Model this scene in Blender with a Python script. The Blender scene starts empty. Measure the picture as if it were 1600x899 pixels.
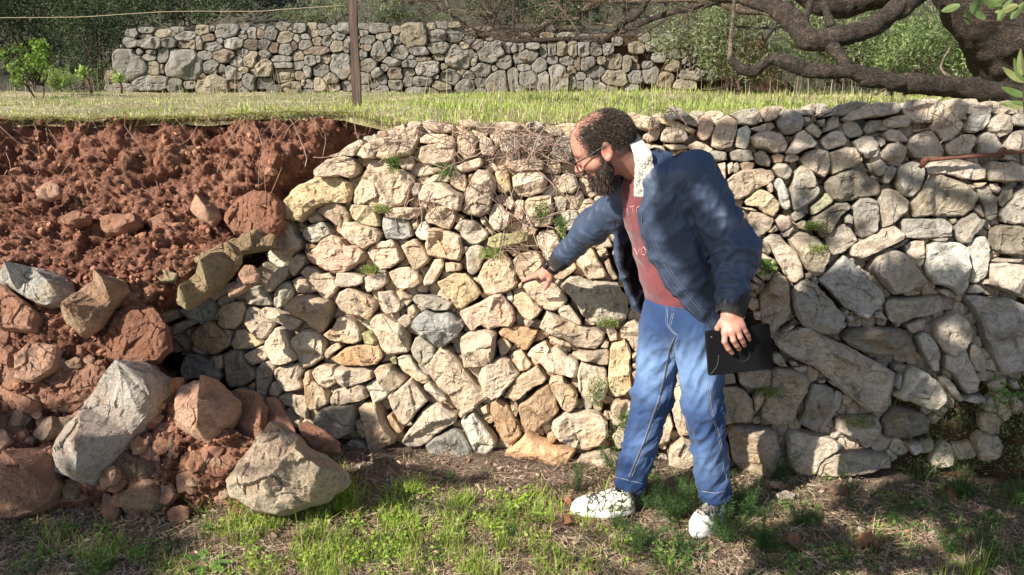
import bpy, math, random
import numpy as np
from mathutils import Vector
random.seed(7)
RNG = np.random.default_rng(11)
R = math.radians
sc = bpy.context.scene
COL = sc.collection
# ------------------------------------------------------------------ camera
FPX = 1232.0; PITCH = R(15.0); CAMH = 1.72
cd = bpy.data.cameras.new("camera"); cam = bpy.data.objects.new("camera", cd); COL.objects.link(cam)
cam.location = (0, 0, CAMH); cam.rotation_euler = (R(90) - PITCH, 0, 0)
cd.sensor_width = 36.0; cd.lens = 36.0 * FPX / 1600.0; cd.clip_start = 0.05; cd.clip_end = 500
sc.camera = cam
# ------------------------------------------------------------------ light
SUN_EL, SUN_AZ = R(36), R(51)          # sun stands behind the camera, to its left
L_DIR = Vector((math.sin(SUN_AZ) * math.cos(SUN_EL), math.cos(SUN_AZ) * math.cos(SUN_EL), -math.sin(SUN_EL)))  # travel of the light
w = bpy.data.worlds.new("World"); sc.world = w; w.use_nodes = True
nt = w.node_tree; nt.nodes.clear()
sky = nt.nodes.new("ShaderNodeTexSky"); sky.sky_type = 'NISHITA'; sky.sun_disc = False
sky.sun_elevation = SUN_EL; sky.sun_rotation = math.atan2(-L_DIR.x, -L_DIR.y)
bg = nt.nodes.new("ShaderNodeBackground"); bg.inputs[1].default_value = 0.085
wo = nt.nodes.new("ShaderNodeOutputWorld")
nt.links.new(sky.outputs[0], bg.inputs[0]); nt.links.new(bg.outputs[0], wo.inputs[0])
sl = bpy.data.lights.new("sun", 'SUN'); sl.energy = 5.0; sl.angle = R(0.53); sl.color = (1.0, 0.93, 0.82)
so = bpy.data.objects.new("sun", sl); COL.objects.link(so)
so.rotation_euler = L_DIR.to_track_quat('-Z', 'Y').to_euler()
so.location = (-4, -4, 6)
sc.view_settings.view_transform = 'Standard'; sc.view_settings.look = 'None'
sc.view_settings.exposure = 0.88; sc.view_settings.gamma = 1.0
sc.view_settings.use_curve_mapping = False
sc.cycles.max_bounces = 5; sc.cycles.diffuse_bounces = 3; sc.cycles.glossy_bounces = 2
sc.cycles.transparent_max_bounces = 4; sc.cycles.use_denoising = True

# ------------------------------------------------------------------ pixel rays -> places
CP, SP = math.cos(PITCH), math.sin(PITCH)
def ray(px, py):
    a = (px - 800.0) / FPX; b = -(py - 449.5) / FPX
    return np.array([a, CP + b * SP, -SP + b * CP])
def P(px, py, Y):
    d = ray(px, py); return np.array([0, 0, CAMH]) + d * (Y / d[1])
def PG(px, py, z=0.0):
    d = ray(px, py); return np.array([0, 0, CAMH]) + d * ((z - CAMH) / d[2])

# ------------------------------------------------------------------ numpy noise
_p = RNG.permutation(256); _p = np.concatenate([_p, _p, _p])
_g = RNG.normal(size=(256, 3)); _g /= np.linalg.norm(_g, axis=1)[:, None]
def perlin(q):
    q = np.asarray(q, float); i = np.floor(q).astype(int); f = q - i; i &= 255
    u = f * f * f * (f * (f * 6 - 15) + 10); out = 0
    for dx in (0, 1):
        wx = u[..., 0] if dx else 1 - u[..., 0]
        for dy in (0, 1):
            wy = u[..., 1] if dy else 1 - u[..., 1]
            for dz in (0, 1):
                wz = u[..., 2] if dz else 1 - u[..., 2]
                h = _p[_p[_p[i[..., 0] + dx] + i[..., 1] + dy] + i[..., 2] + dz]
                g = _g[h]
                out = out + wx * wy * wz * (g[..., 0] * (f[..., 0] - dx) + g[..., 1] * (f[..., 1] - dy) + g[..., 2] * (f[..., 2] - dz))
    return out * 1.5
def fbm(q, s=1.0, o=4, g=0.5):
    q = np.asarray(q, float) * s; t = 0; a = 1.0
    for _ in range(o):
        t = t + a * perlin(q); q = q * 2.03 + 17.3; a *= g
    return t
def ridged(q, s=1.0, o=3):
    q = np.asarray(q, float) * s; t = 0; a = 1.0
    for _ in range(o):
        t = t + a * (1 - 2 * np.abs(perlin(q))); q = q * 2.1 + 9.1; a *= 0.5
    return t
def sstep(a, b, x):
    t = np.clip((np.asarray(x, float) - a) / (b - a), 0, 1); return t * t * (3 - 2 * t)

# ------------------------------------------------------------------ objects
def tag(o, label=None, cat=None, group=None, kind=None):
    if label: o['label'] = label
    if cat: o['category'] = cat
    if group: o['group'] = group
    if kind: o['kind'] = kind
    return o
def empty(name, loc=(0, 0, 0)):
    o = bpy.data.objects.new(name, None); COL.objects.link(o); o.location = loc; o.empty_display_size = 0.1
    bpy.context.view_layer.update() if False else None
    return o
def mesh_obj(name, V, F, mat, parent=None, smooth=True, tint=None, sharp=None):
    """V (n,3); F list of faces or an int array (m,k); tint: per-vertex rgb, written as a colour attribute"""
    me = bpy.data.meshes.new(name); V = np.asarray(V, float)
    if parent is not None and parent.type == 'EMPTY': off = np.array(parent.location)
    elif parent is not None and parent.parent is not None and parent.parent.type == 'EMPTY': off = np.array(parent.parent.location)
    else: off = np.zeros(3)
    V = V - off
    if isinstance(F, np.ndarray):
        m, k = F.shape
        me.vertices.add(len(V)); me.vertices.foreach_set("co", V.ravel())
        me.loops.add(m * k); me.loops.foreach_set("vertex_index", F.ravel().astype(np.int32))
        me.polygons.add(m); me.polygons.foreach_set("loop_start", np.arange(0, m * k, k, dtype=np.int32))
        me.polygons.foreach_set("loop_total", np.full(m, k, np.int32)); me.update(calc_edges=True)
    else:
        me.from_pydata(V.tolist(), [], [list(map(int, f)) for f in F]); me.update()
    me.polygons.foreach_set("use_smooth", np.full(len(me.polygons), smooth, bool))
    if sharp: me.set_sharp_from_angle(angle=R(sharp))
    if tint is not None:
        a = me.color_attributes.new("tint", 'FLOAT_COLOR', 'POINT')
        t = np.asarray(tint, float)
        if t.ndim == 1: t = np.tile(t, (len(V), 1))
        a.data.foreach_set("color", np.column_stack([t, np.ones(len(V))]).ravel())
    me.materials.append(mat)
    o = bpy.data.objects.new(name, me); COL.objects.link(o)
    if parent is not None: o.parent = parent
    return o
class Acc:
    """collects pieces that belong to ONE object"""
    def __init__(s): s.V = []; s.F = []; s.T = []; s.n = 0
    def add(s, V, F, t=None):
        V = np.asarray(V, float); F = np.asarray(F, int)
        s.V.append(V); s.F.append(F + s.n); s.n += len(V)
        if t is not None:
            t = np.asarray(t, float); s.T.append(np.tile(t, (len(V), 1)) if t.ndim == 1 else t)
    def build(s, name, mat, parent=None, smooth=True, sharp=None):
        if not s.V: return None
        V = np.concatenate(s.V)
        if len({f.shape[1] for f in s.F}) == 1: F = np.concatenate(s.F)
        else: F = [list(q) for f in s.F for q in f]
        return mesh_obj(name, V, F, mat, parent, smooth, np.concatenate(s.T) if s.T else None, sharp)

# ------------------------------------------------------------------ materials
def new_mat(name):
    m = bpy.data.materials.new(name); m.use_nodes = True; t = m.node_tree; t.nodes.clear()
    out = t.nodes.new("ShaderNodeOutputMaterial"); b = t.nodes.new("ShaderNodeBsdfPrincipled")
    t.links.new(b.outputs[0], out.inputs[0]); return m, t, b
def noise(t, scale, detail=4, rough=0.6, vec=None, dist=0.0):
    n = t.nodes.new("ShaderNodeTexNoise"); n.inputs['Scale'].default_value = scale
    n.inputs['Detail'].default_value = detail; n.inputs['Roughness'].default_value = rough; n.inputs['Distortion'].default_value = dist
    if vec is not None: t.links.new(vec, n.inputs['Vector'])
    return n.outputs[0]
def ramp(t, fac, stops):
    r = t.nodes.new("ShaderNodeValToRGB"); e = r.color_ramp.elements
    while len(e) < len(stops): e.new(0.5)
    for k, (p, c) in enumerate(stops):
        e[k].position = p; e[k].color = (*c, 1) if len(c) == 3 else c
    t.links.new(fac, r.inputs[0]); return r.outputs[0]
def mixc(t, fac, a, b, mode='MIX'):
    m = t.nodes.new("ShaderNodeMix"); m.data_type = 'RGBA'; m.blend_type = mode; m.clamp_factor = True
    for sock, v in ((m.inputs[0], fac), (m.inputs[6], a), (m.inputs[7], b)):
        if isinstance(v, (int, float)): sock.default_value = v
        elif isinstance(v, tuple): sock.default_value = (*v, 1)
        else: t.links.new(v, sock)
    return m.outputs[2]
def math_(t, op, a, b=0.0):
    m = t.nodes.new("ShaderNodeMath"); m.operation = op
    for s_, v in ((m.inputs[0], a), (m.inputs[1], b)):
        if isinstance(v, (int, float)): s_.default_value = v
        else: t.links.new(v, s_)
    return m.outputs[0]
def bump(t, h, strength, dist, b, prev=None):
    n = t.nodes.new("ShaderNodeBump"); n.inputs['Strength'].default_value = strength; n.inputs['Distance'].default_value = dist
    t.links.new(h, n.inputs['Height'])
    if prev is not None: t.links.new(prev, n.inputs['Normal'])
    if b is not None: t.links.new(n.outputs[0], b.inputs['Normal'])
    return n.outputs[0]
def objco(t): return t.nodes.new("ShaderNodeTexCoord").outputs['Object']
def attr(t, n="tint"):
    a = t.nodes.new("ShaderNodeAttribute"); a.attribute_name = n; return a.outputs[0]
def stone_mat(name, speck=0.5, bs=0.75, dirt=(0.20, 0.085, 0.045), dirtamt=0.0, moss=0.25):
    m, t, b = new_mat(name); oc = objco(t); c = attr(t)
    n1 = noise(t, 9, 5, 0.65, oc, 0.4); n2 = noise(t, 55, 5, 0.7, oc); n3 = noise(t, 220, 3, 0.6, oc); n4 = noise(t, 3.1, 3, 0.6, oc)
    c = mixc(t, 1.0, c, ramp(t, n1, [(0.3, (0.70, 0.67, 0.63)), (0.5, (0.98, 0.98, 0.97)), (0.7, (1.14, 1.10, 1.04))]), 'MULTIPLY')
    c = mixc(t, 1.0, c, ramp(t, n2, [(0.32, (0.66, 0.63, 0.58)), (0.5, (1, 1, 1)), (0.7, (1.12, 1.12, 1.10))]), 'MULTIPLY')
    c = mixc(t, math_(t, 'MULTIPLY', ramp(t, n3, [(0.36, (1, 1, 1)), (0.43, (0, 0, 0))]), speck), c, (0.10, 0.085, 0.07))
    oc2 = t.nodes.new("ShaderNodeMapping"); oc2.inputs[1].default_value = (3, 7, 1); t.links.new(oc, oc2.inputs[0])
    n5 = noise(t, 6.5, 4, 0.7, oc2.outputs[0])
    c = mixc(t, math_(t, 'MULTIPLY', ramp(t, n5, [(0.56, (0, 0, 0)), (0.66, (1, 1, 1))]), 0.55), c, mixc(t, 1.0, c, (0.95, 0.74, 0.50), 'MULTIPLY'))
    n6 = noise(t, 4.3, 5, 0.75, oc2.outputs[0])
    c = mixc(t, math_(t, 'MULTIPLY', ramp(t, n6, [(0.63, (0, 0, 0)), (0.70, (1, 1, 1))]), moss), c, (0.16, 0.19, 0.06))
    if dirtamt > 0:
        geo = t.nodes.new("ShaderNodeNewGeometry"); sx = t.nodes.new("ShaderNodeSeparateXYZ"); t.links.new(geo.outputs['Normal'], sx.inputs[0])
        up = math_(t, 'ADD', math_(t, 'MULTIPLY', sx.outputs[2], 0.35), n4)
        c = mixc(t, math_(t, 'MULTIPLY', ramp(t, up, [(0.50, (0, 0, 0)), (0.66, (1, 1, 1))]), dirtamt), c, dirt)
    t.links.new(c, b.inputs['Base Color']); b.inputs['Roughness'].default_value = 0.9
    b.inputs['Specular IOR Level'].default_value = 0.25
    v = t.nodes.new("ShaderNodeTexVoronoi"); v.feature = 'DISTANCE_TO_EDGE'; v.inputs['Scale'].default_value = 14
    wv = t.nodes.new("ShaderNodeMix"); wv.data_type = 'VECTOR'; wv.inputs[0].default_value = 0.12
    t.links.new(oc, wv.inputs[4])
    nn = t.nodes.new("ShaderNodeTexNoise"); nn.inputs['Scale'].default_value = 8; t.links.new(oc, nn.inputs['Vector']); t.links.new(nn.outputs[1], wv.inputs[5])
    t.links.new(wv.outputs[1], v.inputs['Vector'])
    crack = ramp(t, v.outputs[0], [(0.0, (0, 0, 0)), (0.03, (1, 1, 1))])
    p = bump(t, crack, 0.12, 0.005, None)
    p = bump(t, n2, bs, 0.012 if bs > .8 else 0.009, None, p)
    bump(t, n3, 0.6, 0.004, b, p)
    return m
# ------------------------------------------------------------------ outlines of the wall stones, traced block by block
# block header: x0 y0 unit ; each line: colour code, then x y pairs in units of that block
WALL_TRACE = """
@420 180 1.502
c 92 42 97 32 108 24 122 23 120 33 111 40 110 45 100 46
c 111 44 116 34 130 24 142 14 151 10 158 12 158 24 152 34 147 42 138 43 127 46 118 46
w 62 43 74 39 84 31 96 25 99 29 92 38 89 43 80 42 72 44
c 50 58 61 46 74 43 86 44 93 53 92 62 86 66 76 64 62 65 52 64
c 99 56 105 46 120 46 128 50 122 54 108 55
c 88 80 96 62 104 55 122 53 140 58 148 62 150 70 146 80 143 90 136 95 124 102 108 102 92 100 88 90
c 130 48 138 44 148 42 150 50 146 58 138 56
@640 180 1.502
c 12 8 20 4 32 8 44 10 46 15 38 18 28 18 18 15
c 11 25 18 20 38 20 46 24 44 28 30 29 18 30 12 29
c 10 45 13 33 28 29 42 25 48 28 48 38 46 47 38 50 28 52 15 51
c 50 24 52 17 59 15 64 18 70 25 69 38 66 44 58 46 50 38
c 73 27 78 22 84 24 88 34 86 42 76 42 73 34
c 47 54 58 49 74 44 76 50 72 55 62 59 54 60
w 93 30 100 22 110 20 116 28 114 38 104 42 96 38
g 118 26 128 20 144 22 151 26 146 33 138 38 130 42 122 38 118 32
g 148 40 150 30 158 22 168 20 170 34 168 46 158 50 150 46
c 100 55 106 48 122 45 134 44 140 50 139 57 126 58 112 59
c 107 64 120 58 132 58 140 62 144 70 140 80 126 85 114 84 108 76
y 89 60 96 54 102 58 106 78 100 81 92 80 91 70
c 58 90 60 78 66 64 72 56 82 58 88 64 91 74 88 82 86 92 84 100 74 106 60 103 55 99
c 43 66 48 61 58 62 60 72 58 80 50 77 43 72
c 61 62 66 61 65 67 61 70
c 16 68 26 62 38 61 42 66 40 70 28 69 18 71
c 11 84 14 74 22 70 36 70 50 80 56 84 56 95 54 100 44 98 30 92 18 90 11 88
c 154 66 162 60 172 62 176 74 170 82 160 80 156 74
g 1 78 6 70 12 72 10 82 4 84
w 138 14 150 12 158 16 158 22 146 20
c 20 56 30 53 38 54 36 58 24 60
c 50 5 62 4 74 8 84 10 80 14 66 13 54 12
c 88 8 104 6 116 10 112 16 96 16
w 120 8 132 6 140 9 134 15 122 14
@420 300 1.502
y 8 29 9 21 16 12 22 0 32 -8 45 -13 58 -15 74 -15 82 -11 87 2 84 12 72 11 58 13 49 18 42 24 36 32 24 30 18 28 11 34
c 38 24 44 19 50 21 56 30 50 32 43 33 39 29
t 49 20 58 12 72 11 78 16 84 24 82 32 75 38 66 32 58 26
y 84 18 88 13 104 14 110 19 114 26 116 36 110 36 98 34 88 28
c 7 46 12 34 18 28 24 34 28 44 34 50 34 58 28 63 24 69 18 66 10 56
w 35 40 42 35 56 31 63 38 64 44 58 47 52 52 45 53 39 50 36 46
p 39 64 50 56 54 49 64 44 74 48 80 56 92 57 100 64 98 70 88 78 80 83 68 86 56 80 44 74
c 76 37 80 31 90 31 100 35 112 38 117 44 115 52 104 57 101 60 92 54 82 48 77 43
b 117 34 119 26 132 28 146 30 148 46 140 50 122 49 119 42
c 103 62 112 53 128 49 132 54 139 71 132 76 117 82 110 74
t 138 56 152 48 162 60 168 70 160 78 152 83 146 72
c 122 20 132 16 150 16 159 17 158 24 146 29 130 28 122 26
t 148 32 154 29 156 36 150 40
w 152 42 158 32 164 30 168 40 166 50 158 50 153 46
c 22 72 30 65 38 68 37 76 30 84 26 88 23 84 21 78
c 2 90 10 80 18 76 22 80 20 86 14 92 8 100 0 104 -4 98
o 38 54 46 54 50 57 42 60 39 59
@640 300 1.502
c 86 7 94 2 104 5 110 12 106 20 98 14 90 11
c 16 28 20 20 28 15 38 14 48 18 49 26 45 34 42 40 34 38 26 34 19 32
c 5 46 10 38 14 30 19 34 18 42 15 50 10 49
c 17 48 19 38 32 38 44 42 53 46 55 58 52 71 44 71 30 68 20 66 17 58
c 46 38 50 32 58 28 68 30 76 38 82 44 79 50 70 55 63 54 55 48 52 42
c 46 28 50 23 57 26 54 30 48 33
c 83 22 88 12 94 12 100 20 105 22 104 30 100 38 95 41 88 39 83 33
c 73 27 79 26 80 36 76 34
m 80 56 82 48 92 43 104 44 112 40 122 42 124 50 114 54 100 57 90 60
c 120 10 124 6 136 4 148 4 150 20 148 34 140 37 128 36 121 28
g 149 6 158 4 164 8 162 20 152 22
c 108 12 112 8 119 9 119 20 117 30 109 26
c 132 46 136 41 149 39 155 46 158 56 152 64 144 70 138 62 133 54
t 118 40 124 37 132 38 130 44 124 46
t 107 72 112 66 124 62 132 62 140 72 136 80 126 90 116 92 110 84
t 71 88 78 74 88 65 98 62 105 70 110 82 112 94 110 100 102 104 86 107 80 107 74 97
w 58 64 62 58 70 55 77 58 79 64 75 74 72 82 66 87 60 84 59 76
c 15 90 22 78 26 70 34 69 36 76 30 88 24 96 16 98 14 95
c 37 74 44 73 53 75 53 82 46 83 38 84
t 52 62 56 56 60 58 58 64 54 66
c 82 38 87 40 86 44
c 150 37 155 35 162 38 162 46 157 45
@240 420 1.502
c 66 26 74 18 80 14 83 18 76 24 68 30
g 95 28 101 19 112 17 120 26 124 38 112 38 99 36
c 118 16 126 6 134 -2 142 0 140 8 130 18 125 24 119 22
w 125 26 132 16 140 13 145 20 144 28 136 38 130 42 125 38
c 145 12 152 8 160 10 163 20 158 26 150 25
t 70 44 74 37 84 34 95 34 98 42 92 56 86 62 76 62 68 58 70 52
c 94 54 98 42 104 38 112 42 118 50 128 56 122 66 115 74 108 72 98 62
c 112 42 116 39 132 43 146 50 156 54 150 62 142 65 134 58 122 54 114 48
c 9 66 14 62 30 54 38 54 41 58 30 66 18 71 11 70
d 14 72 24 68 38 62 40 74 36 84 22 88 15 84
o 39 70 44 62 56 55 66 58 74 66 78 72 74 82 68 88 58 90 50 84 42 76
p 38 84 41 76 50 84 56 89 44 89
c 72 64 78 65 81 70 79 80 73 84 76 74
y 80 78 84 70 86 64 94 63 102 68 108 74 114 78 106 82 94 84 84 84
c 116 78 122 68 130 60 137 62 141 74 148 88 150 94 138 100 126 99 120 92
t 61 52 66 42 71 42 70 50 67 56
c 144 72 152 66 160 62 172 65 178 74 180 84 176 94 164 102 154 104 148 92
y 6 44 14 42 20 44 23 52 12 58 4 54
@460 420 1.502
t -11 40 2 28 16 27 30 30 38 34 40 42 36 58 28 67 20 62 12 54 2 49
c 0 16 6 8 11 9 18 18 23 24 14 26 4 25
c 6 4 12 -2 22 0 28 6 36 4 42 10 46 20 42 26 35 33 28 28 20 18 12 10
c 43 14 45 4 58 4 71 8 72 15 66 18 50 19 44 18
c 72 10 80 7 95 4 97 14 90 20 76 25 73 19
c 97 4 106 0 118 -2 128 4 133 14 126 20 112 22 106 21 101 12
c 43 34 48 24 56 20 66 23 76 28 84 34 84 44 78 54 70 50 58 48 48 42
c 87 24 100 24 106 30 114 38 108 45 96 48 90 42 88 34
t 105 26 112 25 120 30 121 34 116 40 110 34
g 123 32 126 27 140 28 152 31 164 36 160 43 148 44 134 40 126 36
c 31 68 40 62 46 50 54 50 64 56 70 64 71 74 64 78 48 76 38 74
c 78 56 84 48 92 48 102 54 112 58 116 66 120 86 112 88 98 89 92 84 86 70
c 116 42 122 38 128 46 123 53 117 50
c 106 54 114 48 120 50 121 58 114 64 110 60
b 123 58 131 46 137 43 146 47 160 46 166 50 177 59 170 70 158 79 151 81 140 70
m 70 66 80 66 86 74 84 80 72 78
c 30 88 38 80 46 76 49 82 40 88 34 94
g 121 84 126 72 131 70 138 76 146 82 145 92 133 102 124 92
@680 420 1.502
y 2 14 20 4 32 5 38 12 45 20 48 26 40 34 30 41 23 42 16 32 8 26
c 38 11 44 9 48 14 46 18
p 25 44 40 38 50 33 60 27 69 25 76 34 82 44 84 54 80 60 68 60 56 62 48 58 38 64 32 56
w 73 26 78 24 82 32 80 36 75 32
t 82 28 90 24 98 28 106 36 112 42 106 50 100 54 92 52 85 42 80 36
c 92 54 98 52 104 54 98 61 94 59
c 91 18 98 14 110 12 124 16 132 24 138 32 134 40 124 44 114 42 104 34 96 26
c 108 62 112 50 117 44 130 50 146 56 160 62 172 66 177 69 174 76 167 84 158 83 148 82 134 74 118 67
c 128 44 132 38 140 38 146 46 152 54 152 59 140 54 130 48
t 86 16 90 14 91 20 87 21
o 66 66 70 61 84 60 98 62 107 65 104 72 98 82 93 86 86 80 76 74 68 70
c 26 72 34 66 46 63 58 63 64 66 63 76 62 90 60 100 44 102 30 103 28 90
c 64 76 69 72 76 76 79 82 74 89 68 92 66 84
t 120 72 128 71 140 78 142 82 130 80 122 76
@860 390 1.502
c 26 10 34 2 42 -3 46 2 50 12 56 20 59 27 54 30 40 31 36 26 32 18
c 4 26 12 18 22 12 26 16 27 20 20 26 12 31 4 30
g 12 36 20 28 30 28 42 33 56 33 71 36 78 52 82 62 79 72 70 76 56 78 42 77 34 70 28 60 20 48 13 42
c 48 2 58 -1 60 6 52 8
c 56 14 61 9 64 20 70 30 66 32 60 24
c 58 80 66 79 70 90 70 95 62 97 59 88
c 72 84 80 76 88 74 96 80 92 96 90 108 86 104 80 94 74 92
@860 500 1.502
c 22 36 30 33 46 32 60 31 62 38 60 47 52 47 36 42 26 40
t 52 29 57 22 61 24 60 30
y 62 30 66 24 78 23 84 32 83 44 84 58 85 72 78 78 68 80 62 74 60 62 61 46
t 84 36 90 34 91 40 86 44
t 85 46 90 45 90 50 86 52
t 84 54 90 53 90 62 85 61
c 29 50 32 44 44 47 58 52 60 64 59 76 54 84 48 88 36 82 30 74 28 62
c 62 92 68 84 80 84 88 88 96 96 90 108 70 104
@460 540 1.502
o 38 14 46 9 52 3 66 -1 86 -1 91 6 92 14 86 20 66 21 48 20
c 18 28 24 22 30 20 40 22 44 32 45 38 40 42 34 45 26 41 20 34
c 43 32 44 23 58 23 72 24 82 26 82 34 72 38 60 42 52 43 47 36
t 83 26 90 20 98 19 104 26 110 32 116 36 112 42 100 48 94 42 88 34
c 106 14 112 10 120 10 122 16 128 26 136 32 140 36 138 40 132 41 122 34 112 28 107 20
c 10 36 12 28 16 26 20 36 28 43 34 50 36 60 30 64 18 68 14 64 11 54
c 37 56 42 46 54 44 70 40 74 44 77 54 68 58 56 61 44 63 38 61
w 74 42 80 37 86 36 92 42 98 50 96 54 90 58 84 61 79 52
c 98 52 108 46 118 36 124 34 130 44 140 56 132 64 118 82 110 78 104 66
c 134 42 140 38 146 44 158 54 158 57 152 60 144 53 136 47
g 20 80 24 70 30 65 46 63 60 62 64 70 62 84 60 90 50 95 38 97 28 92
o 96 74 100 71 106 80 112 90 108 92 100 84
m 99 14 105 12 106 20 102 20
@240 540 1.502
t 72 10 80 5 90 6 95 14 98 24 104 26 105 34 98 40 88 44 78 44 74 36 73 22
c 94 10 100 6 114 0 118 4 120 12 112 18 102 21 97 16
c 106 26 112 18 121 16 126 22 124 32 120 42 116 52 108 50 106 40
c 125 26 134 20 152 18 156 26 152 34 156 44 148 47 136 48 128 36
c 119 46 124 38 130 40 134 46 128 54 120 52
c 128 54 138 50 148 52 158 54 160 66 158 78 148 72 136 62
g 30 14 36 9 46 10 56 16 66 24 70 32 66 38 54 34 46 34 36 34 31 26
t 63 12 70 10 72 16 71 24 66 22
t 56 16 60 11 64 16 64 22 60 20
o 99 42 104 38 106 42 104 46
g 80 48 90 44 102 46 112 50 116 56 110 62 100 58 86 52
@680 540 1.502
c -10 22 -4 10 4 3 14 3 22 14 32 28 42 40 56 54 46 62 36 70 27 77 22 66 14 52 2 42 -4 34
c 30 20 38 16 46 18 48 24 44 34 40 33 34 26
c 45 35 48 24 56 16 70 11 77 14 82 22 88 29 80 40 70 50 60 55 54 50
c 77 12 82 7 90 6 94 12 100 21 96 26 88 28 84 24
t 72 54 76 46 86 32 96 28 106 22 111 28 116 34 114 38 104 42 96 48 88 55 82 58 76 54
o 87 62 96 56 108 46 118 40 122 46 126 58 129 68 124 74 112 82 104 90 98 89 90 82 88 72
c 95 10 104 0 114 -5 120 4 128 3 136 10 149 18 147 34 134 32 118 29 108 18
t 118 38 124 31 132 31 134 38 142 44 148 52 148 62 140 70 134 68 126 56 120 46
t 47 66 53 63 56 70 50 72
t 77 58 84 58 87 68 84 76 79 68
@520 630 1.502
t 27 4 34 0 46 0 52 14 58 24 65 34 64 42 54 46 52 52 40 50 36 36 32 22
c 22 20 26 18 32 26 36 36 30 38 24 30
c 71 42 76 32 84 22 92 8 104 0 112 2 120 8 128 12 129 20 118 26 106 34 98 42 90 46 78 46
b 96 44 106 36 120 30 128 28 136 34 142 44 148 60 136 60 110 58 100 54
g 14 42 20 38 32 42 38 50 28 52 16 50
w 133 20 140 14 146 10 152 18 160 28 170 42 170 46 160 54 151 57 146 48 138 32
@740 630 1.502
o 17 8 18 0 28 -4 36 2 42 14 48 24 50 34 44 40 38 44 30 40 24 28
o 28 56 38 48 46 40 56 31 66 36 76 40 90 44 98 48 106 50 100 60 92 68 80 66 66 72 56 68 46 62
c 82 18 92 12 104 10 120 10 132 12 140 20 140 34 132 44 118 48 100 46 90 36 82 28
t 12 58 22 54 30 52 40 54 44 62 34 66 20 64
c 104 62 112 56 124 50 140 48 152 56 150 68 130 72 112 70
t 76 34 82 31 88 36 84 41 78 40
p 80 62 90 60 92 68 86 72 78 70
c 144 34 152 28 160 30 160 46 150 48
c 142 14 150 4 160 2 160 20 148 24
@0 0 1
c 1030 650 1045 640 1052 665 1045 690 1028 695
c 1045 700 1068 685 1085 695 1090 725 1070 735 1045 728
c 1050 640 1060 625 1078 640 1085 680 1062 682 1055 665
@960 160 1.502
c 10 16 18 10 30 14 44 16 48 20 46 26 36 30 28 28 18 24
g 50 14 58 4 70 6 78 14 86 20 86 26 78 24 66 18 54 20
y 50 22 58 17 66 20 78 26 85 29 82 33 74 30 60 26
c 30 34 38 28 42 26 48 30 46 38 36 42 30 38
c 49 32 54 26 68 26 74 30 77 38 72 42 60 42 48 40
p 87 28 88 16 94 13 102 18 103 28 98 38 92 40 86 34
c 101 46 102 32 108 18 118 13 128 20 126 34 122 46 112 50
g 120 13 130 8 148 5 152 12 155 20 144 24 130 22 128 18
w 126 46 128 28 138 24 142 30 140 44 136 49
c 50 44 72 44 78 48 60 50
c 74 46 86 40 96 44 104 50 96 54 84 52
g 88 56 104 50 116 52 117 60 104 62 92 62
p 107 64 116 62 116 80 113 84 108 78
g 120 52 128 49 142 50 145 60 134 62 122 60
c 118 65 123 62 124 72 119 75
@1120 150 1.502
c 46 16 50 11 58 12 65 18 62 24 52 27 47 22
g 62 26 70 14 78 13 88 18 92 26 88 36 80 40 70 40 64 32
c 35 34 50 29 58 27 62 32 56 36 44 38
c 34 44 44 38 56 36 68 40 74 50 72 58 62 60 50 55 40 54
d 72 42 80 42 80 46 74 50
c 72 60 80 46 84 38 90 36 98 42 104 50 100 54 90 56 80 62
y 92 34 100 28 106 32 110 38 106 44 98 40
g 110 36 116 26 124 18 128 20 129 32 120 36 112 38
g 104 26 112 24 112 32 108 32
g 86 16 100 15 104 20 96 20 90 20
p 90 22 96 22 98 26 94 28
p 104 20 120 12 120 16 108 22
g 108 23 118 18 124 10 140 6 155 6 154 10 142 16 132 21 122 20
g 132 30 138 25 146 28 152 38 150 42 138 44 132 38
c 108 46 116 39 124 36 132 38 136 46 134 50 124 54 114 56 110 52
y 117 60 124 57 136 53 144 54 150 62 152 68 142 74 130 78 120 82 118 70
c 86 66 94 58 104 55 116 58 118 68 116 80 112 86 104 82 96 78 90 72
c 141 48 150 42 160 42 168 50 166 64 156 66 148 58
c 70 64 76 60 84 62 86 66 78 70 70 68
o 58 62 64 60 70 62 68 70 60 70
g 40 60 46 56 52 58 57 66 56 74 46 72 40 68
g 58 76 62 70 72 70 78 78 76 84 72 87 64 84
c 24 70 32 68 40 70 38 78 28 80
g 17 72 22 68 24 74 22 80 18 80
g 41 76 48 75 54 78 52 82 42 80
@1360 150 1.502
c -30 24 -20 16 -8 10 8 7 28 7 30 14 28 18 10 22 -10 24 -24 27
c 32 12 38 5 46 4 54 6 66 8 66 18 62 28 48 28 36 22
g -8 34 0 25 12 25 20 32 20 36 8 36 -4 40
c 12 26 24 21 38 20 41 27 38 32 24 34 14 32
c 64 20 74 12 84 4 92 2 100 6 128 12 126 18 116 20 104 14 94 26 66 36
c 90 12 96 8 102 14 101 26 94 24 90 18
c 61 34 70 26 82 15 88 22 97 30 92 38 84 46 76 48 68 38
w 100 36 103 22 108 14 120 14 126 20 124 28 118 34 108 39 102 38
c 126 24 134 18 142 20 146 32 146 38 134 44 126 38 122 32
c 130 18 134 12 146 14 152 18 140 20
g 147 22 154 18 164 20 164 32 150 30
c 140 48 146 38 156 36 166 38 166 56 150 59 142 56
c 79 50 88 44 98 40 108 40 112 48 106 54 104 60 92 62 84 62 78 56
g 112 42 120 38 128 40 134 50 134 58 124 62 114 62 112 52
c 40 46 48 40 60 36 66 38 72 48 76 56 76 62 60 66 44 64 38 54
c 14 40 20 34 30 36 38 44 38 48 26 48 18 46
g 8 42 14 44 16 50 10 54 6 48
c 12 58 18 50 28 48 36 54 36 64 30 74 20 72 12 64
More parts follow.
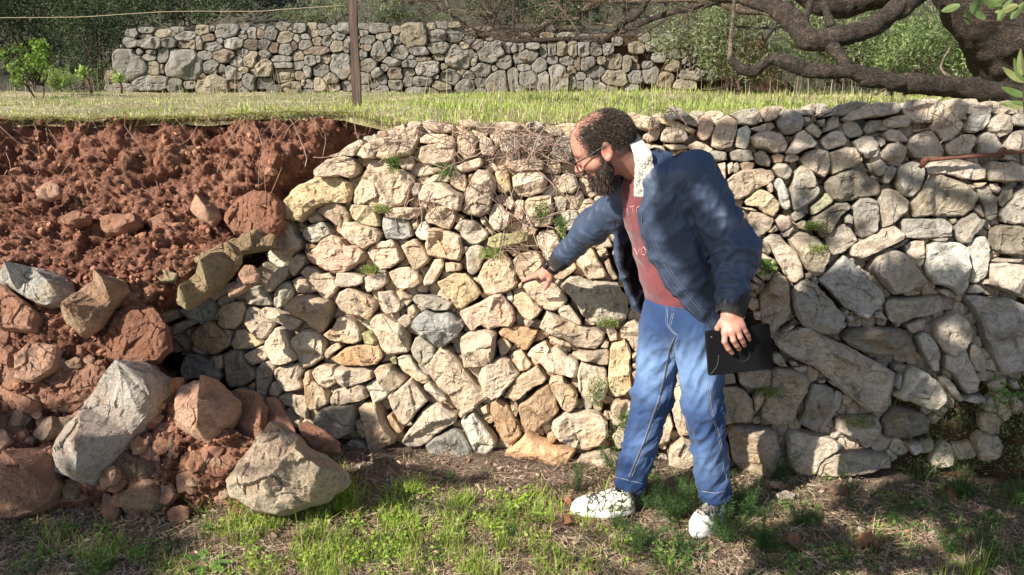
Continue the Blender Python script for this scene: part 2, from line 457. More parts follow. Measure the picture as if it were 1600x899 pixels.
g 12 86 16 76 22 72 26 76 22 86 16 92 12 90
g 0 70 10 66 16 72 14 82 8 84 2 78
c 0 50 8 48 10 56 14 64 8 68 0 70
c 56 76 62 68 76 66 90 66 108 70 118 76 118 86 108 88 94 86 80 82 66 80 60 82
c 119 76 126 68 150 70 164 74 164 88 140 90 122 88
g 138 66 146 62 152 66 150 68
g 100 66 112 64 114 70 108 70
@1140 270 1.502
c -8 18 -2 6 10 -2 30 -4 44 -2 47 4 42 12 30 16 20 24 10 28 -2 30
p 38 14 42 10 45 13 45 20 42 21
y 15 30 24 22 33 16 40 20 46 24 52 32 52 38 46 46 36 42 30 36 18 34
w 44 8 54 5 58 12 62 26 64 36 58 39 54 34 50 20
g 65 14 68 0 74 -8 84 -4 90 6 94 20 88 28 80 34 68 40 66 30
m 84 36 92 30 101 21 108 30 100 36 94 40 86 44
d 101 10 106 4 120 -2 130 -4 142 0 150 6 157 14 156 24 140 26 128 29 118 30 108 29 104 20
d 82 54 88 46 100 38 112 32 122 31 126 36 116 44 110 54 104 64 96 68 90 60
g 128 34 136 27 146 26 154 30 156 44 154 60 146 66 136 68 130 54
g 120 46 124 42 129 47 127 54 120 52
c 12 36 24 37 30 40 24 40 16 38
c 20 46 22 40 34 42 46 48 44 58 36 64 30 68 24 60
p 48 50 54 44 62 46 66 52 62 58 54 62 50 56
g 65 44 72 38 80 44 76 48 68 51
y 70 54 76 50 79 50 79 60 72 58
y 41 62 48 54 51 60 44 63
c 54 64 66 56 68 60 60 67 56 67
c 100 68 108 58 120 53 128 60 134 70 128 76 118 84 108 86 102 78
c 126 86 127 76 142 68 158 60 170 54 180 62 180 68 166 74 150 84 136 90
c 36 70 44 64 52 64 60 74 70 82 76 96 78 108 70 115 64 114 56 104 48 88
y 60 68 70 62 80 63 92 68 100 76 105 84 103 96 98 106 90 109 80 100 74 88 66 78
d 24 68 28 72 40 72 44 82 40 86 28 80
@1360 270 1.502
c 8 28 12 18 20 16 30 20 42 30 40 40 28 50 14 58 12 46
g 26 0 30 -8 44 -12 56 -8 55 6 50 18 42 26 32 22 26 12
y 43 28 54 14 62 0 70 -2 80 4 96 10 106 16 113 26 108 36 98 46 80 45 60 45 46 46
g 31 52 36 48 58 48 78 48 86 56 85 66 74 68 50 69 36 68
g 90 54 98 47 110 41 116 48 122 50 118 58 108 66 102 74 96 74 90 66
y 84 49 92 47 92 51 88 54
g 112 16 122 13 126 22 132 26 132 46 124 50 120 44 118 32 112 24
c 126 12 132 11 136 18 132 22 127 18
c 102 12 108 14 108 18 104 16
y 107 11 120 10 116 14 110 16
d 134 32 137 16 146 12 150 16 148 26 138 36
g 135 44 144 32 152 22 164 12 172 20 172 54 156 54 140 52
c 109 38 114 33 118 42 118 47 112 42
d 128 62 134 55 150 55 166 58 168 80 160 86 140 85 130 80
c 65 69 72 68 80 68 76 71 66 71
c 24 78 40 69 43 70 34 77 28 80
c 36 76 46 71 57 71 57 84 56 94 52 100 46 92 38 84
@1360 390 1.502
w 102 -4 110 -12 120 -14 126 -6 124 10 118 30 108 36 102 34 102 16
w 57 12 60 -4 68 -9 82 -8 96 -6 100 4 101 16 101 36 96 46 90 48 82 40 66 36 60 22
c 0 20 8 6 16 -2 26 0 34 4 42 12 50 22 60 34 50 38 34 46 22 47 14 36
g 16 60 18 53 36 51 56 50 74 48 79 62 68 68 46 72 30 78 20 74
b 96 48 108 48 124 50 148 52 160 60 170 64 170 126 158 127 136 128 128 112 120 92 110 66 104 58
c 124 15 140 14 160 16 168 20 168 52 156 50 142 44 126 38 122 26
c 124 12 140 10 158 10 154 13 128 13
g 100 46 106 37 112 36 122 44 112 46
y 36 46 44 42 54 44 52 48 38 49
g 70 43 80 41 86 45 90 51 80 50
p 38 80 50 75 58 72 58 82 46 88 42 86
c 68 78 78 72 88 65 96 70 102 78 104 92 98 102 88 108 86 112 74 104 68 96
g 52 87 58 86 62 90 54 92
c 118 31 124 31 124 36 116 36
c 4 66 12 64 18 74 10 72
@1360 510 1.502
g 78 30 90 23 98 19 102 30 108 44 114 58 112 68 100 70 94 62 88 50 78 44
b 50 12 54 7 62 9 68 18 72 30 71 46 66 46 58 34 52 22
g 104 20 108 18 112 20 118 28 122 42 118 50 110 46 104 34
w 24 72 32 66 38 50 44 44 50 43 60 50 72 60 80 72 80 78 70 88 58 86 42 78 30 76
b 25 42 30 39 38 42 34 47 26 47
g 24 60 30 49 33 50 32 62 28 66
g 76 58 80 53 88 62 94 76 90 78 82 68
g 98 78 108 72 120 74 120 78 110 81
d -30 12 -18 4 0 3 20 2 34 4 42 14 47 21 44 30 24 30 8 30 -8 26 -22 20
t 124 62 136 58 144 54 144 62 138 68 132 70
g 148 58 154 57 156 66 150 66
t 134 72 142 68 148 74 146 86 136 88
g 148 76 154 73 158 80 152 90
t 120 86 126 82 128 88 122 90
@1120 510 1.502
t 63 16 70 8 82 3 96 1 106 6 120 13 136 21 150 29 160 33 184 48 184 62 180 76 178 88 170 92 150 84 136 72 120 56 100 42 84 36 72 28 64 22
c 23 50 34 46 56 45 55 60 50 64 36 64 28 62 23 58
t 0 50 10 50 18 49 20 59 4 61 0 60 -6 58
t -16 68 0 64 20 62 30 67 36 76 38 90 34 98 18 100 4 104 -10 100
t 45 96 50 80 56 64 58 50 66 45 80 46 92 50 96 56 94 68 88 82 82 98 76 105 62 105 50 100
g 92 88 96 66 100 59 112 62 121 64 122 74 116 88 112 98 100 109 92 104 86 100
g 122 70 126 67 131 70 130 80 124 90 118 100 112 106 106 104 112 94
c 116 58 122 57 130 64 130 67 122 63
c 104 57 114 56 113 60 106 59
t 131 74 136 70 142 77 138 84 132 82
c 80 44 88 41 95 42 93 48 86 49
g 60 30 66 29 70 34 74 43 66 42 60 38
c 76 37 82 36 86 41 78 42
c 38 74 44 68 49 66 49 76 44 86 40 90
@1140 390 1.502
t 32 60 34 48 40 40 44 28 50 23 58 28 61 36 62 50 64 64 60 74 50 82 44 88 36 80 34 72
g 65 44 72 36 82 31 90 36 98 46 108 56 120 70 114 78 110 88 100 89 86 84 74 78 70 70 66 60
b 92 32 100 26 112 14 118 5 128 14 140 24 150 34 160 44 162 54 154 62 144 72 136 70 120 60 110 50
c 26 4 36 4 48 12 46 22 42 32 34 32 26 22
t 24 26 34 33 34 37 26 34
t 80 26 86 25 86 31 80 31
g 24 36 30 37 29 42 24 42
t 17 58 22 52 31 53 31 62 24 64
c 28 66 33 65 33 74 28 74
c 116 78 122 76 121 82 116 83
g 122 70 128 68 130 74 124 76
c 54 86 66 79 68 80 60 86
c 150 70 158 66 160 72
@1120 630 2.25
c 8 20 12 15 24 17 34 18 41 20 43 32 41 44 36 50 18 46 11 40
t 49 22 56 20 66 22 80 25 88 30 80 34 72 41 68 50 56 50 49 42
t 70 42 80 35 96 34 110 35 120 37 121 44 100 48 80 50 70 51
t 84 12 96 9 112 10 114 18 110 24 100 25 84 20
d 115 14 122 5 130 4 142 7 150 12 148 22 132 26 118 24
g 132 29 142 28 144 34 136 36
t 4 26 8 28 10 42 6 44
"""
# seeds of the far wall: block header x0; quads  cx cy w h  in units of 2.5 px
FAR_TRACE = """
@0
83 21 8 5 92 19 10 3.5 104 21 14 5 91 23 8 2 111 19 8 4 116 23 12 6 127 19 8 6 133 18 3 3 142 20 14 9 153 17 5 4 152 22 7 5 158 21 8 7
81 27 8 7 87 27 3 4 95 27 13 7 106 27 9 6 115 28 9 5 121 28 4 7 125 27 5 8 130 24 9 5 133 29 12 6 138 26 4 4 146 27 13 8 157 28 9 7
77 29 3 2 86 33 5 5 95 33 6 3 93 36 10 4 102 35 8 9 81 40 19 20 96 43 7 9 101 43 3 6 115 41 24 20 128 35 10 6 140 35 13 8 132 42 11 9 148 39 8 7 152 33 8 5 157 37 9 10 138 43 5 5 146 46 11 9 152 44 8 4 159 45 6 4
70 48 8 7 75 55 18 6 94 52 22 9 110 53 10 10 118 53 10 5 133 53 19 12 147 53 10 5 156 51 8 10 152 57 6 5 127 48 4 4 139 47 4 3
@400
2 21 6 6 4 17 4 3 10 21 9 8 16 17 7 6 18 23 10 8 21 17 5 4 28 18 9 6 35 19 8 9 41 17 7 4 44 20 9 5 49 18 4 4 55 18 7 7 67 17 7 4 66 21 8 5 77 18 12 6 88 19 6 5 99 22 17 14 110 17 6 5 116 16 8 5 124 16 8 4 113 22 11 9 125 22 10 9 134 20 6 4 142 18 10 3 133 25 7 5 147 24 6 5
6 28 8 6 11 30 7 6 19 31 9 7 26 24 5 5 24 29 4 6 31 23 7 5 31 28 8 8 38 26 6 5 45 26 6 6 52 23 9 5 51 29 8 8 57 25 4 4 57 30 4 6 63 22 6 7 62 30 6 8 70 25 9 5 80 23 9 5 88 25 5 6 83 28 5 8 69 30 7 4 77 32 9 12 90 33 11 9 102 32 13 5 114 30 12 7 127 36 17 15 130 29 6 6 139 28 8 6 148 32 17 13 157 29 8 8 155 39 9 9
6 34 7 5 2 37 4 4 16 37 12 4 17 41 12 4 26 35 7 7 27 41 6 6 38 32 16 5 35 38 8 6 39 37 3 5 44 37 6 6 53 41 13 16 62 40 6 9 66 34 6 7 70 41 10 8 85 39 11 6 96 40 9 5 97 36 5 3 105 37 9 3 114 36 7 4 108 43 15 9 81 42 5 5 137 35 3 3 136 39 4 6
5 43 11 11 17 47 13 9 28 47 8 6 32 45 5 7 41 44 10 8 47 49 9 7 76 46 7 7 87 46 9 9 61 50 6 7 68 49 8 7 79 50 6 6 95 45 8 5 95 51 6 6 104 51 12 6 113 48 4 3 117 42 5 4 121 48 13 10 128 45 6 4 133 47 8 5 141 44 13 8 149 43 4 4 152 52 15 16 140 52 6 6 131 54 12 8
5 52 11 7 12 57 8 7 22 56 12 9 33 53 7 6 40 53 8 8 30 52 3 4 32 58 10 5 49 55 8 5 57 54 8 7 54 60 14 6 44 60 8 5 74 53 6 7 68 56 6 5 87 53 8 7 78 57 12 7 70 60 8 5 105 58 23 7 116 54 11 6 85 59 8 5 118 59 10 5 140 58 8 5 95 62 10 3
@800
0 50 8 14 9 36 15 9 1 30 5 6 5 30 5 6 13 29 8 4 20 32 5 8 25 31 6 8 31 31 6 9 38 31 6 10 45 31 8 10 52 31 8 8 60 31 7 7 66 26 6 5 8 42 8 5 17 41 9 10 26 38 7 5 34 38 9 6 41 40 4 8 47 40 9 9 64 39 10 10 56 38 5 5 72 40 5 10 77 37 4 4 77 42 6 4 52 45 11 8 37 44 6 5 10 50 11 10 20 51 9 13 29 49 13 18 38 51 4 9 43 48 6 5 48 53 6 8 53 51 4 4 55 55 8 7 64 49 15 10 77 48 9 8 87 47 9 10 43 53 4 5 62 56 7 5 75 55 8 4 10 58 10 4 5 56 5 5 30 59 8 4 96 50 10 9 85 41 6 5 114 47 18 7 108 53 14 6 123 48 10 5 100 41 8 7 78 30 9 7 88 28 9 8 97 26 9 9 106 26 9 8 104 34 9 6 92 36 8 6 112 38 10 6 84 24 8 6 115 30 8 8
10 23 10 5 22 23 8 5 34 23 10 5 46 24 8 5 56 24 8 5
"""
# fallen stones: distance, thickness, colour, outline px | ridge points x y h | label
FALLEN = [
 (2.98,.22,'B',"191 564 224 566 266 592 254 613 210 676 145 753 126 755 84 736 82 708 93 680 135 629 172 580","205 578 .10;247 598 .11;150 700 .11;140 738 .06;105 700 .05","long grey slab-like block lying aslant on the heap of fallen red stones"),
 (3.02,.18,'P',"280 604 298 597 336 592 347 604 373 625 371 641 345 676 326 694 275 666 272 634","335 600 .10;330 640 .11;322 676 .07;285 645 .05","squarish pink stone with a lit left face and a sharp upright edge"),
 (2.80,.22,'H',"351 753 376 718 404 682 433 659 450 671 482 696 518 718 543 750 530 765 500 782 430 804 395 797 360 775","433 668 .07;480 715 .13;515 742 .12;430 760 .09;380 750 .05","big pitted grey boulder with a pointed top beside the bright grass"),
 (3.12,.14,'R',"56 601 84 580 140 562 163 564 170 587 140 620 112 645 65 636","","blocky red stone above left of the long grey block"),
 (3.20,.13,'E',"165 560 168 520 180 490 205 472 240 480 258 510 262 545 245 562 210 568 180 562","","rounded lump of stone wrapped in crumbly red soil"),
 (2.84,.22,'R',"-22 720 0 715 42 699 82 697 84 722 93 760 79 783 47 802 14 811 -22 805","40 715 .10;70 740 .09;20 760 .1","large dark red boulder at the bottom of the heap"),
 (3.00,.18,'R',"-32 640 0 636 28 638 49 685 28 704 -32 715","","reddish boulder cut off by the left edge, above the large dark red one"),
 (3.15,.16,'R',"-25 515 0 510 28 515 32 550 10 595 -25 600","","upright red boulder cut off by the left edge under a dark slab"),
 (3.06,.08,'R',"-20 600 0 599 60 628 60 640 40 650 0 634 -20 630","","flat red stone wedged between two boulders at the left edge"),
 (3.10,.10,'P',"22 590 25 555 50 535 90 540 82 575 50 595","","dull pink stone half buried left of the blocky red stone"),
 (2.98,.14,'D',"149 760 163 732 205 701 233 697 261 718 268 746 252 769 196 778 154 774","210 712 .08;240 730 .08;180 750 .07","dark rounded stone under the lower end of the long grey block"),
 (2.88,.12,'T',"182 792 200 764 233 741 252 755 268 783 242 799 196 802","233 746 .06;250 768 .06;205 780 .06","wedge-shaped brown stone with a lit slanting top at the foot of the heap"),
 (2.88,.10,'T',"91 782 121 779 140 782 172 783 177 802 149 811 107 812 93 806","","low flat-topped grey-brown stone lying in the grass edge"),
 (2.86,.05,'R',"95 778 121 768 140 776 128 783 100 784","","small red stone sitting on the low flat-topped stone"),
 (3.04,.12,'T',"214 676 242 664 280 671 291 690 266 715 224 699","","brown angular stone just right of the middle of the long grey block"),
 (3.02,.08,'R',"280 697 303 699 305 713 296 760 270 760 270 732","","narrow upright reddish block below the squarish pink stone"),
 (3.03,.07,'R',"303 697 322 695 345 712 340 733 310 730","","small red cobble below right of the squarish pink stone"),
 (2.95,.10,'R',"306 732 340 730 362 747 356 788 325 790 298 775","","dark red stone in shade left of the big pitted boulder"),
 (3.00,.08,'R',"345 690 375 687 395 700 375 740 350 735","","small dark red stone behind the big pitted boulder's left shoulder"),
 (3.10,.12,'R',"360 618 372 608 400 612 420 640 415 685 388 692 376 680 368 655","","dark red block between the squarish pink stone and the pointed boulder"),
 (3.12,.08,'R',"417 621 432 622 461 672 462 684 447 682 433 662 408 668 403 640","","thin red slab leaning above the big pitted boulder's peak"),
 (3.02,.10,'R',"466 663 480 658 500 668 528 690 526 705 505 708 484 697 470 680","","reddish stone resting behind the right slope of the pointed boulder"),
 (3.08,.05,'O',"264 600 275 590 285 590 281 605 268 610","","tiny orange stone at the upper right tip of the long grey block"),
 (3.10,.06,'R',"228 620 250 614 255 640 240 662 226 660","","small shaded red stone tucked under the long grey block's right side"),
 (3.32,.14,'G',"0 419 27 415 78 422 105 438 112 455 100 468 70 478 23 455 -18 440 -18 425","30 424 .08;80 440 .08;95 455 .05","pale grey slab lying flat at the left edge of the red earth"),
 (3.20,.14,'T',"97 478 128 450 164 430 190 438 194 452 171 475 145 510 125 522 103 505","165 436 .07;180 450 .08;120 490 .08","tilted brown block topped with red soil below the bank"),
 (3.22,.16,'R',"-20 440 0 442 25 460 55 490 50 515 0 512 -20 505","","brown boulder in deep shade under the pale grey slab"),
 (3.26,.12,'M',"275 470 283 450 300 432 330 405 370 385 375 392 372 405 345 440 310 465 290 477","365 390 .07;330 425 .09;295 460 .07;345 415 .09","leaning long slab with green stains and red soil on top"),
 (3.42,.08,'M',"303 403 320 392 360 375 410 362 430 368 425 385 380 392 340 405 310 410","","flat green-stained slab lying behind the leaning slab"),
 (3.55,.09,'P',"298 320 315 308 338 322 343 335 330 350 312 342 298 330","315 315 .05;330 335 .05","small cube-like stone standing out of the red earth"),
 (3.55,.09,'R',"156 340 170 335 215 335 220 350 195 362 170 365 158 358","","blocky reddish stone sunk in the middle of the red earth"),
 (3.58,.08,'R',"230 345 255 332 275 345 280 365 262 375 240 365","","reddish stone right of the sunken blocky one"),
 (3.52,.16,'E',"355 330 370 312 400 303 430 305 442 320 440 345 430 362 395 368 365 360 350 345","","large soil-caked stone beside the yellow boulder of the broken wall end"),
 (3.62,.06,'P',"55 297 72 284 90 288 93 305 75 312 58 308","","small pink stone high in the red earth near the left edge"),
 (3.36,.05,'M',"235 425 255 421 278 428 272 438 252 440","","small flat green-stained stone left of the leaning slab"),
 (3.55,.07,'R',"95 340 115 330 140 335 140 345 120 352 98 350","","low flat red stone left of the sunken blocky one"),
 (3.26,.06,'P',"372 430 384 415 400 417 405 430 399 442 381 444","","small mauve stone against the ragged left end of the wall"),
 (3.28,.05,'P',"355 455 375 440 392 437 390 446 370 460 358 464","","thin mauve chip below the mauve stone"),
 (3.00,.07,'D',"78 668 95 652 117 652 105 672 88 682","","small dark stone left of the long grey block"),
 (3.00,.06,'D',"52 674 70 657 82 657 78 680 58 690","","dark chip between the boulders left of the long grey block"),
 (2.86,.06,'R',"170 832 190 824 222 828 210 842 178 845","","flat red stone lying in the shaded grass"),
 (2.70,.05,'G',"222 872 238 858 256 856 254 874 240 887 224 888","","small grey stone standing in the foreground grass at lower left"),
 (3.22,.06,'g',"548 735 558 724 572 728 582 742 566 748 550 745","","small pale stone on the litter in front of the wall"),
 (2.80,.05,'w',"808 850 828 842 842 848 838 860 818 864","","pale stone in the grass at the bottom middle"),
 (2.80,.05,'g',"880 846 893 840 902 850 896 860 882 860","","small grey stone beside a brown leaf at the bottom middle"),
 (3.16,.06,'R',"478 765 505 752 545 756 560 768 530 776 490 776","","low reddish stone half covered by grass right of the big pitted boulder"),
 (2.96,.06,'w',"1212 772 1228 766 1244 772 1240 781 1220 782","","pale pinkish stone on the dry litter right of the shoes"),
]
# ------------------------------------------------------------------ ground, earth bank, terraces, hillside
def facet(q, s):
    """chipped look: every cell of a jittered lattice is a little tilted plane"""
    q = np.asarray(q, float) * s + 0.6 * perlin(np.asarray(q, float) * s * 0.7)[..., None]; i = np.floor(q).astype(int); f = q - i - 0.5; i &= 255
    g = _g[_p[_p[_p[i[..., 0]] + i[..., 1]] + i[..., 2]]]
    return (f * g).sum(-1) * 1.6
def lerpt(x, xs, ys): return np.interp(x, xs, ys)
WN = np.array([-0.13, -1.0, 0.13]); WN /= np.linalg.norm(WN)          # front wall: outward normal
def wallY(x, z): return 3.34 - 0.13 * x + 0.13 * z
def gz(x, y):
    """height of the lower ground"""
    q = np.stack([np.asarray(x, float), np.asarray(y, float), np.zeros_like(x, float)], -1)
    near = np.clip((np.asarray(y) - 3.0) / 0.4, 0, 1)
    return 0.018 * fbm(q, 2.2, 3) + 0.008 * fbm(q, 14, 3) + 0.03 * near * (0.6 + 0.4 * fbm(q, 3, 2))
def nonuni(a, b, lo, hi, dens, coarse):
    mid = np.arange(lo, hi, dens); L = []; x = lo; s = dens
    while x > a: s *= coarse; x -= s; L.append(max(x, a))
    Rr = []; x = hi; s = dens
    while x < b: Rr.append(x); s *= coarse; x += s
    Rr.append(b); return np.array(L[::-1] + list(mid) + Rr)
def grid_faces(nu, nv):
    i = np.arange(nu * nv).reshape(nu, nv)
    return np.stack([i[:-1, :-1].ravel(), i[1:, :-1].ravel(), i[1:, 1:].ravel(), i[:-1, 1:].ravel()], 1)
def soil_mat():
    m, t, b = new_mat("litter_soil"); oc = objco(t)
    a = noise(t, 3.5, 5, 0.7, oc); n2 = noise(t, 60, 5, 0.75, oc, 1.5); n3 = noise(t, 180, 3, 0.6, oc)
    c = ramp(t, n2, [(0.3, (0.06, 0.040, 0.028)), (0.5, (0.18, 0.125, 0.085)), (0.68, (0.36, 0.27, 0.19))])
    c = mixc(t, math_(t, 'MULTIPLY', ramp(t, a, [(0.48, (0, 0, 0)), (0.62, (1, 1, 1))]), 0.55), c, (0.15, 0.14, 0.06))
    t.links.new(c, b.inputs['Base Color']); b.inputs['Roughness'].default_value = 0.95
    p = bump(t, n2, 1.0, 0.02, None); bump(t, n3, 0.6, 0.006, b, p); return m
M_SOIL = soil_mat()
xs = nonuni(-60, 60, -2.4, 2.6, 0.02, 1.25); ys = nonuni(-40, 3.75, 1.9, 3.75, 0.02, 1.25)
X, Y = np.meshgrid(xs, ys, indexing='ij'); Z = gz(X, Y)
tag(mesh_obj("ground", np.stack([X, Y, Z], -1).reshape(-1, 3), grid_faces(len(xs), len(ys)), M_SOIL), kind='structure')

def earth_mat():
    m, t, b = new_mat("red_earth"); oc = objco(t)
    n1 = noise(t, 7, 5, 0.7, oc, 0.6); n2 = noise(t, 45, 6, 0.75, oc, 0.5); n3 = noise(t, 170, 3, 0.6, oc)
    c = ramp(t, n1, [(0.30, (0.12, 0.056, 0.038)), (0.48, (0.31, 0.145, 0.095)), (0.66, (0.46, 0.245, 0.165))])
    c = mixc(t, 1.0, c, ramp(t, n2, [(0.3, (0.55, 0.5, 0.48)), (0.5, (1, 1, 1)), (0.72, (1.25, 1.2, 1.15))]), 'MULTIPLY')
    t.links.new(c, b.inputs['Base Color']); b.inputs['Roughness'].default_value = 0.95; b.inputs['Specular IOR Level'].default_value = 0.15
    p = bump(t, n2, 1.0, 0.03, None); bump(t, n3, 0.8, 0.008, b, p); return m
M_EARTH = earth_mat()
def edgeB(py): return np.interp(py, [170, 200, 270, 300, 340, 400, 450, 500, 560, 620, 700, 800], [600, 565, 490, 440, 430, 400, 330, 262, 250, 330, 480, 520])
def bankY(px, py):
    base = np.interp(py, [150, 176, 182, 215, 270, 330, 420, 500, 600, 700, 790, 860], [4.5, 4.12, 4.02, 3.95, 3.86, 3.66, 3.42, 3.27, 3.12, 3.0, 2.9, 2.75])
    s = sstep(edgeB(py) - 70, edgeB(py) + 30, px)
    back = 3.95 + 0.10 * sstep(400, 200, py)
    return base * (1 - s) + np.maximum(base, back) * s
pxs = np.arange(-420, 700, 2.5); pys = np.concatenate([np.arange(176, 420, 2.0), np.arange(420, 860, 2.6)])
PX, PY = np.meshgrid(pxs, pys, indexing='ij')
BY = bankY(PX, PY); PYe = PY
d0 = (PX - 800) / FPX; b0 = -(PY - 449.5) / FPX; dy = CP + b0 * SP; dz = -SP + b0 * CP
T = BY / dy; BP = np.stack([d0 * T, BY, CAMH + dz * T], -1)
q = BP.reshape(-1, 3)
disp = 0.085 * fbm(q, 2.3, 3) + 0.03 * ridged(q + 5, 6, 2) * 0.5 + 0.022 * fbm(q + 3, 11, 4, 0.7) + 0.034 * facet(q, 8) + 0.016 * facet(q + 4, 21) + 0.010 * fbm(q, 36, 3, .7)
# vertical slumps in the scarp
scarp = sstep(300, 210, PY.ravel())
disp += scarp * 0.05 * fbm(q * np.array([1, 1, 0.25]), 7, 3)
fade = sstep(176, 190, PY.ravel())
nrm = np.array([0.05, -0.85, 0.5])
q = q + (disp * (0.25 + 0.75 * fade))[:, None] * nrm
over = np.exp(-((PY.ravel() - 181) / 6.0) ** 2)                       # turf lip overhangs the scarp a little
q[:, 1] -= 0.06 * over
q[:, 2] = np.minimum(q[:, 2], 1.515 + .02 * fbm(q * [1, 0, 0], 6, 3))
tag(mesh_obj("earth_bank", q, grid_faces(len(pxs), len(pys)), M_EARTH), kind='structure')
BANK_PTS = q.reshape(len(pxs), len(pys), 3)
def bankP(px, py):
    i = int(np.clip(round((px - pxs[0]) / 2.5), 0, len(pxs) - 1)); j = int(np.clip(np.searchsorted(pys, py), 0, len(pys) - 1))
    return BANK_PTS[i, j]

# upper terrace behind the wall, reaching to the foot of the far wall
def tz(x, y):
    q = np.stack([np.asarray(x, float), np.asarray(y, float), np.zeros_like(x, float)], -1)
    return 1.545 + 0.03 * fbm(q, 0.9, 3) + 0.010 * fbm(q, 8, 2) + 0.012 * sstep(6, 8.2, y) - 0.035 * sstep(3.95, 3.6, y)
def turf_mat():
    m, t, b = new_mat("turf"); oc = objco(t)
    n1 = noise(t, 1.3, 4, 0.6, oc); n2 = noise(t, 25, 5, 0.7, oc)
    c = ramp(t, n1, [(0.35, (0.16, 0.18, 0.05)), (0.5, (0.30, 0.26, 0.13)), (0.65, (0.44, 0.37, 0.22))])
    c = mixc(t, 1.0, c, ramp(t, n2, [(0.3, (0.4, 0.4, 0.4)), (0.6, (1.1, 1.1, 1.1))]), 'MULTIPLY')
    t.links.new(c, b.inputs['Base Color']); b.inputs['Roughness'].default_value = 0.95
    bump(t, n2, 1.0, 0.03, b); return m
M_TURF = turf_mat()
xs = nonuni(-60, 60, -7, 7, 0.06, 1.3)
ts = np.concatenate([np.linspace(0, 0.12, 10), np.linspace(0.15, 1, 60)])
X = np.tile(xs[:, None], (1, len(ts)))
front = np.where(X < -0.9, 3.95, np.where(X < -0.5, 3.95 + (X + 0.9) / 0.4 * (3.64 - 0.13 * X - 3.95), 3.64 - 0.13 * X))
front = np.maximum(front, 3.2)
front = front + 0.04 * fbm(np.stack([X * 1.0, X * 0, X * 0], -1), 5, 3) 
Y = front + (9.6 - front) * ts[None, :]
Z = tz(X, Y); Z[:, 0] -= 0.05; Z[:, 1] -= .01; Y[:, 0] += .02
tag(mesh_obj("terrace", np.stack([X, Y, Z], -1).reshape(-1, 3), grid_faces(*X.shape), M_TURF), kind='structure')

# the hillside above the far wall
def hz(x, y): 
    q = np.stack([np.asarray(x, float), np.asarray(y, float), np.zeros_like(x, float)], -1)
    left = sstep(-3.9, -5.2, x)
    h = 2.12 + np.clip(y - 8.6, 0, 3) * 0.10 + np.clip(y - 11.6, 0, 99) * 0.9 + 0.06 * fbm(q, 0.5, 3)
    return h * (1 - left) + (1.5 + np.clip(y - 8.2, 0, 3) * 0.15 + np.clip(y - 11.2, 0, 99) * 0.9) * left
def hill_mat():
    m, t, b = new_mat("hillside_scrub_soil"); oc = objco(t)
    n1 = noise(t, 0.9, 5, 0.7, oc); n2 = noise(t, 14, 5, 0.7, oc)
    c = ramp(t, n1, [(0.35, (0.035, 0.04, 0.022)), (0.55, (0.10, 0.09, 0.06)), (0.7, (0.18, 0.16, 0.12))])
    c = mixc(t, 1.0, c, ramp(t, n2, [(0.3, (0.4, 0.4, 0.4)), (0.6, (1.1, 1.1, 1.1))]), 'MULTIPLY')
    t.links.new(c, b.inputs['Base Color']); b.inputs['Roughness'].default_value = 0.95; bump(t, n2, 1.0, 0.1, b); return m
M_HILL = hill_mat()
xs = nonuni(-70, 70, -9, 12, 0.2, 1.3); ys = np.concatenate([np.arange(8.75, 16, 0.2), np.linspace(16.5, 60, 30)])
X, Y = np.meshgrid(xs, ys, indexing='ij'); Z = hz(X, Y); Z[:, 0] = 1.3; Y[:, 0] += .03 + .08 * fbm(np.stack([X[:, 0], X[:, 0] * 0, X[:, 0] * 0], 1), 1.5, 3)
tag(mesh_obj("hillside", np.stack([X, Y, Z], -1).reshape(-1, 3), grid_faces(len(xs), len(ys)), M_HILL), kind='structure')
# ------------------------------------------------------------------ stones
TINT = {'c': (.60, .48, .36), 'w': (.59, .545, .45), 'g': (.44, .39, .315), 'b': (.42, .40, .36), 't': (.57, .44, .31), 'p': (.59, .43, .335),
        'o': (.54, .36, .22), 'y': (.62, .49, .31), 'd': (.30, .25, .17), 'm': (.44, .42, .22),
        'B': (.56, .50, .43), 'P': (.56, .36, .26), 'H': (.66, .56, .43), 'R': (.41, .235, .165), 'E': (.36, .18, .12), 'D': (.26, .20, .15),
        'O': (.52,.26,.14), 'T': (.46, .33, .23), 'G': (.50, .48, .43), 'M': (.38, .31, .19)}
def resample(poly, n, rnd):
    """closed outline -> n points, corners cut once, slightly roughened"""
    p = np.asarray(poly, float)
    a = p * 0.945 + np.roll(p, -1, 0) * 0.055; b = p * 0.055 + np.roll(p, -1, 0) * 0.945
    p = np.stack([a, b], 1).reshape(-1, 2)
    d = np.linalg.norm(np.roll(p, -1, 0) - p, axis=1); s = np.concatenate([[0], np.cumsum(d)]); L = s[-1]
    t = np.arange(n) / n * L; pc = np.vstack([p, p[:1]])
    r = np.stack([np.interp(t, s, pc[:, 0]), np.interp(t, s, pc[:, 1])], 1)
    return r
def area_centroid(p):
    x, y = p[:, 0], p[:, 1]; x1, y1 = np.roll(x, -1), np.roll(y, -1); c = x * y1 - x1 * y; A = c.sum() / 2
    if abs(A) < 1e-9: return 0, p.mean(0)
    return A, np.array([((x + x1) * c).sum(), ((y + y1) * c).sum()]) / (6 * A)
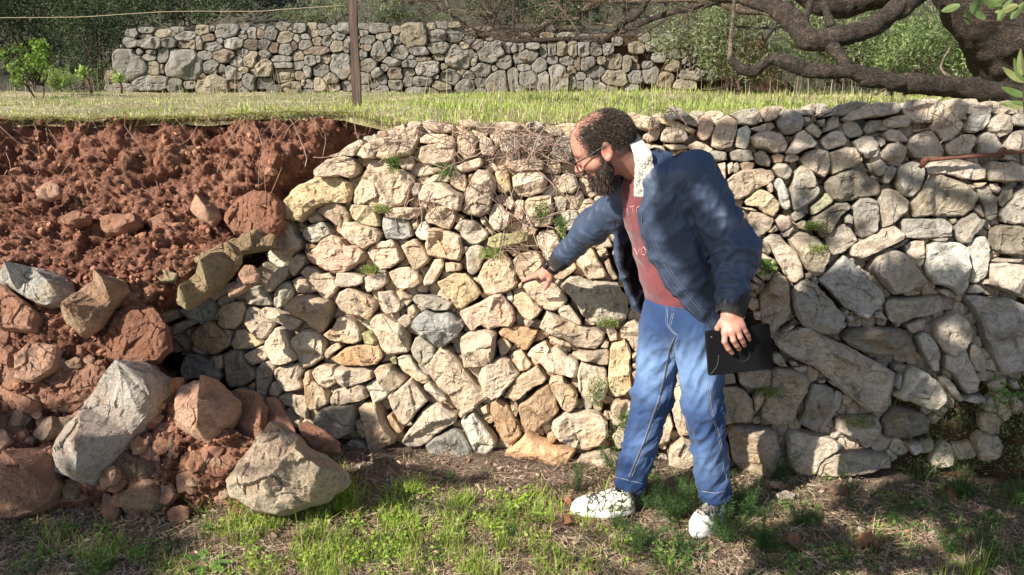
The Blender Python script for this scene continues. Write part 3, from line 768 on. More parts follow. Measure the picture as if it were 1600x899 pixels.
def stone_geo(poly, H, rng, n=40, rings=11, back=0.16, z0=-0.05, ridge=None, rough=1.0, closed=False, bulge=0.15):
    """poly in metres (u,v). returns V (u,v,w) with w outward, F, and is one closed boulder when closed."""
    A, c = area_centroid(poly)
    if A < 0: poly = poly[::-1]; A = -A
    sz = math.sqrt(A); p = resample(poly, n, rng)
    seed = rng.uniform(0, 100, 3)
    q3 = np.column_stack([p / sz * 2.2, np.zeros(n)]) + seed
    dirs = (p - c); rl = np.linalg.norm(dirs, axis=1, keepdims=True) + 1e-6
    p = p + dirs / rl * (0.030 * sz * fbm(q3, 2.2, 4) - 0.001 * sz)[:, None]
    ts = np.linspace(0, 1, rings + 1)[1:] ** 0.8
    U = c + (p - c)[None] * ts[:, None, None]              # rings,n,2
    e = (1 - ts)[:, None] * rl[:, 0][None] / (bulge * sz)
    prof = np.minimum(1, 0.30 + 0.70 * e) * (0.85 + 0.15 * np.clip(e, 0, 1))
    if ridge is not None and len(ridge):
        # linear faces between the outline (height 0) and the given ridge points
        k = np.arange(0, n, 2); pts = [Vector((float(a), float(b))) for a, b in p[k]] + [Vector((float(r[0]), float(r[1]))) for r in ridge]
        hh = [0.0] * len(k) + [float(r[2]) for r in ridge]
        from mathutils.geometry import delaunay_2d_cdt
        res = delaunay_2d_cdt(pts, [], [], 0, 1e-6)
        vv = np.array([[q[0], q[1]] for q in res[0]]); tri = [f for f in res[2]]; om = res[3]
        hv = np.array([hh[o[0]] if len(o) else 0 for o in om])
        fl = U.reshape(-1, 2); out = np.zeros(len(fl))
        for f in tri:
            a, b, d = vv[f[0]], vv[f[1]], vv[f[2]]
            M = np.array([b - a, d - a]).T
            det = np.linalg.det(M)
            if abs(det) < 1e-12: continue
            lb = (fl - a) @ np.linalg.inv(M).T
            ins = (lb[:, 0] >= -1e-4) & (lb[:, 1] >= -1e-4) & (lb.sum(1) <= 1.0001)
            out[ins] = hv[f[0]] * (1 - lb[ins].sum(1)) + hv[f[1]] * lb[ins, 0] + hv[f[2]] * lb[ins, 1]
        h = out.reshape(U.shape[:2]) + 0.25 * H * prof; hc = h[0].mean()
    else:
        k = rng.integers(5, 9); g = rng.normal(0, 0.50, (k, 2)); h0 = H * rng.uniform(0.8, 1.25, k)
        cc = rng.normal(0, 0.30 * sz, (k, 2))
        rel = (U - c)[:, :, None, :] - cc
        hf = (h0 + (rel * g).sum(-1)).min(-1)
        hc = float((h0 - (cc * g).sum(-1)).min())
        h = np.minimum(hf, H * 1.25) * prof + 0.0; h = np.maximum(h, 0.25 * H * prof)
    Q = np.concatenate([U, np.zeros(U.shape[:2] + (1,))], -1) + seed
    am = 0.010 * rough * min(1.6, sz / 0.13)
    h = h + am * (0.40 * fbm(Q, 15, 4, 0.7) + 0.75 * facet(Q, 11) + 0.30 * facet(Q + 9, 29) + 0.12 * (ridged(Q * np.array([1, 1.8, 1]), 9, 3) - 0.4)) * (0.45 + 0.55 * prof)
    V = [np.concatenate([c, [max(hc, 0.1 * H)]])[None], np.concatenate([U, h[..., None]], -1).reshape(-1, 3)]
    tail = [(1.0, z0), (0.97, (z0 - back) * 0.55), (0.86, -back)] if not closed else [(1.03, -0.25 * back), (1.0, -0.55 * back), (0.82, -0.85 * back), (0.5, -back)]
    for s_, zz in tail:
        nz = am * 1.2 * fbm(np.column_stack([p, np.full(n, zz)]) + seed, 12, 2)
        V.append(np.column_stack([c + (p - c) * (s_ + nz / sz)[:, None], np.full(n, zz)]))
    V = np.concatenate(V); nr = rings + len(tail); F = []
    base = lambda r: 1 + r * n
    j = np.arange(n); j1 = (j + 1) % n
    cap = np.stack([np.zeros(n, int), base(0) + j, base(0) + j1, np.zeros(n, int)], 1)
    for r in range(nr - 1): F.append(np.stack([base(r) + j, base(r + 1) + j, base(r + 1) + j1, base(r) + j1], 1))
    V = np.vstack([V, [[c[0], c[1], V[-1][2]]]]); e_ = len(V) - 1
    F = np.concatenate(F); T = np.concatenate([np.stack([np.zeros(n, int), base(0) + j, base(0) + j1], 1), np.stack([np.full(n, e_), base(nr - 1) + j1, base(nr - 1) + j], 1)])
    F = np.concatenate([T, F[:, [0, 1, 2]], F[:, [0, 2, 3]]])
    return V, F, sz
def vary(code, rng):
    t = np.array(TINT[code]); v = rng.normal(1, 0.10); wm = rng.normal(0, 0.025); return np.clip(t * v * np.array([1 + wm, 1 + wm * .1, 1 - wm]), 0.02, 0.8)
M_STONE = stone_mat("limestone", 0.5, moss=0.10)
M_STONE_FAR = stone_mat("weathered_limestone", 0.6, moss=0.15)
M_ROCK = stone_mat("fallen_limestone", 0.55, bs=1.0, dirtamt=0.40, moss=0.0)

# --- front wall plane
W0 = np.array([0.0, 3.34, 0.0]); WU = np.array([1.0, -0.13, 0.0]); WU /= np.linalg.norm(WU)
WV = np.cross(WN, WU); WV = WV if WV[2] > 0 else -WV
def on_wall(px, py, off=0.0):
    d = ray(px, py); o = np.array([0, 0, CAMH]); s = np.dot(W0 + WN * off - o, WN) / np.dot(d, WN); q = o + d * s - W0
    return np.dot(q, WU), np.dot(q, WV)
def parse_trace(txt):
    out = []; x0 = y0 = 0; u = 1
    for ln in txt.strip().splitlines():
        s = ln.split()
        if ln[0] == '@': x0, y0, u = float(s[0][1:]), float(s[1]), float(s[2]); continue
        v = np.array(list(map(float, s[1:]))).reshape(-1, 2); out.append((s[0], v * u + [x0, y0]))
    return out
traced = parse_trace(WALL_TRACE)
# --- fill the gaps and what the man hides with smaller stones
gs = 4.0; gx0, gy0, gw, gh = 200, 140, 380, 165
occ = np.zeros((gh, gw), bool); cx = gx0 + (np.arange(gw) + 0.5) * gs; cy = gy0 + (np.arange(gh) + 0.5) * gs
CX, CY = np.meshgrid(cx, cy)
def inpoly(poly, X, Y):
    r = np.zeros(X.shape, bool); x, y = poly[:, 0], poly[:, 1]; x1, y1 = np.roll(x, -1), np.roll(y, -1)
    for a, b, c_, d_ in zip(x, y, x1, y1):
        if b == d_: continue
        k = ((b > Y) != (d_ > Y)) & (X < (c_ - a) * (Y - b) / (d_ - b) + a); r ^= k
    return r
for c_, pl in traced:
    m_ = (CX > pl[:, 0].min() - 5) & (CX < pl[:, 0].max() + 5) & (CY > pl[:, 1].min() - 5) & (CY < pl[:, 1].max() + 5)
    if m_.any(): occ[m_] |= inpoly(pl, CX[m_], CY[m_])
top = np.interp(cx, [400, 500, 560, 640, 760, 900, 980, 1120, 1300, 1450, 1720], [330, 262, 215, 187, 200, 192, 176, 172, 160, 152, 158])
bot = np.interp(cx, [300, 400, 480, 560, 700, 900, 1100, 1300, 1400, 1720], [560, 640, 690, 706, 728, 742, 750, 746, 738, 728])
left = np.interp(cy, [170, 240, 300, 420, 480, 560, 640, 700], [560, 520, 450, 400, 270, 262, 330, 480])
region = (CY > top[None]) & (CY < bot[None]) & (CX > left[:, None]) & (CX < 1710)
free = region & ~occ & ~((CX > 1400) & (CY > 600) & (np.sin(CX * .071 + 1) + np.cos(CY * .093) + np.sin((CX + CY) * .05) > -.2))
fillers = []
pts_free = np.stack([CX[free], CY[free]], 1)
pad = np.pad(free, 1); inner = pad[:-2, 1:-1] & pad[2:, 1:-1] & pad[1:-1, :-2] & pad[1:-1, 2:]
nf = ~free & (pad[:-2, 1:-1] | pad[2:, 1:-1] | pad[1:-1, :-2] | pad[1:-1, 2:])
near_blk = np.stack([CX[nf], CY[nf]], 1)
def nearest(a, b):
    out = np.full(len(a), 1e9)
    for i in range(0, len(a), 400): out[i:i + 400] = np.sqrt(((a[i:i + 400, None] - b[None]) ** 2).sum(-1)).min(1)
    return out
D = nearest(pts_free, near_blk)
frng = np.random.default_rng(5)
order = np.argsort(-(np.minimum(D, 26) + frng.uniform(0, 6, len(D)))); sx = []
for i in order:
    if D[i] < 5.0: continue
    x, y = pts_free[i]; sp = float(np.clip(D[i] * 1.7, 12, 44)) * (1.0 if D[i] < 20 else frng.uniform(0.7, 1.15))
    if sx:
        tk = np.array(sx)
        if (np.hypot(tk[:, 0] - x, (tk[:, 1] - y) * 1.25) < np.maximum(sp, tk[:, 2]) * 0.95).any(): continue
    sx.append((x, y, sp))
sx = np.array(sx)
def is_free(x, y):
    i = ((y - gy0) / gs).astype(int).clip(0, gh - 1); j = ((x - gx0) / gs).astype(int).clip(0, gw - 1); return free[i, j]
for k_, (x, y, sp) in enumerate(sx):
    oth = np.delete(sx, k_, 0); oth = oth[np.hypot(oth[:, 0] - x, oth[:, 1] - y) < 110]; pts = []
    for a in np.arange(14) / 14 * 2 * np.pi + frng.uniform(0, .4):
        rr = np.arange(1, 1.25 * sp, 1.0); X_, Y_ = x + np.cos(a) * rr, y + np.sin(a) * rr
        bad = ~is_free(X_, Y_)
        if len(oth): bad |= np.hypot(X_ - x, Y_ - y) > np.hypot(X_[:, None] - oth[:, 0], Y_[:, None] - oth[:, 1]).min(1) - 1.0
        b_ = np.where(bad)[0]; r = rr[b_[0]] if len(b_) else rr[-1]
        pts.append((x + np.cos(a) * r, y + np.sin(a) * r))
    fillers.append((frng.choice(list('ccctgwtt')), np.array(pts)))
stones = [(c_, pl, False) for c_, pl in traced] + [(c_, pl, True) for c_, pl in fillers]
def px_area(pl): return abs(area_centroid(pl)[0])
stones.sort(key=lambda s: -px_area(s[1]))
wall = empty("dry_stone_wall", (0.4, 3.3, 0))
tag(wall, "front dry stone wall of cream limestone, collapsed at its left end, behind the man", "wall")
srng = np.random.default_rng(21)
rest = Acc(); nfront = 0
def place_wall(V, off): return W0 + V[:, :1] * WU + V[:, 1:2] * WV + (V[:, 2:3] + off) * WN
for c_, pl, fil in stones:
    uv = np.array([on_wall(a, b) for a, b in pl]); A = px_area(pl)
    if A < (150 if fil else 40): continue
    big = A > 900
    H = float(np.clip(0.40 * math.sqrt(abs(area_centroid(uv)[0])), 0.025, 0.075)) * srng.uniform(0.8, 1.2)
    V, F, sz = stone_geo(uv, H, srng, n=72 if A > 4000 else (52 if big else 28), rings=24 if A > 4000 else (16 if big else 7), z0=-0.05, back=0.17, bulge=0.055 if big else 0.09)
    off = srng.normal(0, 0.010) - (0.055 if fil else 0.0) - (0.012 if A < 500 else 0)
    Vw = place_wall(V, off); col = vary(c_, srng); gx_ = 0.48 * float(sstep(1130, 1300, pl[:, 0].mean())); col = col * (1 - gx_) + gx_ * np.array([.84, .82, .77]) * col.mean()
    if c_ == 't' or c_ == 'o' or c_ == 'p': pass
    if nfront < 100: mesh_obj("stone", Vw, F, M_STONE, wall, True, col, 24); nfront += 1
    else: rest.add(Vw, F, col)
o = rest.build("packing_stones", M_STONE, wall, True, 26); o['kind'] = 'stuff'
# dark earth core behind the faces
def core_mat():
    m, t, b = new_mat("wall_core_earth"); oc = objco(t); n = noise(t, 12, 5, 0.7, oc)
    t.links.new(ramp(t, n, [(0.35, (0.03, 0.02, 0.014)), (0.6, (0.085, 0.052, 0.034)), (0.75, (0.14, 0.10, 0.055))]), b.inputs['Base Color']); b.inputs['Roughness'].default_value = 1; bump(t, n, 1, 0.04, b); return m
M_CORE = core_mat()
M_CORE.node_tree.nodes['Principled BSDF'].inputs['Specular IOR Level'].default_value = 0
co = []
cl = [(640, 192), (560, 235), (520, 262), (450, 330), (440, 400), (340, 470), (280, 500), (262, 560), (330, 620), (480, 700), (560, 720), (700, 745), (900, 760), (1100, 765), (1300, 765), (1740, 765), (1740, 160), (1450, 163), (1300, 172), (1120, 185), (980, 190), (900, 205), (760, 212)]
uv = np.array([on_wall(a, b, -0.085) for a, b in cl])
n_ = len(uv); Vc = np.concatenate([np.column_stack([uv, np.full(n_, -0.085)]), np.column_stack([uv, np.full(n_, -0.42)])])
Vw = place_wall(Vc, 0)
mesh_obj("earth_core", Vw, [list(range(n_)), list(range(2 * n_ - 1, n_ - 1, -1))] + [[i, n_ + i, n_ + (i + 1) % n_, (i + 1) % n_] for i in range(n_)], M_CORE, wall, False)

# --- far wall
FW_Y = 8.2
far = empty("dry_stone_wall", (0, FW_Y, 1.5))
tag(far, "far grey dry stone wall across the grassy terrace, behind the wooden post", "wall")
seeds = []
for ln in FAR_TRACE.strip().splitlines():
    if ln[0] == '@': fx0 = float(ln[1:]); continue
    v = np.array(list(map(float, ln.split()))).reshape(-1, 4) * 2.5; v[:, 0] += fx0; seeds += v.tolist()
seeds = np.array(seeds)
def farp(px, py):
    q = P(px, py, FW_Y + 0.0); return q[0], q[2]
fl = seeds[:, 2:4]
frng = np.random.default_rng(9); fstones = []
ang = np.arange(22) / 22 * 2 * np.pi
for i, (x, y, w_, h_) in enumerate(seeds):
    nb = [j for j in range(len(seeds)) if j != i and abs(seeds[j, 0] - x) < 60 and abs(seeds[j, 1] - y) < 60]
    nbA = seeds[nb]; pts = []
    for a in ang:
        dx, dy_ = math.cos(a), math.sin(a); rmax = 1.28 / math.sqrt((dx / (w_ / 2)) ** 2 + (dy_ / (h_ / 2)) ** 2)
        rmax = min(rmax, 1.12 * min(w_ / 2 / max(abs(dx), 1e-3), h_ / 2 / max(abs(dy_), 1e-3)))
        rr = np.arange(1, rmax, 0.8); 
        if len(rr) == 0: rr = np.array([rmax])
        X_, Y_ = x + dx * rr, y + dy_ * rr
        own = ((X_ - x) / w_) ** 2 + ((Y_ - y) / h_) ** 2
        oth = (((X_[:, None] - nbA[:, 0]) / nbA[:, 2]) ** 2 + ((Y_[:, None] - nbA[:, 1]) / nbA[:, 3]) ** 2).min(1)
        bad = np.where(own > oth)[0]; r = rr[bad[0]] - 1.1 if len(bad) else rmax
        pts.append((x + dx * r, y + dy_ * r))
    fstones.append(np.array(pts))
fstones.sort(key=lambda p_: -px_area(p_)); facc = Acc()
for i, pl in enumerate(fstones):
    uv = np.array([farp(a, b) for a, b in pl]); A = px_area(pl)
    if A < 12: continue
    V, F, sz = stone_geo(uv, float(np.clip(0.30 * math.sqrt(abs(area_centroid(uv)[0])), 0.02, 0.09)), frng, n=28, rings=8, z0=-0.09, back=0.2, rough=0.8, bulge=0.06)
    xm = pl[:, 0].mean()
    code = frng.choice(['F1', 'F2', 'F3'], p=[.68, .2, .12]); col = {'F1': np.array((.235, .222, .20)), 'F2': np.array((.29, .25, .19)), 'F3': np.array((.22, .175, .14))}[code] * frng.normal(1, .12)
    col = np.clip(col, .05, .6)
    Vw = np.column_stack([V[:, 0], FW_Y - V[:, 2] + frng.normal(0, .015), V[:, 1]])
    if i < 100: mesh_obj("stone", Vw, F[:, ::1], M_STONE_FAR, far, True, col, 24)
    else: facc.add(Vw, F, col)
o = facc.build("small_stones", M_STONE_FAR, far, True, 26); o['kind'] = 'stuff'
cl = [(206, 58), (300, 52), (700, 52), (1040, 56), (1200, 60), (1240, 150), (1240, 170), (140, 170), (176, 120), (188, 80)]
V0 = np.array([[farp(a, b)[0], FW_Y + 0.07, farp(a, b)[1]] for a, b in cl]); V1 = V0 + [0, 0.5, 0]; n_ = len(cl)
mesh_obj("earth_core", np.vstack([V0, V1]), [list(range(n_)), list(range(2 * n_ - 1, n_ - 1, -1))] + [[i, n_ + i, n_ + (i + 1) % n_, (i + 1) % n_] for i in range(n_)], M_CORE, far, False)

# --- fallen stones, each one a thing
rrng = np.random.default_rng(33)
for (Yd, th, code, outl, ridge, lab) in FALLEN:
    pl = np.array(list(map(float, outl.split()))).reshape(-1, 2)
    A, c = area_centroid(pl); c3 = P(c[0], c[1], Yd)
    # a local plane that leans back with the heap
    n3 = np.array([0.0, -0.80, 0.60]); u3 = np.array([1.0, 0, 0]); v3 = np.cross(n3, u3); v3 = v3 if v3[2] > 0 else -v3
    def onp(x, y):
        d = ray(x, y); o_ = np.array([0, 0, CAMH]); s = np.dot(c3 - o_, n3) / np.dot(d, n3); q = o_ + d * s - c3; return np.dot(q, u3), np.dot(q, v3)
    uv = np.array([onp(a, b) for a, b in pl]); rg = None
    if ridge: rg = [(*onp(float(a), float(b)), 1.35 * float(h)) for a, b, h in (s.split() for s in ridge.split(';'))]
    A_ = abs(A); big = A_ > 2500
    V, F, sz = stone_geo(uv, th * (0.32 if rg else 0.42), rrng, n=110 if big else 48, rings=44 if big else 16, back=th * 0.75, closed=True, ridge=rg, rough=1.4 if code == 'H' else (0.7 if rg else 0.85), bulge=0.08)
    Vw = c3 + V[:, :1] * u3 + V[:, 1:2] * v3 + V[:, 2:3] * n3
    g = "stones fallen from the broken wall"
    name = "boulder" if A_ > 5000 else "fallen_stone"
    tag(mesh_obj(name, Vw, F, M_ROCK, None, True, vary(code, rrng), 26), lab, "stone", g)
# ------------------------------------------------------------------ leaves, blades, twigs
def leaf_mat(name, trans=0.35, rough=0.55):
    m, t, b = new_mat(name); oc = objco(t); c = attr(t); n = noise(t, 30, 3, 0.6, oc)
    c = mixc(t, 1.0, c, ramp(t, n, [(0.3, (0.75, 0.75, 0.75)), (0.7, (1.2, 1.2, 1.2))]), 'MULTIPLY')
    t.links.new(c, b.inputs['Base Color']); b.inputs['Roughness'].default_value = rough; b.inputs['Specular IOR Level'].default_value = 0.3
    tr = t.nodes.new("ShaderNodeBsdfTranslucent"); t.links.new(mixc(t, 1.0, c, (1.0, 1.15, 0.5), 'MULTIPLY'), tr.inputs[0])
    mx = t.nodes.new("ShaderNodeMixShader"); mx.inputs[0].default_value = trans
    t.links.new(b.outputs[0], mx.inputs[1]); t.links.new(tr.outputs[0], mx.inputs[2])
    out = [n_ for n_ in t.nodes if n_.type == 'OUTPUT_MATERIAL'][0]; t.links.new(mx.outputs[0], out.inputs[0]); return m
M_LEAF = leaf_mat("leaf"); M_DRY = leaf_mat("dry_plant", 0.1, 0.8)
def bark_mat(name, cols, sc_=30):
    m, t, b = new_mat(name); oc = objco(t); mp = t.nodes.new("ShaderNodeMapping"); mp.inputs[3].default_value = (.45, 1, 1.3); mp.inputs[2].default_value = (0, .35, 0); t.links.new(oc, mp.inputs[0])
    n = noise(t, sc_, 6, 0.75, mp.outputs[0], 1.5); n2 = noise(t, 7, 4, 0.7, oc)
    v = t.nodes.new("ShaderNodeTexVoronoi"); v.feature = 'DISTANCE_TO_EDGE'; v.inputs['Scale'].default_value = sc_ * 0.8
    dn = t.nodes.new("ShaderNodeTexNoise"); dn.inputs['Scale'].default_value = 12; t.links.new(oc, dn.inputs['Vector'])
    mv = t.nodes.new("ShaderNodeMix"); mv.data_type = 'VECTOR'; mv.inputs[0].default_value = 0.35; t.links.new(mp.outputs[0], mv.inputs[4]); t.links.new(dn.outputs[1], mv.inputs[5]); t.links.new(mv.outputs[1], v.inputs['Vector'])
    c = ramp(t, n, [(0.3, cols[0]), (0.5, cols[1]), (0.7, cols[2])])
    c = mixc(t, 1.0, c, ramp(t, n2, [(0.35, (0.55, 0.55, 0.55)), (0.65, (1.15, 1.1, 1.05))]), 'MULTIPLY')
    c = mixc(t, 1.0, c, ramp(t, v.outputs[0], [(0, (0.42, 0.42, 0.42)), (0.14, (1, 1, 1))]), 'MULTIPLY')
    t.links.new(c, b.inputs['Base Color']); b.inputs['Roughness'].default_value = 0.95
    p = bump(t, ramp(t, v.outputs[0], [(0, (0, 0, 0)), (0.25, (1, 1, 1))]), 0.7, 0.02, None); bump(t, n, 1.0, 0.03, b, p); return m
M_BARK = bark_mat("olive_bark", [(0.035, 0.026, 0.02), (0.10, 0.075, 0.055), (0.24, 0.18, 0.135)], 34)
M_PALEBARK = bark_mat("pale_bark", [(0.20, 0.15, 0.10), (0.36, 0.28, 0.19), (0.46, 0.38, 0.28)], 40)
M_TWIG = bark_mat("twig", [(0.10, 0.065, 0.045), (0.22, 0.15, 0.11), (0.34, 0.25, 0.18)], 60)

def strips(base, dirs, length, width, bend, side, segs=3, tip=0.05):
    """curved tapered blades. base,dirs,bend,side (n,3); length,width (n,)"""
    n = len(base); V = np.zeros((n, segs + 1, 2, 3))
    for k in range(segs + 1):
        t = k / segs; c = base + dirs * (length * t)[:, None] + bend * (length * t * t)[:, None]
        w_ = (width * (1 - t ** 1.5 * (1 - tip)))[:, None] * 0.5
        V[:, k, 0] = c - side * w_; V[:, k, 1] = c + side * w_
    V = V.reshape(n, -1, 3); i = (np.arange(n) * (segs + 1) * 2)[:, None]
    F = np.concatenate([np.stack([i[:, 0] + 2 * k, i[:, 0] + 2 * k + 1, i[:, 0] + 2 * k + 3, i[:, 0] + 2 * k + 2], 1) for k in range(segs)])
    return V.reshape(-1, 3), F, (segs + 1) * 2
def unit(v): return v / (np.linalg.norm(v, axis=-1, keepdims=True) + 1e-9)
def grass(acc, pts, h, w_, cols, rng, lean=0.35, droop=0.45, segs=3):
    n = len(pts); up = np.array([0, 0, 1.0]); a = rng.uniform(0, 2 * np.pi, n)
    hv = np.stack([np.cos(a), np.sin(a), np.zeros(n)], 1); d = unit(up + hv * rng.normal(0, lean, n)[:, None])
    bend = hv * rng.uniform(0, droop, n)[:, None] - up * rng.uniform(0, droop * 0.5, n)[:, None]
    s = unit(np.cross(d, unit(hv + rng.normal(0, .4, (n, 3))))); V, F, k = strips(pts, d, h, w_, bend, s, segs)
    acc.add(V, F, np.repeat(cols, k, 0))
def leaves(acc, pts, size, cols, rng, asp=2.2, normal=None, nz=1.0):
    """little folded lens-shaped leaves"""
    n = len(pts); d = unit(rng.normal(0, 1, (n, 3)) * np.array([1, 1, nz])); s = unit(np.cross(d, unit(rng.normal(0, 1, (n, 3)) + (0 if normal is None else np.array(normal) * 1.5))))
    nn = np.cross(d, s); L = (size * 0.5)[:, None]; W = L / asp
    V = np.stack([pts - d * L, pts - d * L * 0.2 + s * W + nn * W * 0.35, pts + d * L, pts - d * L * 0.2 - s * W + nn * W * 0.35], 1).reshape(-1, 3)
    i = np.arange(n) * 4; F = np.stack([i, i + 1, i + 2, i + 3], 1); acc.add(V, F, np.repeat(cols, 4, 0))
def tube(acc, path, radii, sides=8, rough=0.0, seed=0, tint=None, cap=True, sub=1):
    path = np.asarray(path, float); radii = np.asarray(radii, float)
    if sub > 1:                                                   # smooth the path
        n0 = len(path); tt = np.linspace(0, n0 - 1, (n0 - 1) * sub + 1); i = np.clip(tt.astype(int), 0, n0 - 2); f = (tt - i)[:, None]
        g = lambda k: path[np.clip(k, 0, n0 - 1)]
        p0, p1, p2, p3 = g(i - 1), g(i), g(i + 1), g(i + 2)
        path2 = 0.5 * (2 * p1 + (p2 - p0) * f + (2 * p0 - 5 * p1 + 4 * p2 - p3) * f ** 2 + (3 * p1 - p0 - 3 * p2 + p3) * f ** 3)
        radii = np.interp(tt, np.arange(n0), radii); path = path2
    n = len(path); tg = np.gradient(path, axis=0); tg = unit(tg)
    ref = np.array([0.13, 0.31, 0.94]); a = unit(np.cross(tg, ref)); b = np.cross(tg, a)
    th = np.arange(sides) / sides * 2 * np.pi
    ring = np.cos(th)[None, :, None] * a[:, None] + np.sin(th)[None, :, None] * b[:, None]
    r = radii[:, None] * np.ones(sides)
    if rough:
        q = path[:, None] + ring * radii[:, None, None]; r = r * (1 + rough * fbm(q + seed, 0.35 / max(radii.mean(), .004), 3) + rough * 0.3 * ridged(q * np.array([1, 1, .6]) + seed, 0.9 / max(radii.mean(), .004), 2) + rough * .35 * fbm(q + seed + 5, 1.6 / max(radii.mean(), .004), 3))
    V = (path[:, None] + ring * r[..., None]).reshape(-1, 3); j = np.arange(sides); j1 = (j + 1) % sides
    F = np.concatenate([np.stack([k * sides + j, k * sides + j1, (k + 1) * sides + j1, (k + 1) * sides + j], 1) for k in range(n - 1)])
    if cap:
        V = np.vstack([V, path[:1], path[-1:]]); e0, e1 = len(V) - 2, len(V) - 1
        F = np.concatenate([F, np.stack([np.full(sides, e0), j1, j, j], 1)[:, [0, 1, 2, 2]], np.stack([np.full(sides, e1), (n - 1) * sides + j, (n - 1) * sides + j1, (n - 1) * sides + j1], 1)])
        F4 = F[:-2 * sides]; F3 = F[-2 * sides:, :3]
        acc.V.append(V); acc.F.append(F4 + acc.n); acc.F.append(F3 + acc.n); acc.n += len(V)
        if tint is not None: acc.T.append(np.tile(tint, (len(V), 1)))
    else: acc.add(V, F, tint)
def pxpath(pts): return np.array([P(x, y, Y_) for x, y, Y_ in pts])
def colmix(rng, n, pal, jit=0.12):
    pal = np.array(pal); return np.clip(pal[rng.integers(0, len(pal), n)] * rng.normal(1, jit, (n, 1)), 0.004, 0.9)
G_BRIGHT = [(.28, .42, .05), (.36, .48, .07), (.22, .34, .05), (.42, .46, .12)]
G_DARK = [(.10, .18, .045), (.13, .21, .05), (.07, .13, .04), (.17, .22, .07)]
STRAW = [(.50, .38, .25), (.38, .27, .18), (.58, .47, .32), (.27, .18, .125), (.18, .12, .09)]
PURP = [(.36, .24, .19), (.27, .17, .13), (.48, .36, .28), (.18, .12, .10)]
prng = np.random.default_rng(77)
def gpts(px, py):
    """pixels -> points on the lower ground"""
    b = -(py - 449.5) / FPX; a = (px - 800) / FPX; dx, dy_, dz_ = a, CP + b * SP, -SP + b * CP; t = -CAMH / dz_
    x, y = dx * t, dy_ * t; return np.stack([x, y, gz(x, y)], 1)
def pnoise(px, py, s, k): return fbm(np.stack([px / s, py / s, np.full(len(px), k)], 1), 1, 3)
# ---------- foreground: litter
n = 44000
px = prng.uniform(-120, 1720, n); py = 699 + 230 * prng.uniform(0, 1, n) ** 0.9
pt = gpts(px, py); keep = (pt[:, 1] < wallY(pt[:, 0], 0) - 0.02) & ~((px < 520) & (py < 770))
pt, px, py = pt[keep], px[keep], py[keep]; n = len(pt)
acc = Acc(); a = prng.uniform(0, 2 * np.pi, n); d = np.stack([np.cos(a), np.sin(a), prng.normal(0.08, .16, n)], 1); s_ = unit(np.cross(d, [0, 0, 1.0]) + prng.normal(0, .5, (n, 3)))
L = prng.gamma(2.2, .016, n).clip(.012, .14); pt[:, 2] += prng.uniform(0, .022, n)
V, F, k = strips(pt - d * (L / 2)[:, None], d, L, prng.uniform(.0014, .0034, n), prng.normal(0, .12, (n, 3)), s_, 2, .5)
cc = np.where((pnoise(px, py, 160, 3) + (px < 950) * .15 * (py < 765) > .16)[:, None], colmix(prng, n, PURP), colmix(prng, n, STRAW)); acc.add(V, F, np.repeat(cc, k, 0))
# small broken leaves
n = 3800; px = prng.uniform(-50, 1650, n); py = prng.uniform(705, 905, n); pt = gpts(px, py); keep = (pt[:, 1] < wallY(pt[:, 0], 0) - 0.02) & ~((px < 520) & (py < 770)); pt = pt[keep]; n = len(pt); pt[:, 2] += prng.uniform(.002, .02, n)
leaves(acc, pt, prng.uniform(.012, .035, n), colmix(prng, n, [(.30, .17, .11), (.40, .26, .18), (.20, .12, .09), (.46, .33, .24)]), prng, 2.0, (0, 0, 1), .3)
tag(acc.build("dry_leaf_litter", M_DRY, None, False), kind='stuff', label="brown dry twigs and leaf bits covering the ground")
# ---------- foreground: grass
def green_density(px, py):
    d_ = 0.30 + 0.0 * px
    d_ = d_ + 1.3 * sstep(755, 790, py) * sstep(330, 420, px) * sstep(920, 780, px)
    d_ = d_ + 0.5 * sstep(790, 830, py) * sstep(980, 700, px) * sstep(250, 420, px)
    d_ = d_ + 0.55 * np.exp(-((px - 560) / 40) ** 2 - ((py - 770) / 22) ** 2) * 2 + 0.9 * np.exp(-((px - 715) / 45) ** 2 - ((py - 772) / 20) ** 2)
    d_ = d_ + 0.45 * sstep(790, 860, py) * sstep(420, 100, px)
    d_ = d_ + 0.45 * sstep(930, 1050, px) + 0.7 * sstep(1470, 1590, px) * sstep(800, 690, py)
    d_ = d_ - 0.45 * ((px > 540) & (px < 880) & (py < 765))
    return np.clip(d_ * (0.55 + 2.0 * pnoise(px, py, 60, 9)), 0.02, 1.5)
n = 125000; px = prng.uniform(-150, 1750, n); py = prng.uniform(700, 935, n); pr = green_density(px, py) / 1.6
pt = gpts(px, py); keep = (prng.uniform(0, 1, n) < pr) & (pt[:, 1] < wallY(pt[:, 0], 0) - 0.015) & ~((px < 480) & (py < 772)); pt, px, py = pt[keep], px[keep], py[keep]; n = len(pt)
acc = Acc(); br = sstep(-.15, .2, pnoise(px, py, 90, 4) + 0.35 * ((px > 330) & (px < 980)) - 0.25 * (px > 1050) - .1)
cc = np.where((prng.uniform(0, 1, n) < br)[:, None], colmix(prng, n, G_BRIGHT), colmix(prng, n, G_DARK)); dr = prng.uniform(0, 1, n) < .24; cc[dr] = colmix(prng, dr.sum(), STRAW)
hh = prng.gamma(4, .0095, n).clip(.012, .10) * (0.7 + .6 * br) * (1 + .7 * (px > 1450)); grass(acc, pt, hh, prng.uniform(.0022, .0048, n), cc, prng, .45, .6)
tag(acc.build("grass", M_LEAF, None, False), kind='stuff', label="short green grass growing through the litter")
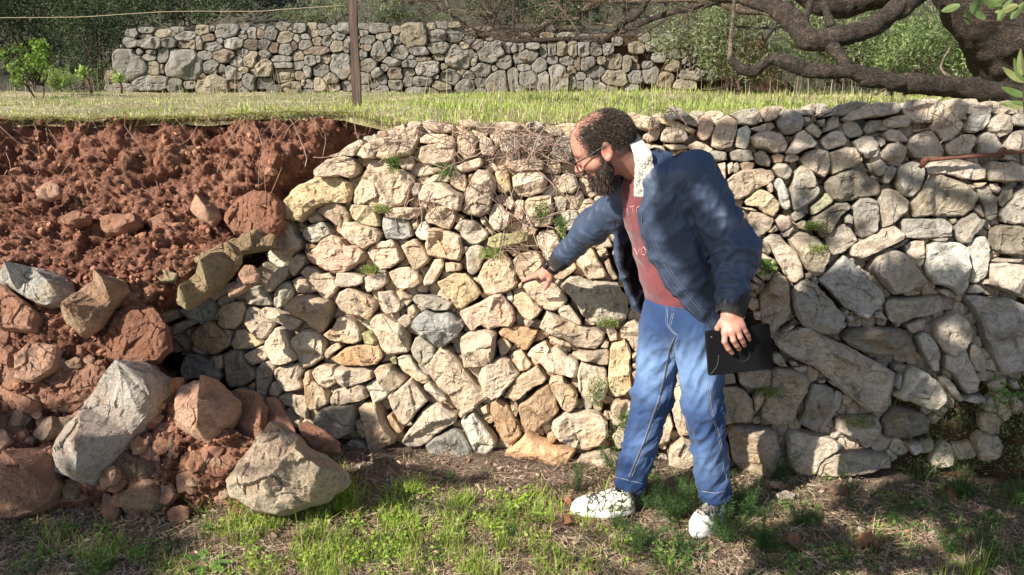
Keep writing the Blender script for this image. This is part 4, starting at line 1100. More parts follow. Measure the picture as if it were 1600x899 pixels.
# clover-like ground cover
n0 = 1000; px = prng.uniform(-50, 1650, n0); py = prng.uniform(740, 905, n0); pr = green_density(px, py) / 1.2; kp = prng.uniform(0, 1, n0) < pr; px, py = px[kp], py[kp]
kp = ~((px < 480) & (py < 775)); px, py = px[kp], py[kp]
ctr = gpts(px, py); acc = Acc(); m_ = 12; pts = np.repeat(ctr, m_, 0) + prng.normal(0, .022, (len(ctr) * m_, 3)) * [1, 1, .3]; pts[:, 2] = np.abs(pts[:, 2] - 0) + prng.uniform(.008, .035, len(pts))
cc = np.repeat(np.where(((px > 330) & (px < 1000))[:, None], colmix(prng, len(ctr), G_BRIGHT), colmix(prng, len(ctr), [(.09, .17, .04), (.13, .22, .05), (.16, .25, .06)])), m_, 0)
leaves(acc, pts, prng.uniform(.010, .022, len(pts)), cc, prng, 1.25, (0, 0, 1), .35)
tag(acc.build("ground_cover", M_LEAF, None, False), kind='stuff', label="small round-leaved weeds spread between the grass")
# ---------- terrace grass
n = 90000; px = prng.uniform(-250, 1850, n); yy = 3.7 + 4.6 * prng.uniform(0, 1, n) ** 1.5; xx = (px - 800) / FPX * (yy * CP + 0.15 * SP)
fr = np.where(xx < -0.9, 3.97, np.where(xx < -.5, 3.97 + (xx + .9) / .4 * (3.70 - 3.97), 3.64 - .13 * xx)) - .04; q3 = np.stack([xx, yy, xx * 0], 1)
dn = 0.45 + 0.45 * fbm(q3, 1.3, 4) + .4 * (yy < fr + .25) + 0.35 * sstep(-1.5, .3, xx) - .1 * (xx < -2); keep = (yy > fr + .0) & (prng.uniform(0, 1, n) < dn)
xx, yy = xx[keep], yy[keep]; n = len(xx); pt = np.stack([xx, yy, tz(xx, yy)], 1); acc = Acc()
gr = prng.uniform(0, 1, n) < (0.30 + 0.34 * sstep(-1.6, -.3, xx) + .25 * fbm(np.stack([xx, yy, xx * 0], 1), .9, 2) - .35 * sstep(1.0, 2.6, xx) * sstep(4.8, 5.6, yy) )
cc = np.where(gr[:, None], colmix(prng, n, [(.32, .44, .07), (.42, .50, .11), (.25, .36, .07), (.46, .46, .19)]), colmix(prng, n, [(.56, .48, .30), (.62, .54, .37), (.42, .34, .22), (.52, .48, .26)]))
hh = prng.gamma(3, .012, n).clip(.012, .15) * (0.42 + .42 * sstep(-1.2, .5, xx)) * (.7 + .8 * sstep(-.2, .4, fbm(np.stack([xx, yy, xx * 0 + 4], 1), 2.5, 2))) * np.where(gr, 1, .85); grass(acc, pt, hh, prng.uniform(.003, .007, n) * (1 + .12 * (yy - 4)), cc, prng, .35, .45)
n = 600; xx = prng.uniform(-6, 6, n); yy = prng.uniform(6.5, 8.15, n); pt = np.stack([xx, yy, tz(xx, yy)], 1); grass(acc, pt, prng.uniform(.1, .34, n), prng.uniform(.003, .006, n), colmix(prng, n, [(.52, .44, .31), (.44, .36, .25), (.36, .28, .2)]), prng, .12, .15)
# turf hanging over the lip of the scarp
n = 5200; xx = prng.uniform(-4.2, -.45, n); yy = np.where(xx < -.9, 3.965, 3.965 - (xx + .9) / .45 * .25) + prng.normal(0, .018, n) + .03; pt = np.stack([xx, yy, tz(xx, yy) - .012], 1)
a = prng.normal(-np.pi / 2, .6, n); hv = np.stack([np.cos(a), np.sin(a), 0 * a], 1); d = unit(hv + np.array([0, 0, .8]) * prng.uniform(.2, 1.3, (n, 1))); V, F, k = strips(pt, d, prng.gamma(3, .012, n).clip(.015, .10), prng.uniform(.002, .005, n), hv * .4 - np.array([0, 0, 1.0]) * prng.uniform(.2, 1.1, (n, 1)), unit(np.cross(d, prng.normal(0, 1, (n, 3)))), 3)
acc.add(V, F, np.repeat(np.where((prng.uniform(0, 1, n) < .35)[:, None], colmix(prng, n, [(.26, .36, .07), (.32, .40, .10)]), colmix(prng, n, [(.48, .39, .24), (.36, .27, .17), (.28, .19, .12)])), k, 0))
tag(acc.build("terrace_grass", M_LEAF, None, False), kind='stuff', label="green and straw-coloured grass on the terrace above the wall")
# dry purplish-brown stems lying over the wall top
acc = Acc(); cl = [(690, 205, 60, 16, 90), (830, 230, 60, 30, 330), (850, 215, 60, 22, 240), (700, 255, 40, 20, 60), (670, 325, 45, 14, 90), (760, 300, 60, 30, 90), (800, 350, 60, 40, 110), (820, 385, 40, 25, 60), (600, 215, 50, 15, 80), (880, 300, 30, 50, 60), (1460, 190, 25, 22, 60), (780, 205, 90, 10, 160), (1050, 180, 80, 8, 60), (520, 250, 25, 10, 16), (500, 232, 22, 8, 10)]
for (x, y, sx_, sy_, k) in cl:
    for _ in range(int(k * .2)):
        a_, b_ = prng.normal(x, sx_ / 2), prng.normal(y, sy_ / 2); uv = on_wall(a_, b_, 0); c0 = W0 + uv[0] * WU + uv[1] * WV + WN * prng.uniform(.035, .10)
        L = prng.uniform(.05, .22); th = prng.normal(0, 1.1) + (1.2 if prng.uniform() < .35 else 0); d = math.cos(th) * WU - math.sin(th) * WV; cv = prng.normal(0, .25, 3); tt = np.linspace(-.5, .5, 5)[:, None]
        pth = c0 + d * L * tt + cv * L * (tt ** 2) + prng.normal(0, .004, (5, 3)); tube(acc, pth, np.full(5, prng.uniform(.0008, .002)), 4, tint=np.array(PURP[prng.integers(4)]) * 1.15, cap=False)
tag(acc.build("dry_stems", M_DRY), kind='stuff', label="tangle of dry brown stems hanging over the top of the wall")
# moss and little weeds rooted in the joints: one tuft each
wg = "weeds rooted in the joints of the front wall"
tufts = [(620, 255, 18, 'f', "small bright weed on the top stones left of the wide dark gap"), (600, 325, 16, 'm', "moss strip under the big square-faced stone near the wall's broken end"), (770, 395, 20, 'm', "yellow-green moss on the flat ledge stone in the middle of the wall"), (845, 325, 14, 'f', "bright sprig in the joint left of the man's sleeve"),
         (880, 350, 12, 'f', "small sprig in the joint just above the pointing arm"), (930, 600, 26, 'f', "leafy weed in the wall joint left of the man's knee"), (975, 655, 30, 'f', "ferny weed hanging by the man's right shin"), (1195, 415, 14, 'r', "round-leaved weed in the joint beside the hanging sleeve"), (1200, 610, 22, 'm', "moss line down the joint right of the tablet"),
         (1270, 352, 16, 'm', "pale moss patch on the upper right part of the wall"), (1275, 388, 14, 'm', "pale moss patch below the dark mottled stone"), (700, 265, 14, 'f', "tiny weed under the flat top slab"), (580, 420, 14, 'm', "moss patch in a shaded joint under the pink stone"), (1340, 655, 22, 'm', "moss on the ledge above the lowest long stone"),
         (1560, 610, 30, 'r', "weeds at the foot of the big pale slab at right"), (1005, 690, 30, 'f', "low weed at the wall foot between the man's legs"), (1320, 720, 20, 'g', "bright grass tuft in front of the lowest long stone"), (950, 500, 18, 'm', "thin moss line on top of the long ledge stone right of the pointing hand")]
for (x, y, s, ty, lab) in tufts:
    uv = on_wall(x, y, 0); c0 = W0 + uv[0] * WU + uv[1] * WV + WN * .04; s_m = s / 360.0 * (.72 if ty == 'f' else 1); acc = Acc(); n = {'f': 500, 'm': 700, 'r': 70, 'g': 50}[ty]
    if ty == 'm': pts = c0 + prng.normal(0, s_m * .5, (n, 1)).clip(-s_m * .75, s_m * .75) * WU * 1.2 + prng.normal(0, s_m * .25, (n, 1)).clip(-s_m * .4, s_m * .4) * WV + prng.uniform(-.05, .02, (n, 1)) * WN; leaves(acc, pts, prng.uniform(.004, .010, n), colmix(prng, n, [(.22, .28, .07), (.30, .34, .12), (.14, .20, .05)]), prng, 1.5)
    elif ty == 'r': pts = c0 + prng.normal(0, s_m * .5, (n, 1)).clip(-s_m * .75, s_m * .75) * WU + prng.normal(0, s_m * .5, (n, 1)).clip(-s_m * .75, s_m * .75) * WV + prng.uniform(0, .03, (n, 1)) * WN; leaves(acc, pts, prng.uniform(.012, .03, n), colmix(prng, n, [(.10, .19, .04), (.15, .25, .06)]), prng, 1.3, WN)
    elif ty == 'g': grass(acc, c0 + prng.normal(0, .012, (n, 3)) - [0, 0, .05], prng.uniform(.05, .12, n), prng.uniform(.003, .005, n), colmix(prng, n, G_BRIGHT), prng, .5, .5)
    else:
        for _ in range(16):
            th = prng.uniform(-2.9, -.2); L = s_m * prng.uniform(.8, 2.0); d = math.cos(th) * WU * .8 - abs(math.sin(th)) * WV * (1 if prng.uniform() < .6 else -1) + WN * .4; tt = np.linspace(0, 1, 6)[:, None]; pth = c0 + d * L * tt - np.array([0, 0, .3]) * L * tt ** 2
            k = n // 16; i = prng.uniform(0.2, 1, k); pts = c0 + d * L * i[:, None] - np.array([0, 0, .3]) * L * (i ** 2)[:, None] + prng.normal(0, .008, (k, 3)); leaves(acc, pts, prng.uniform(.006, .014, k), colmix(prng, k, [(.13, .22, .05), (.19, .28, .08), (.09, .15, .04)]), prng, 2.5)
    tag(acc.build("wall_weed", M_LEAF, None, False), lab, "weed", wg)
# ------------------------------------------------------------------ red clods and rubble
crng = np.random.default_rng(3)
def blob(rng, n=1):
    """one irregular small lump (unit size)"""
    t = (1 + 5 ** .5) / 2; V = np.array([(-1, t, 0), (1, t, 0), (-1, -t, 0), (1, -t, 0), (0, -1, t), (0, 1, t), (0, -1, -t), (0, 1, -t), (t, 0, -1), (t, 0, 1), (-t, 0, -1), (-t, 0, 1)], float) / 1.9
    F = np.array([(0, 11, 5), (0, 5, 1), (0, 1, 7), (0, 7, 10), (0, 10, 11), (1, 5, 9), (5, 11, 4), (11, 10, 2), (10, 7, 6), (7, 1, 8), (3, 9, 4), (3, 4, 2), (3, 2, 6), (3, 6, 8), (3, 8, 9), (4, 9, 5), (2, 4, 11), (6, 2, 10), (8, 6, 7), (9, 8, 1)])
    return V, F
BV, BF = blob(crng)
def lumps(acc, pts, size, cols, rng):
    n = len(pts); Rm = np.linalg.qr(rng.normal(size=(n, 3, 3)))[0]; sc_ = rng.uniform(.55, 1.3, (n, 1, 3)); V = BV[None] * sc_ * (1 + rng.normal(0, .16, (n, 12, 1)))
    V = np.einsum('nij,nkj->nki', Rm, V) * size[:, None, None] + pts[:, None]; F = BF[None] + (np.arange(n) * 12)[:, None, None]; acc.add(V.reshape(-1, 3), F.reshape(-1, 3), np.repeat(cols, 12, 0))
M_CLOD = stone_mat("soil_clod", 0.2, moss=0.0)
n = 9000; px = crng.uniform(-60, 560, n); py = 186 + 610 * crng.uniform(0, 1, n) ** 1.0; keep = (px < edgeB(py) - 5) & (crng.uniform(0, 1, n) < np.where(py < 300, .35, .75)); px, py = px[keep], py[keep]; n = len(px)
pts = np.array([bankP(a, b) for a, b in zip(px, py)]) + crng.normal(0, .008, (n, 3)); size = (crng.gamma(1.0, .0048, n) + .002).clip(.002, .03)
acc = Acc(); lumps(acc, pts, size, colmix(crng, n, [(.33, .16, .10), (.27, .12, .075), (.42, .23, .15), (.22, .10, .065), (.38, .20, .13)]), crng)
n = 900; px = crng.uniform(560, 1600, n); py = crng.uniform(705, 905, n); pts = gpts(px, py); kp = pts[:, 1] < wallY(pts[:, 0], 0); pts = pts[kp]; n = len(pts); lumps(acc, pts, (crng.gamma(1.2, .004, n) + .002).clip(.002, .018), colmix(crng, n, [(.44, .34, .26), (.36, .2, .14), (.5, .42, .34)]), crng)
tag(acc.build("soil_clods", M_CLOD, None, False), kind='stuff', label="crumbs and clods of red soil on the slipped bank")
# mid-size rubble between the fallen stones
n = 210; px = crng.uniform(-20, 520, n); py = crng.uniform(560, 800, n); keep = (px < 250 + (py - 560) * 1.1); px, py = px[keep], py[keep]; n = len(px)
pts = np.array([bankP(a, b) for a, b in zip(px, py)]) + [0, -.02, 0]; acc = Acc()
for p_ in pts:
    r = crng.uniform(.02, .05); k = crng.integers(5, 8); a = np.arange(k) / k * 2 * np.pi + crng.uniform(0, .5, k); pl = np.stack([np.cos(a), np.sin(a)], 1) * r * crng.uniform(.7, 1.3, (k, 1))
    V, F, sz = stone_geo(pl, r * .5, crng, n=18, rings=4, back=r, closed=True); n3 = unit(np.array([crng.normal(0, .3), -.8, .6])); u3 = unit(np.cross([0, 0, 1.0], n3)); v3 = np.cross(n3, u3); acc.add(p_ + V[:, :1] * u3 + V[:, 1:2] * v3 + V[:, 2:] * n3, F, vary(crng.choice(list('RRRPTD')), crng))
tag(acc.build("rubble", M_ROCK, None, True, 26), kind='stuff', label="small red and brown rubble filling the gaps of the heap")
# roots hanging out of the scarp
acc = Acc()
for _ in range(45):
    px_ = crng.uniform(-20, 520); py_ = crng.uniform(178, 200) if crng.uniform() < .7 else crng.uniform(200, 300); p0 = bankP(px_, py_) + [0, -.03, .01]; L = crng.uniform(.05, .28); d = np.array([crng.normal(0, .5), -.25, -1.0]); tt = np.linspace(0, 1, 6)[:, None]
    tube(acc, p0 + d * L * tt + crng.normal(0, .3, 3) * L * tt ** 2 + crng.normal(0, .006, (6, 3)), np.linspace(.0022, .0008, 6), 4, tint=(.36, .24, .17), cap=False)
tag(acc.build("hanging_roots", M_DRY), kind='stuff', label="thin roots hanging out of the red earth scarp")

# ------------------------------------------------------------------ post, wires, iron bar
def wood_mat():
    m, t, b = new_mat("weathered_wood"); oc = objco(t); mp = t.nodes.new("ShaderNodeMapping"); mp.inputs[3].default_value = (40, 40, 2.5); t.links.new(oc, mp.inputs[0])
    n = noise(t, 1.5, 5, 0.7, mp.outputs[0]); t.links.new(ramp(t, n, [(0.3, (0.035, 0.022, 0.016)), (0.55, (0.085, 0.055, 0.04)), (0.75, (0.16, 0.11, 0.08))]), b.inputs['Base Color']); b.inputs['Roughness'].default_value = .85; bump(t, n, .8, .006, b); return m
M_WOOD = wood_mat()
p0, p1 = P(559, 172, 4.6), P(549, -45, 4.6); d = p1 - p0; rg = np.random.default_rng(4)
Vp = []; hs = np.linspace(-.3, 1, 16); 
for h in hs:
    c = p0 + d * h; wv = .0235 * (1 + .06 * math.sin(h * 9)); 
    for sx_, sy_ in ((-1, -.8), (1, -1), (.9, 1), (-1, 1)): Vp.append(c + np.array([sx_ * wv * rg.uniform(.93, 1.05), sy_ * wv * rg.uniform(.93, 1.05), 0]))
F = [[k * 4 + j, k * 4 + (j + 1) % 4, (k + 1) * 4 + (j + 1) % 4, (k + 1) * 4 + j] for k in range(len(hs) - 1) for j in range(4)] + [[3, 2, 1, 0], [len(Vp) - 4 + j for j in range(4)]]
post = empty("fence_post", tuple(p0)); tag(post, "dark weathered wooden post standing on the grassy terrace", "post")
mesh_obj("pole", Vp, F, M_WOOD, post, False)
def iron_mat(name, c1, c2, met=.3):
    m, t, b = new_mat(name); n = noise(t, 60, 5, .7, objco(t)); t.links.new(ramp(t, n, [(.35, c1), (.65, c2)]), b.inputs['Base Color']); b.inputs['Roughness'].default_value = .8; b.inputs['Metallic'].default_value = met; bump(t, n, .7, .003, b); return m
M_WIRE = iron_mat("old_wire", (.32, .24, .16), (.5, .42, .3), .2); M_RUST = iron_mat("rusty_iron", (.09, .035, .024), (.20, .075, .045), .1)
acc = Acc(); wp = pxpath([(-160, 30, 4.62), (0, 28, 4.62), (120, 27, 4.62), (200, 22, 4.62), (280, 18, 4.62), (400, 18, 4.62), (440, 15, 4.6), (548, 8, 4.6)]); tube(acc, wp, np.full(8, .0017), 5, sub=3)
tag(acc.build("fence_wire", M_WIRE), "thin sagging wire running from the left edge to the wooden post", "wire")
acc = Acc(); on = lambda x, y, o: (lambda u: W0 + u[0] * WU + u[1] * WV)(on_wall(x, y, o)) + WN * o
pth = np.array([on(1440, 252, .05), on(1450, 250, .075), (on(1500, 246, .08)), on(1530, 243, .085), on(1560, 241, .08), on(1600, 237, .07), on(1700, 230, .05)]); tube(acc, pth, np.array([.006, .010, .0065, .009, .006, .007, .006]), 8, .12, sub=3)
for (x, y) in ((1443, 255), (1563, 239)):
    c = on(x, y, .085); tube(acc, np.array([c + [-.012, 0, -.02], c, c + [.014, 0, .02]]), np.array([.008, .012, .008]), 7, .2, sub=2)
tag(acc.build("iron_bar", M_RUST), "rusty iron rod wedged among the stones at the upper right of the wall", "iron rod")

# ------------------------------------------------------------------ the old tree at the upper right
trng = np.random.default_rng(8)
tree = empty("old_tree", tuple(P(1730, 190, 4.3))); tag(tree, "old tree with gnarled dark trunk and crooked bare limbs at the upper right", "tree")
acc = Acc(); tube(acc, pxpath([(1440, -150, 4.1), (1490, -60, 4.2), (1535, 15, 4.25), (1600, 85, 4.3), (1690, 160, 4.3), (1740, 230, 4.3), (1760, 300, 4.3)]), [.11, .14, .19, .23, .27, .33, .4], 72, .26, sub=18)
acc.build("trunk", M_BARK, tree)
LIMBS = [([(1138, 92, 3.9), (1159, 107, 3.9), (1178, 113, 3.9), (1192, 101, 3.9), (1206, 94, 3.9), (1222, 95, 3.88), (1248, 104, 3.87), (1269, 110, 3.86), (1290, 112, 3.86), (1333, 114, 3.85), (1354, 120, 3.85), (1396, 127, 3.86), (1439, 131, 3.88), (1483, 136, 3.92), (1550, 147, 3.98), (1620, 165, 4.1), (1720, 185, 4.3)], [.020, .026, .030, .028, .026, .030, .045, .040, .036, .040, .046, .050, .052, .055, .065, .08, .1], 'b'),
 ([(1020, -14, 4.6), (1100, -6, 4.4), (1153, -2, 4.3), (1195, 6, 4.2), (1220, 18, 4.15), (1240, 32, 4.1), (1254, 48, 4.05), (1262, 60, 4.0), (1285, 64, 4.0), (1311, 56, 4.0), (1343, 49, 4.0), (1372, 37, 4.0), (1405, 12, 4.05), (1450, -30, 4.1)], [.02, .025, .035, .045, .052, .055, .055, .06, .052, .05, .05, .055, .06, .08], 'b'),
 ([(1288, 62, 4.0), (1306, 80, 3.95), (1318, 95, 3.9), (1326, 112, 3.86)], [.035, .03, .028, .03], 'b'),
 ([(1225, -30, 4.4), (1262, -8, 4.4), (1300, 6, 4.4), (1345, 2, 4.4), (1420, -30, 4.35)], [.05, .07, .075, .075, .09], 'b'),
 ([(1284, -10, 4.2), (1292, 20, 4.1), (1300, 44, 4.02)], [.02, .02, .026], 'b'), ([(1272, -10, 4.2), (1263, 15, 4.12), (1256, 36, 4.06)], [.018, .02, .026], 'b'),
 ([(1140, 94, 3.9), (1142, 60, 3.95), (1146, 20, 4.0), (1149, -40, 4.05)], [.015, .012, .011, .010], 'p'), ([(1148, 90, 3.9), (1160, 68, 3.95), (1173, 44, 4.0)], [.005, .004, .003], 'b'),
 ([(1020, -20, 5), (1010, 3, 5), (1000, 18, 5), (988, 28, 5), (977, 33, 5), (965, 45, 5), (952, 56, 5), (940, 65, 5), (926, 60, 5), (900, 60, 5.05), (860, 62, 5.1), (810, 64, 5.15), (778, 60, 5.2), (757, 48, 5.3)], [.024, .022, .022, .024, .026, .020, .018, .022, .016, .015, .014, .014, .012, .008], 'b'),
 ([(977, 33, 5), (976, 15, 5), (972, -15, 5)], [.014, .011, .010], 'b'),
 ([(962, 54, 5.3), (985, 46, 5.3), (1010, 34, 5.25), (1040, 22, 5.1), (1075, 14, 5), (1110, 4, 4.9), (1160, -8, 4.8)], [.010, .014, .018, .019, .02, .022, .026], 'b'),
 ([(798, 60, 5.6), (822, 60, 5.6), (838, 52, 5.6), (850, 40, 5.6), (868, 31, 5.6), (900, 30, 5.6), (908, 22, 5.6), (922, 8, 5.6), (940, -12, 5.5)], [.014, .016, .02, .02, .02, .018, .022, .024, .028], 'p'),
 ([(694, -15, 5.6), (701, 15, 5.6), (706, 25, 5.6), (722, 33, 5.6), (742, 46, 5.6), (756, 56, 5.6), (774, 52, 5.6), (800, 60, 5.6)], [.008, .012, .014, .014, .014, .014, .013, .016], 'p'),
 ([(756, -10, 5.4), (770, 20, 5.4), (783, 42, 5.4), (800, 58, 5.4)], [.008, .009, .010, .010], 'b'), ([(803, -20, 4.8), (803, 20, 4.8), (802, 50, 4.8)], [.009, .009, .008], 'b'),
 ([(920, 38, 5.6), (945, 38, 5.6), (960, 42, 5.55)], [.009, .012, .012], 'p'), ([(868, 2, 5.2), (885, 24, 5.2), (898, 42, 5.2), (905, 53, 5.2)], [.006, .006, .007, .005], 'p'), ([(860, -10, 5.5), (900, -2, 5.5), (1000, 2, 5.5), (1090, 0, 5.4), (1200, 14, 5.3)], [.02, .022, .02, .02, .03], 'p'),
 ([(1130, 8, 4.6), (1160, 18, 4.6), (1195, 20, 4.6), (1215, 26, 4.5)], [.014, .02, .018, .018], 'p'), ([(975, 72, 4.9), (1000, 56, 4.9), (1030, 38, 4.9), (1052, 25, 4.9)], [.005, .006, .005, .003], 'b'), ([(1150, 42, 4.7), (1190, 44, 4.7), (1230, 42, 4.5)], [.006, .007, .009], 'b'),
 ([(1483, 120, 3.9), (1470, 105, 3.95), (1484, 75, 4.0)], [.008, .007, .006], 'p')]
twg = Acc(); pale = Acc()
def twig(acc, p, d, L, r, rng, depth=0):
    k = 6; tt = np.linspace(0, 1, k)[:, None]; bend = rng.normal(0, .35, 3); pth = p + d * L * tt + bend * L * tt ** 2 + rng.normal(0, .02 * L, (k, 3)) * tt
    tube(acc, pth, np.linspace(r, r * .4, k), 4, tint=None, cap=False)
    if depth < 3 and L > .06:
        for _ in range(rng.integers(1, 4)):
            i = rng.integers(1, k); twig(acc, pth[i], unit(d + rng.normal(0, .75, 3)), L * rng.uniform(.4, .7), r * .6, rng, depth + 1)
for pts, rad, ty in LIMBS:
    a = Acc(); pth = pxpath(pts); tube(a, pth, np.array(rad) * .84, 30 if max(rad) > .025 else 9, .30 if max(rad) > .02 else .12, seed=len(pts) * 3.1, sub=9); a.build("limb", M_BARK if ty == 'b' else M_PALEBARK, tree)
    if pts[0][1] < 60 or len(pts) > 8:
        for _ in range(5 if max(rad) > .03 else 8):
            i = trng.integers(0, len(pth) - 1)
            if pts[i][0] < 1160: twig(twg if trng.uniform() < .5 else pale, pth[i], unit(trng.normal(0, 1, 3) * [1, .5, .8] + [-.3, 0, .15]), trng.uniform(.12, .34), .004, trng)
for (x, y) in [(700, 15), (706, 25), (742, 46), (774, 52), (850, 40), (868, 31), (890, 28), (830, 55), (910, 20), (770, 20), (690, 2), (800, 40), (870, 20), (880, 10)]:
    for _ in range(3): twig(pale if trng.uniform() < .7 else twg, P(x, y, 5.55), unit(np.array([trng.normal(-.5, .6), trng.normal(0, .4), trng.normal(.05, .35)])), trng.uniform(.18, .42), .004, trng)
twg.build("dark_twigs", M_TWIG, tree)['kind'] = 'stuff'; pale.build("pale_twigs", M_PALEBARK, tree)['kind'] = 'stuff'
# broad leaves of the twig that hangs in at the right edge
acc = Acc(); stem = Acc()
def bigleaf(acc, x, y, Y_, L, ang, W, col, tilt=.3):
    c = P(x, y, Y_); d = np.array([math.cos(ang), 0.25, math.sin(ang)]); d = unit(d); s = unit(np.cross(d, np.array([.2, -1, tilt]))); nn = np.cross(d, s); V = []; F = []
    for i in range(9):
        t = i / 8; w_ = W * math.sin(math.pi * min(1, t * .93 + .05)) ** .7 * (1 - .25 * t); cc = c + d * L * t - nn * .12 * L * t * t
        V += [cc - s * w_ + nn * w_ * .25, cc, cc + s * w_ + nn * w_ * .25]
        if i: b_ = (i - 1) * 3; F += [[b_, b_ + 1, b_ + 4, b_ + 3], [b_ + 1, b_ + 2, b_ + 5, b_ + 4]]
    acc.add(V, F, col)
GL = [(.13, .20, .06), (.20, .27, .10), (.09, .15, .05), (.28, .30, .12)]
for x, y, L, an, W in [(1604, 150, .075, 2.85, .013), (1600, 128, .075, 2.6, .013), (1600, 125, .07, 2.1, .014), (1598, 118, .075, 1.75, .014), (1612, 110, .06, 1.3, .013), (1604, 162, .07, 3.2, .012), (1598, 168, .055, 2.9, .012), (1540, 30, .06, 2.4, .015), (1520, 22, .05, 1.2, .017), (1560, 32, .07, 1.0, .014), (1545, 12, .06, .5, .014), (1580, 30, .06, .9, .012), (1500, 8, .05, 3.5, .012), (1510, 18, .04, 5.1, .013), (1590, 8, .06, 3.5, .013), (1565, 8, .06, 2.9, .012)]: bigleaf(acc, x, y, 2.35, L, an, W, GL[trng.integers(4)])
tube(stem, pxpath([(1504, 25, 2.35), (1530, 34, 2.35), (1560, 33, 2.35), (1600, 42, 2.36), (1680, 60, 2.4), (1800, 20, 2.6)]), [.0015, .002, .0022, .0028, .004, .006], 5, sub=3)
tube(stem, pxpath([(1600, 175, 2.35), (1599, 150, 2.35), (1603, 125, 2.35), (1640, 90, 2.38), (1700, 62, 2.42)]), [.001, .002, .002, .0025, .003], 5, sub=3)
near = empty("leafy_twig", tuple(P(1680, 60, 2.4))); tag(near, "twig with broad oval green leaves hanging in at the right edge, close to the viewer", "twig")
stem.build("stem", M_TWIG, near); acc.build("leaves", M_LEAF, near, False)

# ------------------------------------------------------------------ shrubs
def shrub(name, cx, cy, w_, h_, Y_, depth, n, size, pal, lab, asp=2.4, cat="shrub", clumps=26, stems=10, seed=1, group=None):
    rg = np.random.default_rng(seed); c = P(cx, cy, Y_); m_per = (Y_ * CP + .3) / FPX; rx, rz = w_ / 2 * m_per, h_ / 2 * m_per; base = np.array([c[0], Y_, c[2] - rz])
    root = empty(name, tuple(base)); tag(root, lab, cat, group); acc = Acc(); st = Acc()
    cc = unit(rg.normal(0, 1, (clumps, 3))) * (rg.uniform(.1, 1, (clumps, 1)) ** .45) * np.array([rx, depth / 2, rz]) * .88 + c; rad = rg.uniform(.16, .34, clumps) * min(rx, rz) * 1.5
    k = rg.integers(0, clumps, n); pts = cc[k] + unit(rg.normal(0, 1, (n, 3))) * (rad[k] * rg.uniform(0, 1, n) ** .4)[:, None]
    cm = rg.normal(1, .22, clumps).clip(.55, 1.5); cols = colmix(rg, n, pal) * cm[k][:, None]; leaves(acc, pts, rg.uniform(.6, 1.4, n) * size, cols, rg, asp)
    for i in range(stems):
        e = cc[rg.integers(0, clumps)]; b_ = base + [rg.normal(0, rx * .25), rg.normal(0, .05), 0]; tt = np.linspace(0, 1, 7)[:, None]; pth = b_ + (e - b_) * tt + rg.normal(0, .06, 3) * np.sin(tt * 3.14); tube(st, pth, np.linspace(.016, .004, 7) * (.4 + rz), 5, cap=False)
    st.build("stems", M_TWIG, root); acc.build("foliage", M_LEAF, root, False); return root
DK = [(.035, .055, .02), (.05, .075, .03), (.07, .09, .045), (.025, .04, .018)]
OL = [(.16, .19, .08), (.24, .27, .14), (.10, .135, .055), (.31, .32, .20)]
GY = [(.16, .20, .10), (.22, .24, .14), (.11, .14, .07), (.26, .24, .17)]
sh = "scrub on the slope behind the far wall"
shrub("dark_hedge", 40, 10, 330, 170, 9.6, 1.6, 17000, .035, DK, "dark dense hedge in the top left corner behind the post wire", seed=1, clumps=60)
shrub("dark_hedge", 160, 70, 170, 190, 9.0, 1.2, 12000, .03, DK, "dark hedge against the left end of the far wall", seed=2, clumps=50)
shrub("dark_hedge", -180, 40, 320, 240, 9.3, 1.6, 9000, .04, DK, "dark hedge running out of the picture at the far left", seed=22, clumps=50)
shrub("scrub", 290, 5, 260, 70, 9.9, 1.2, 8000, .03, DK + GY[:1], "dark scrub above the left part of the far wall", seed=3, clumps=40, group=sh)
shrub("scrub", 500, 18, 160, 46, 9.3, .8, 6000, .022, GY, "grey-green low scrub above the far wall, left of the post", seed=4, clumps=34, group=sh)
shrub("scrub", 640, 18, 180, 46, 9.5, .8, 5500, .024, GY, "grey-green low scrub above the far wall, right of the post", seed=5, clumps=34, group=sh)
shrub("scrub", 770, 5, 130, 60, 9.8, .9, 4500, .026, DK + GY[:2], "dark scrub above the far wall beside the pale bare branches", seed=6, clumps=30, group=sh)
shrub("scrub", 880, 20, 150, 60, 9.6, .9, 5000, .028, DK + GY[:2], "dark scrub seen between the crooked bare branches", seed=7, clumps=30, group=sh)
shrub("olive_shrub", 1075, 50, 170, 110, 7.6, .7, 2000, .05, OL, "silvery green shrub covering the right part of the far wall", 4.5, seed=8, clumps=40)
shrub("olive_shrub", 1170, 60, 230, 150, 7.2, 1.0, 6500, .05, OL, "silvery green shrub right of the covered far wall, behind the bare vertical twig", 4.5, seed=9, clumps=44)
shrub("olive_shrub", 1330, 30, 260, 190, 7.8, 1.2, 8500, .05, OL + [(.16, .24, .06)], "olive green bush under the crooked dark limb", 4, seed=10, clumps=50)
shrub("olive_shrub", 1440, 80, 200, 130, 6.6, .9, 6500, .04, [(.10, .16, .05), (.18, .24, .09), (.24, .28, .12)], "green bush between the crooked limb and the trunk", 4, seed=11, clumps=40)
shrub("olive_shrub", 1580, 20, 260, 240, 7.5, 1.2, 8000, .05, GY, "grey-green bush behind the trunk at the right edge", 3, seed=12, clumps=44)
shrub("background_tree", 950, -60, 1500, 200, 12.5, 2.5, 20000, .08, DK + GY[:2], "dark wooded slope of trees at the top behind the far wall", 2, cat="trees", seed=13, clumps=120)
shrub("background_tree", 100, -60, 900, 260, 12, 2.0, 12000, .08, DK, "dark trees rising behind the hedge in the top left corner", 2, cat="trees", seed=14, clumps=90)
shrub("young_shrub", 38, 95, 80, 70, 6.6, .35, 900, .035, [(.16, .25, .04), (.22, .32, .06), (.10, .17, .04)], "small sunlit leafy shrub at the left edge of the terrace", 2, seed=15, clumps=16)
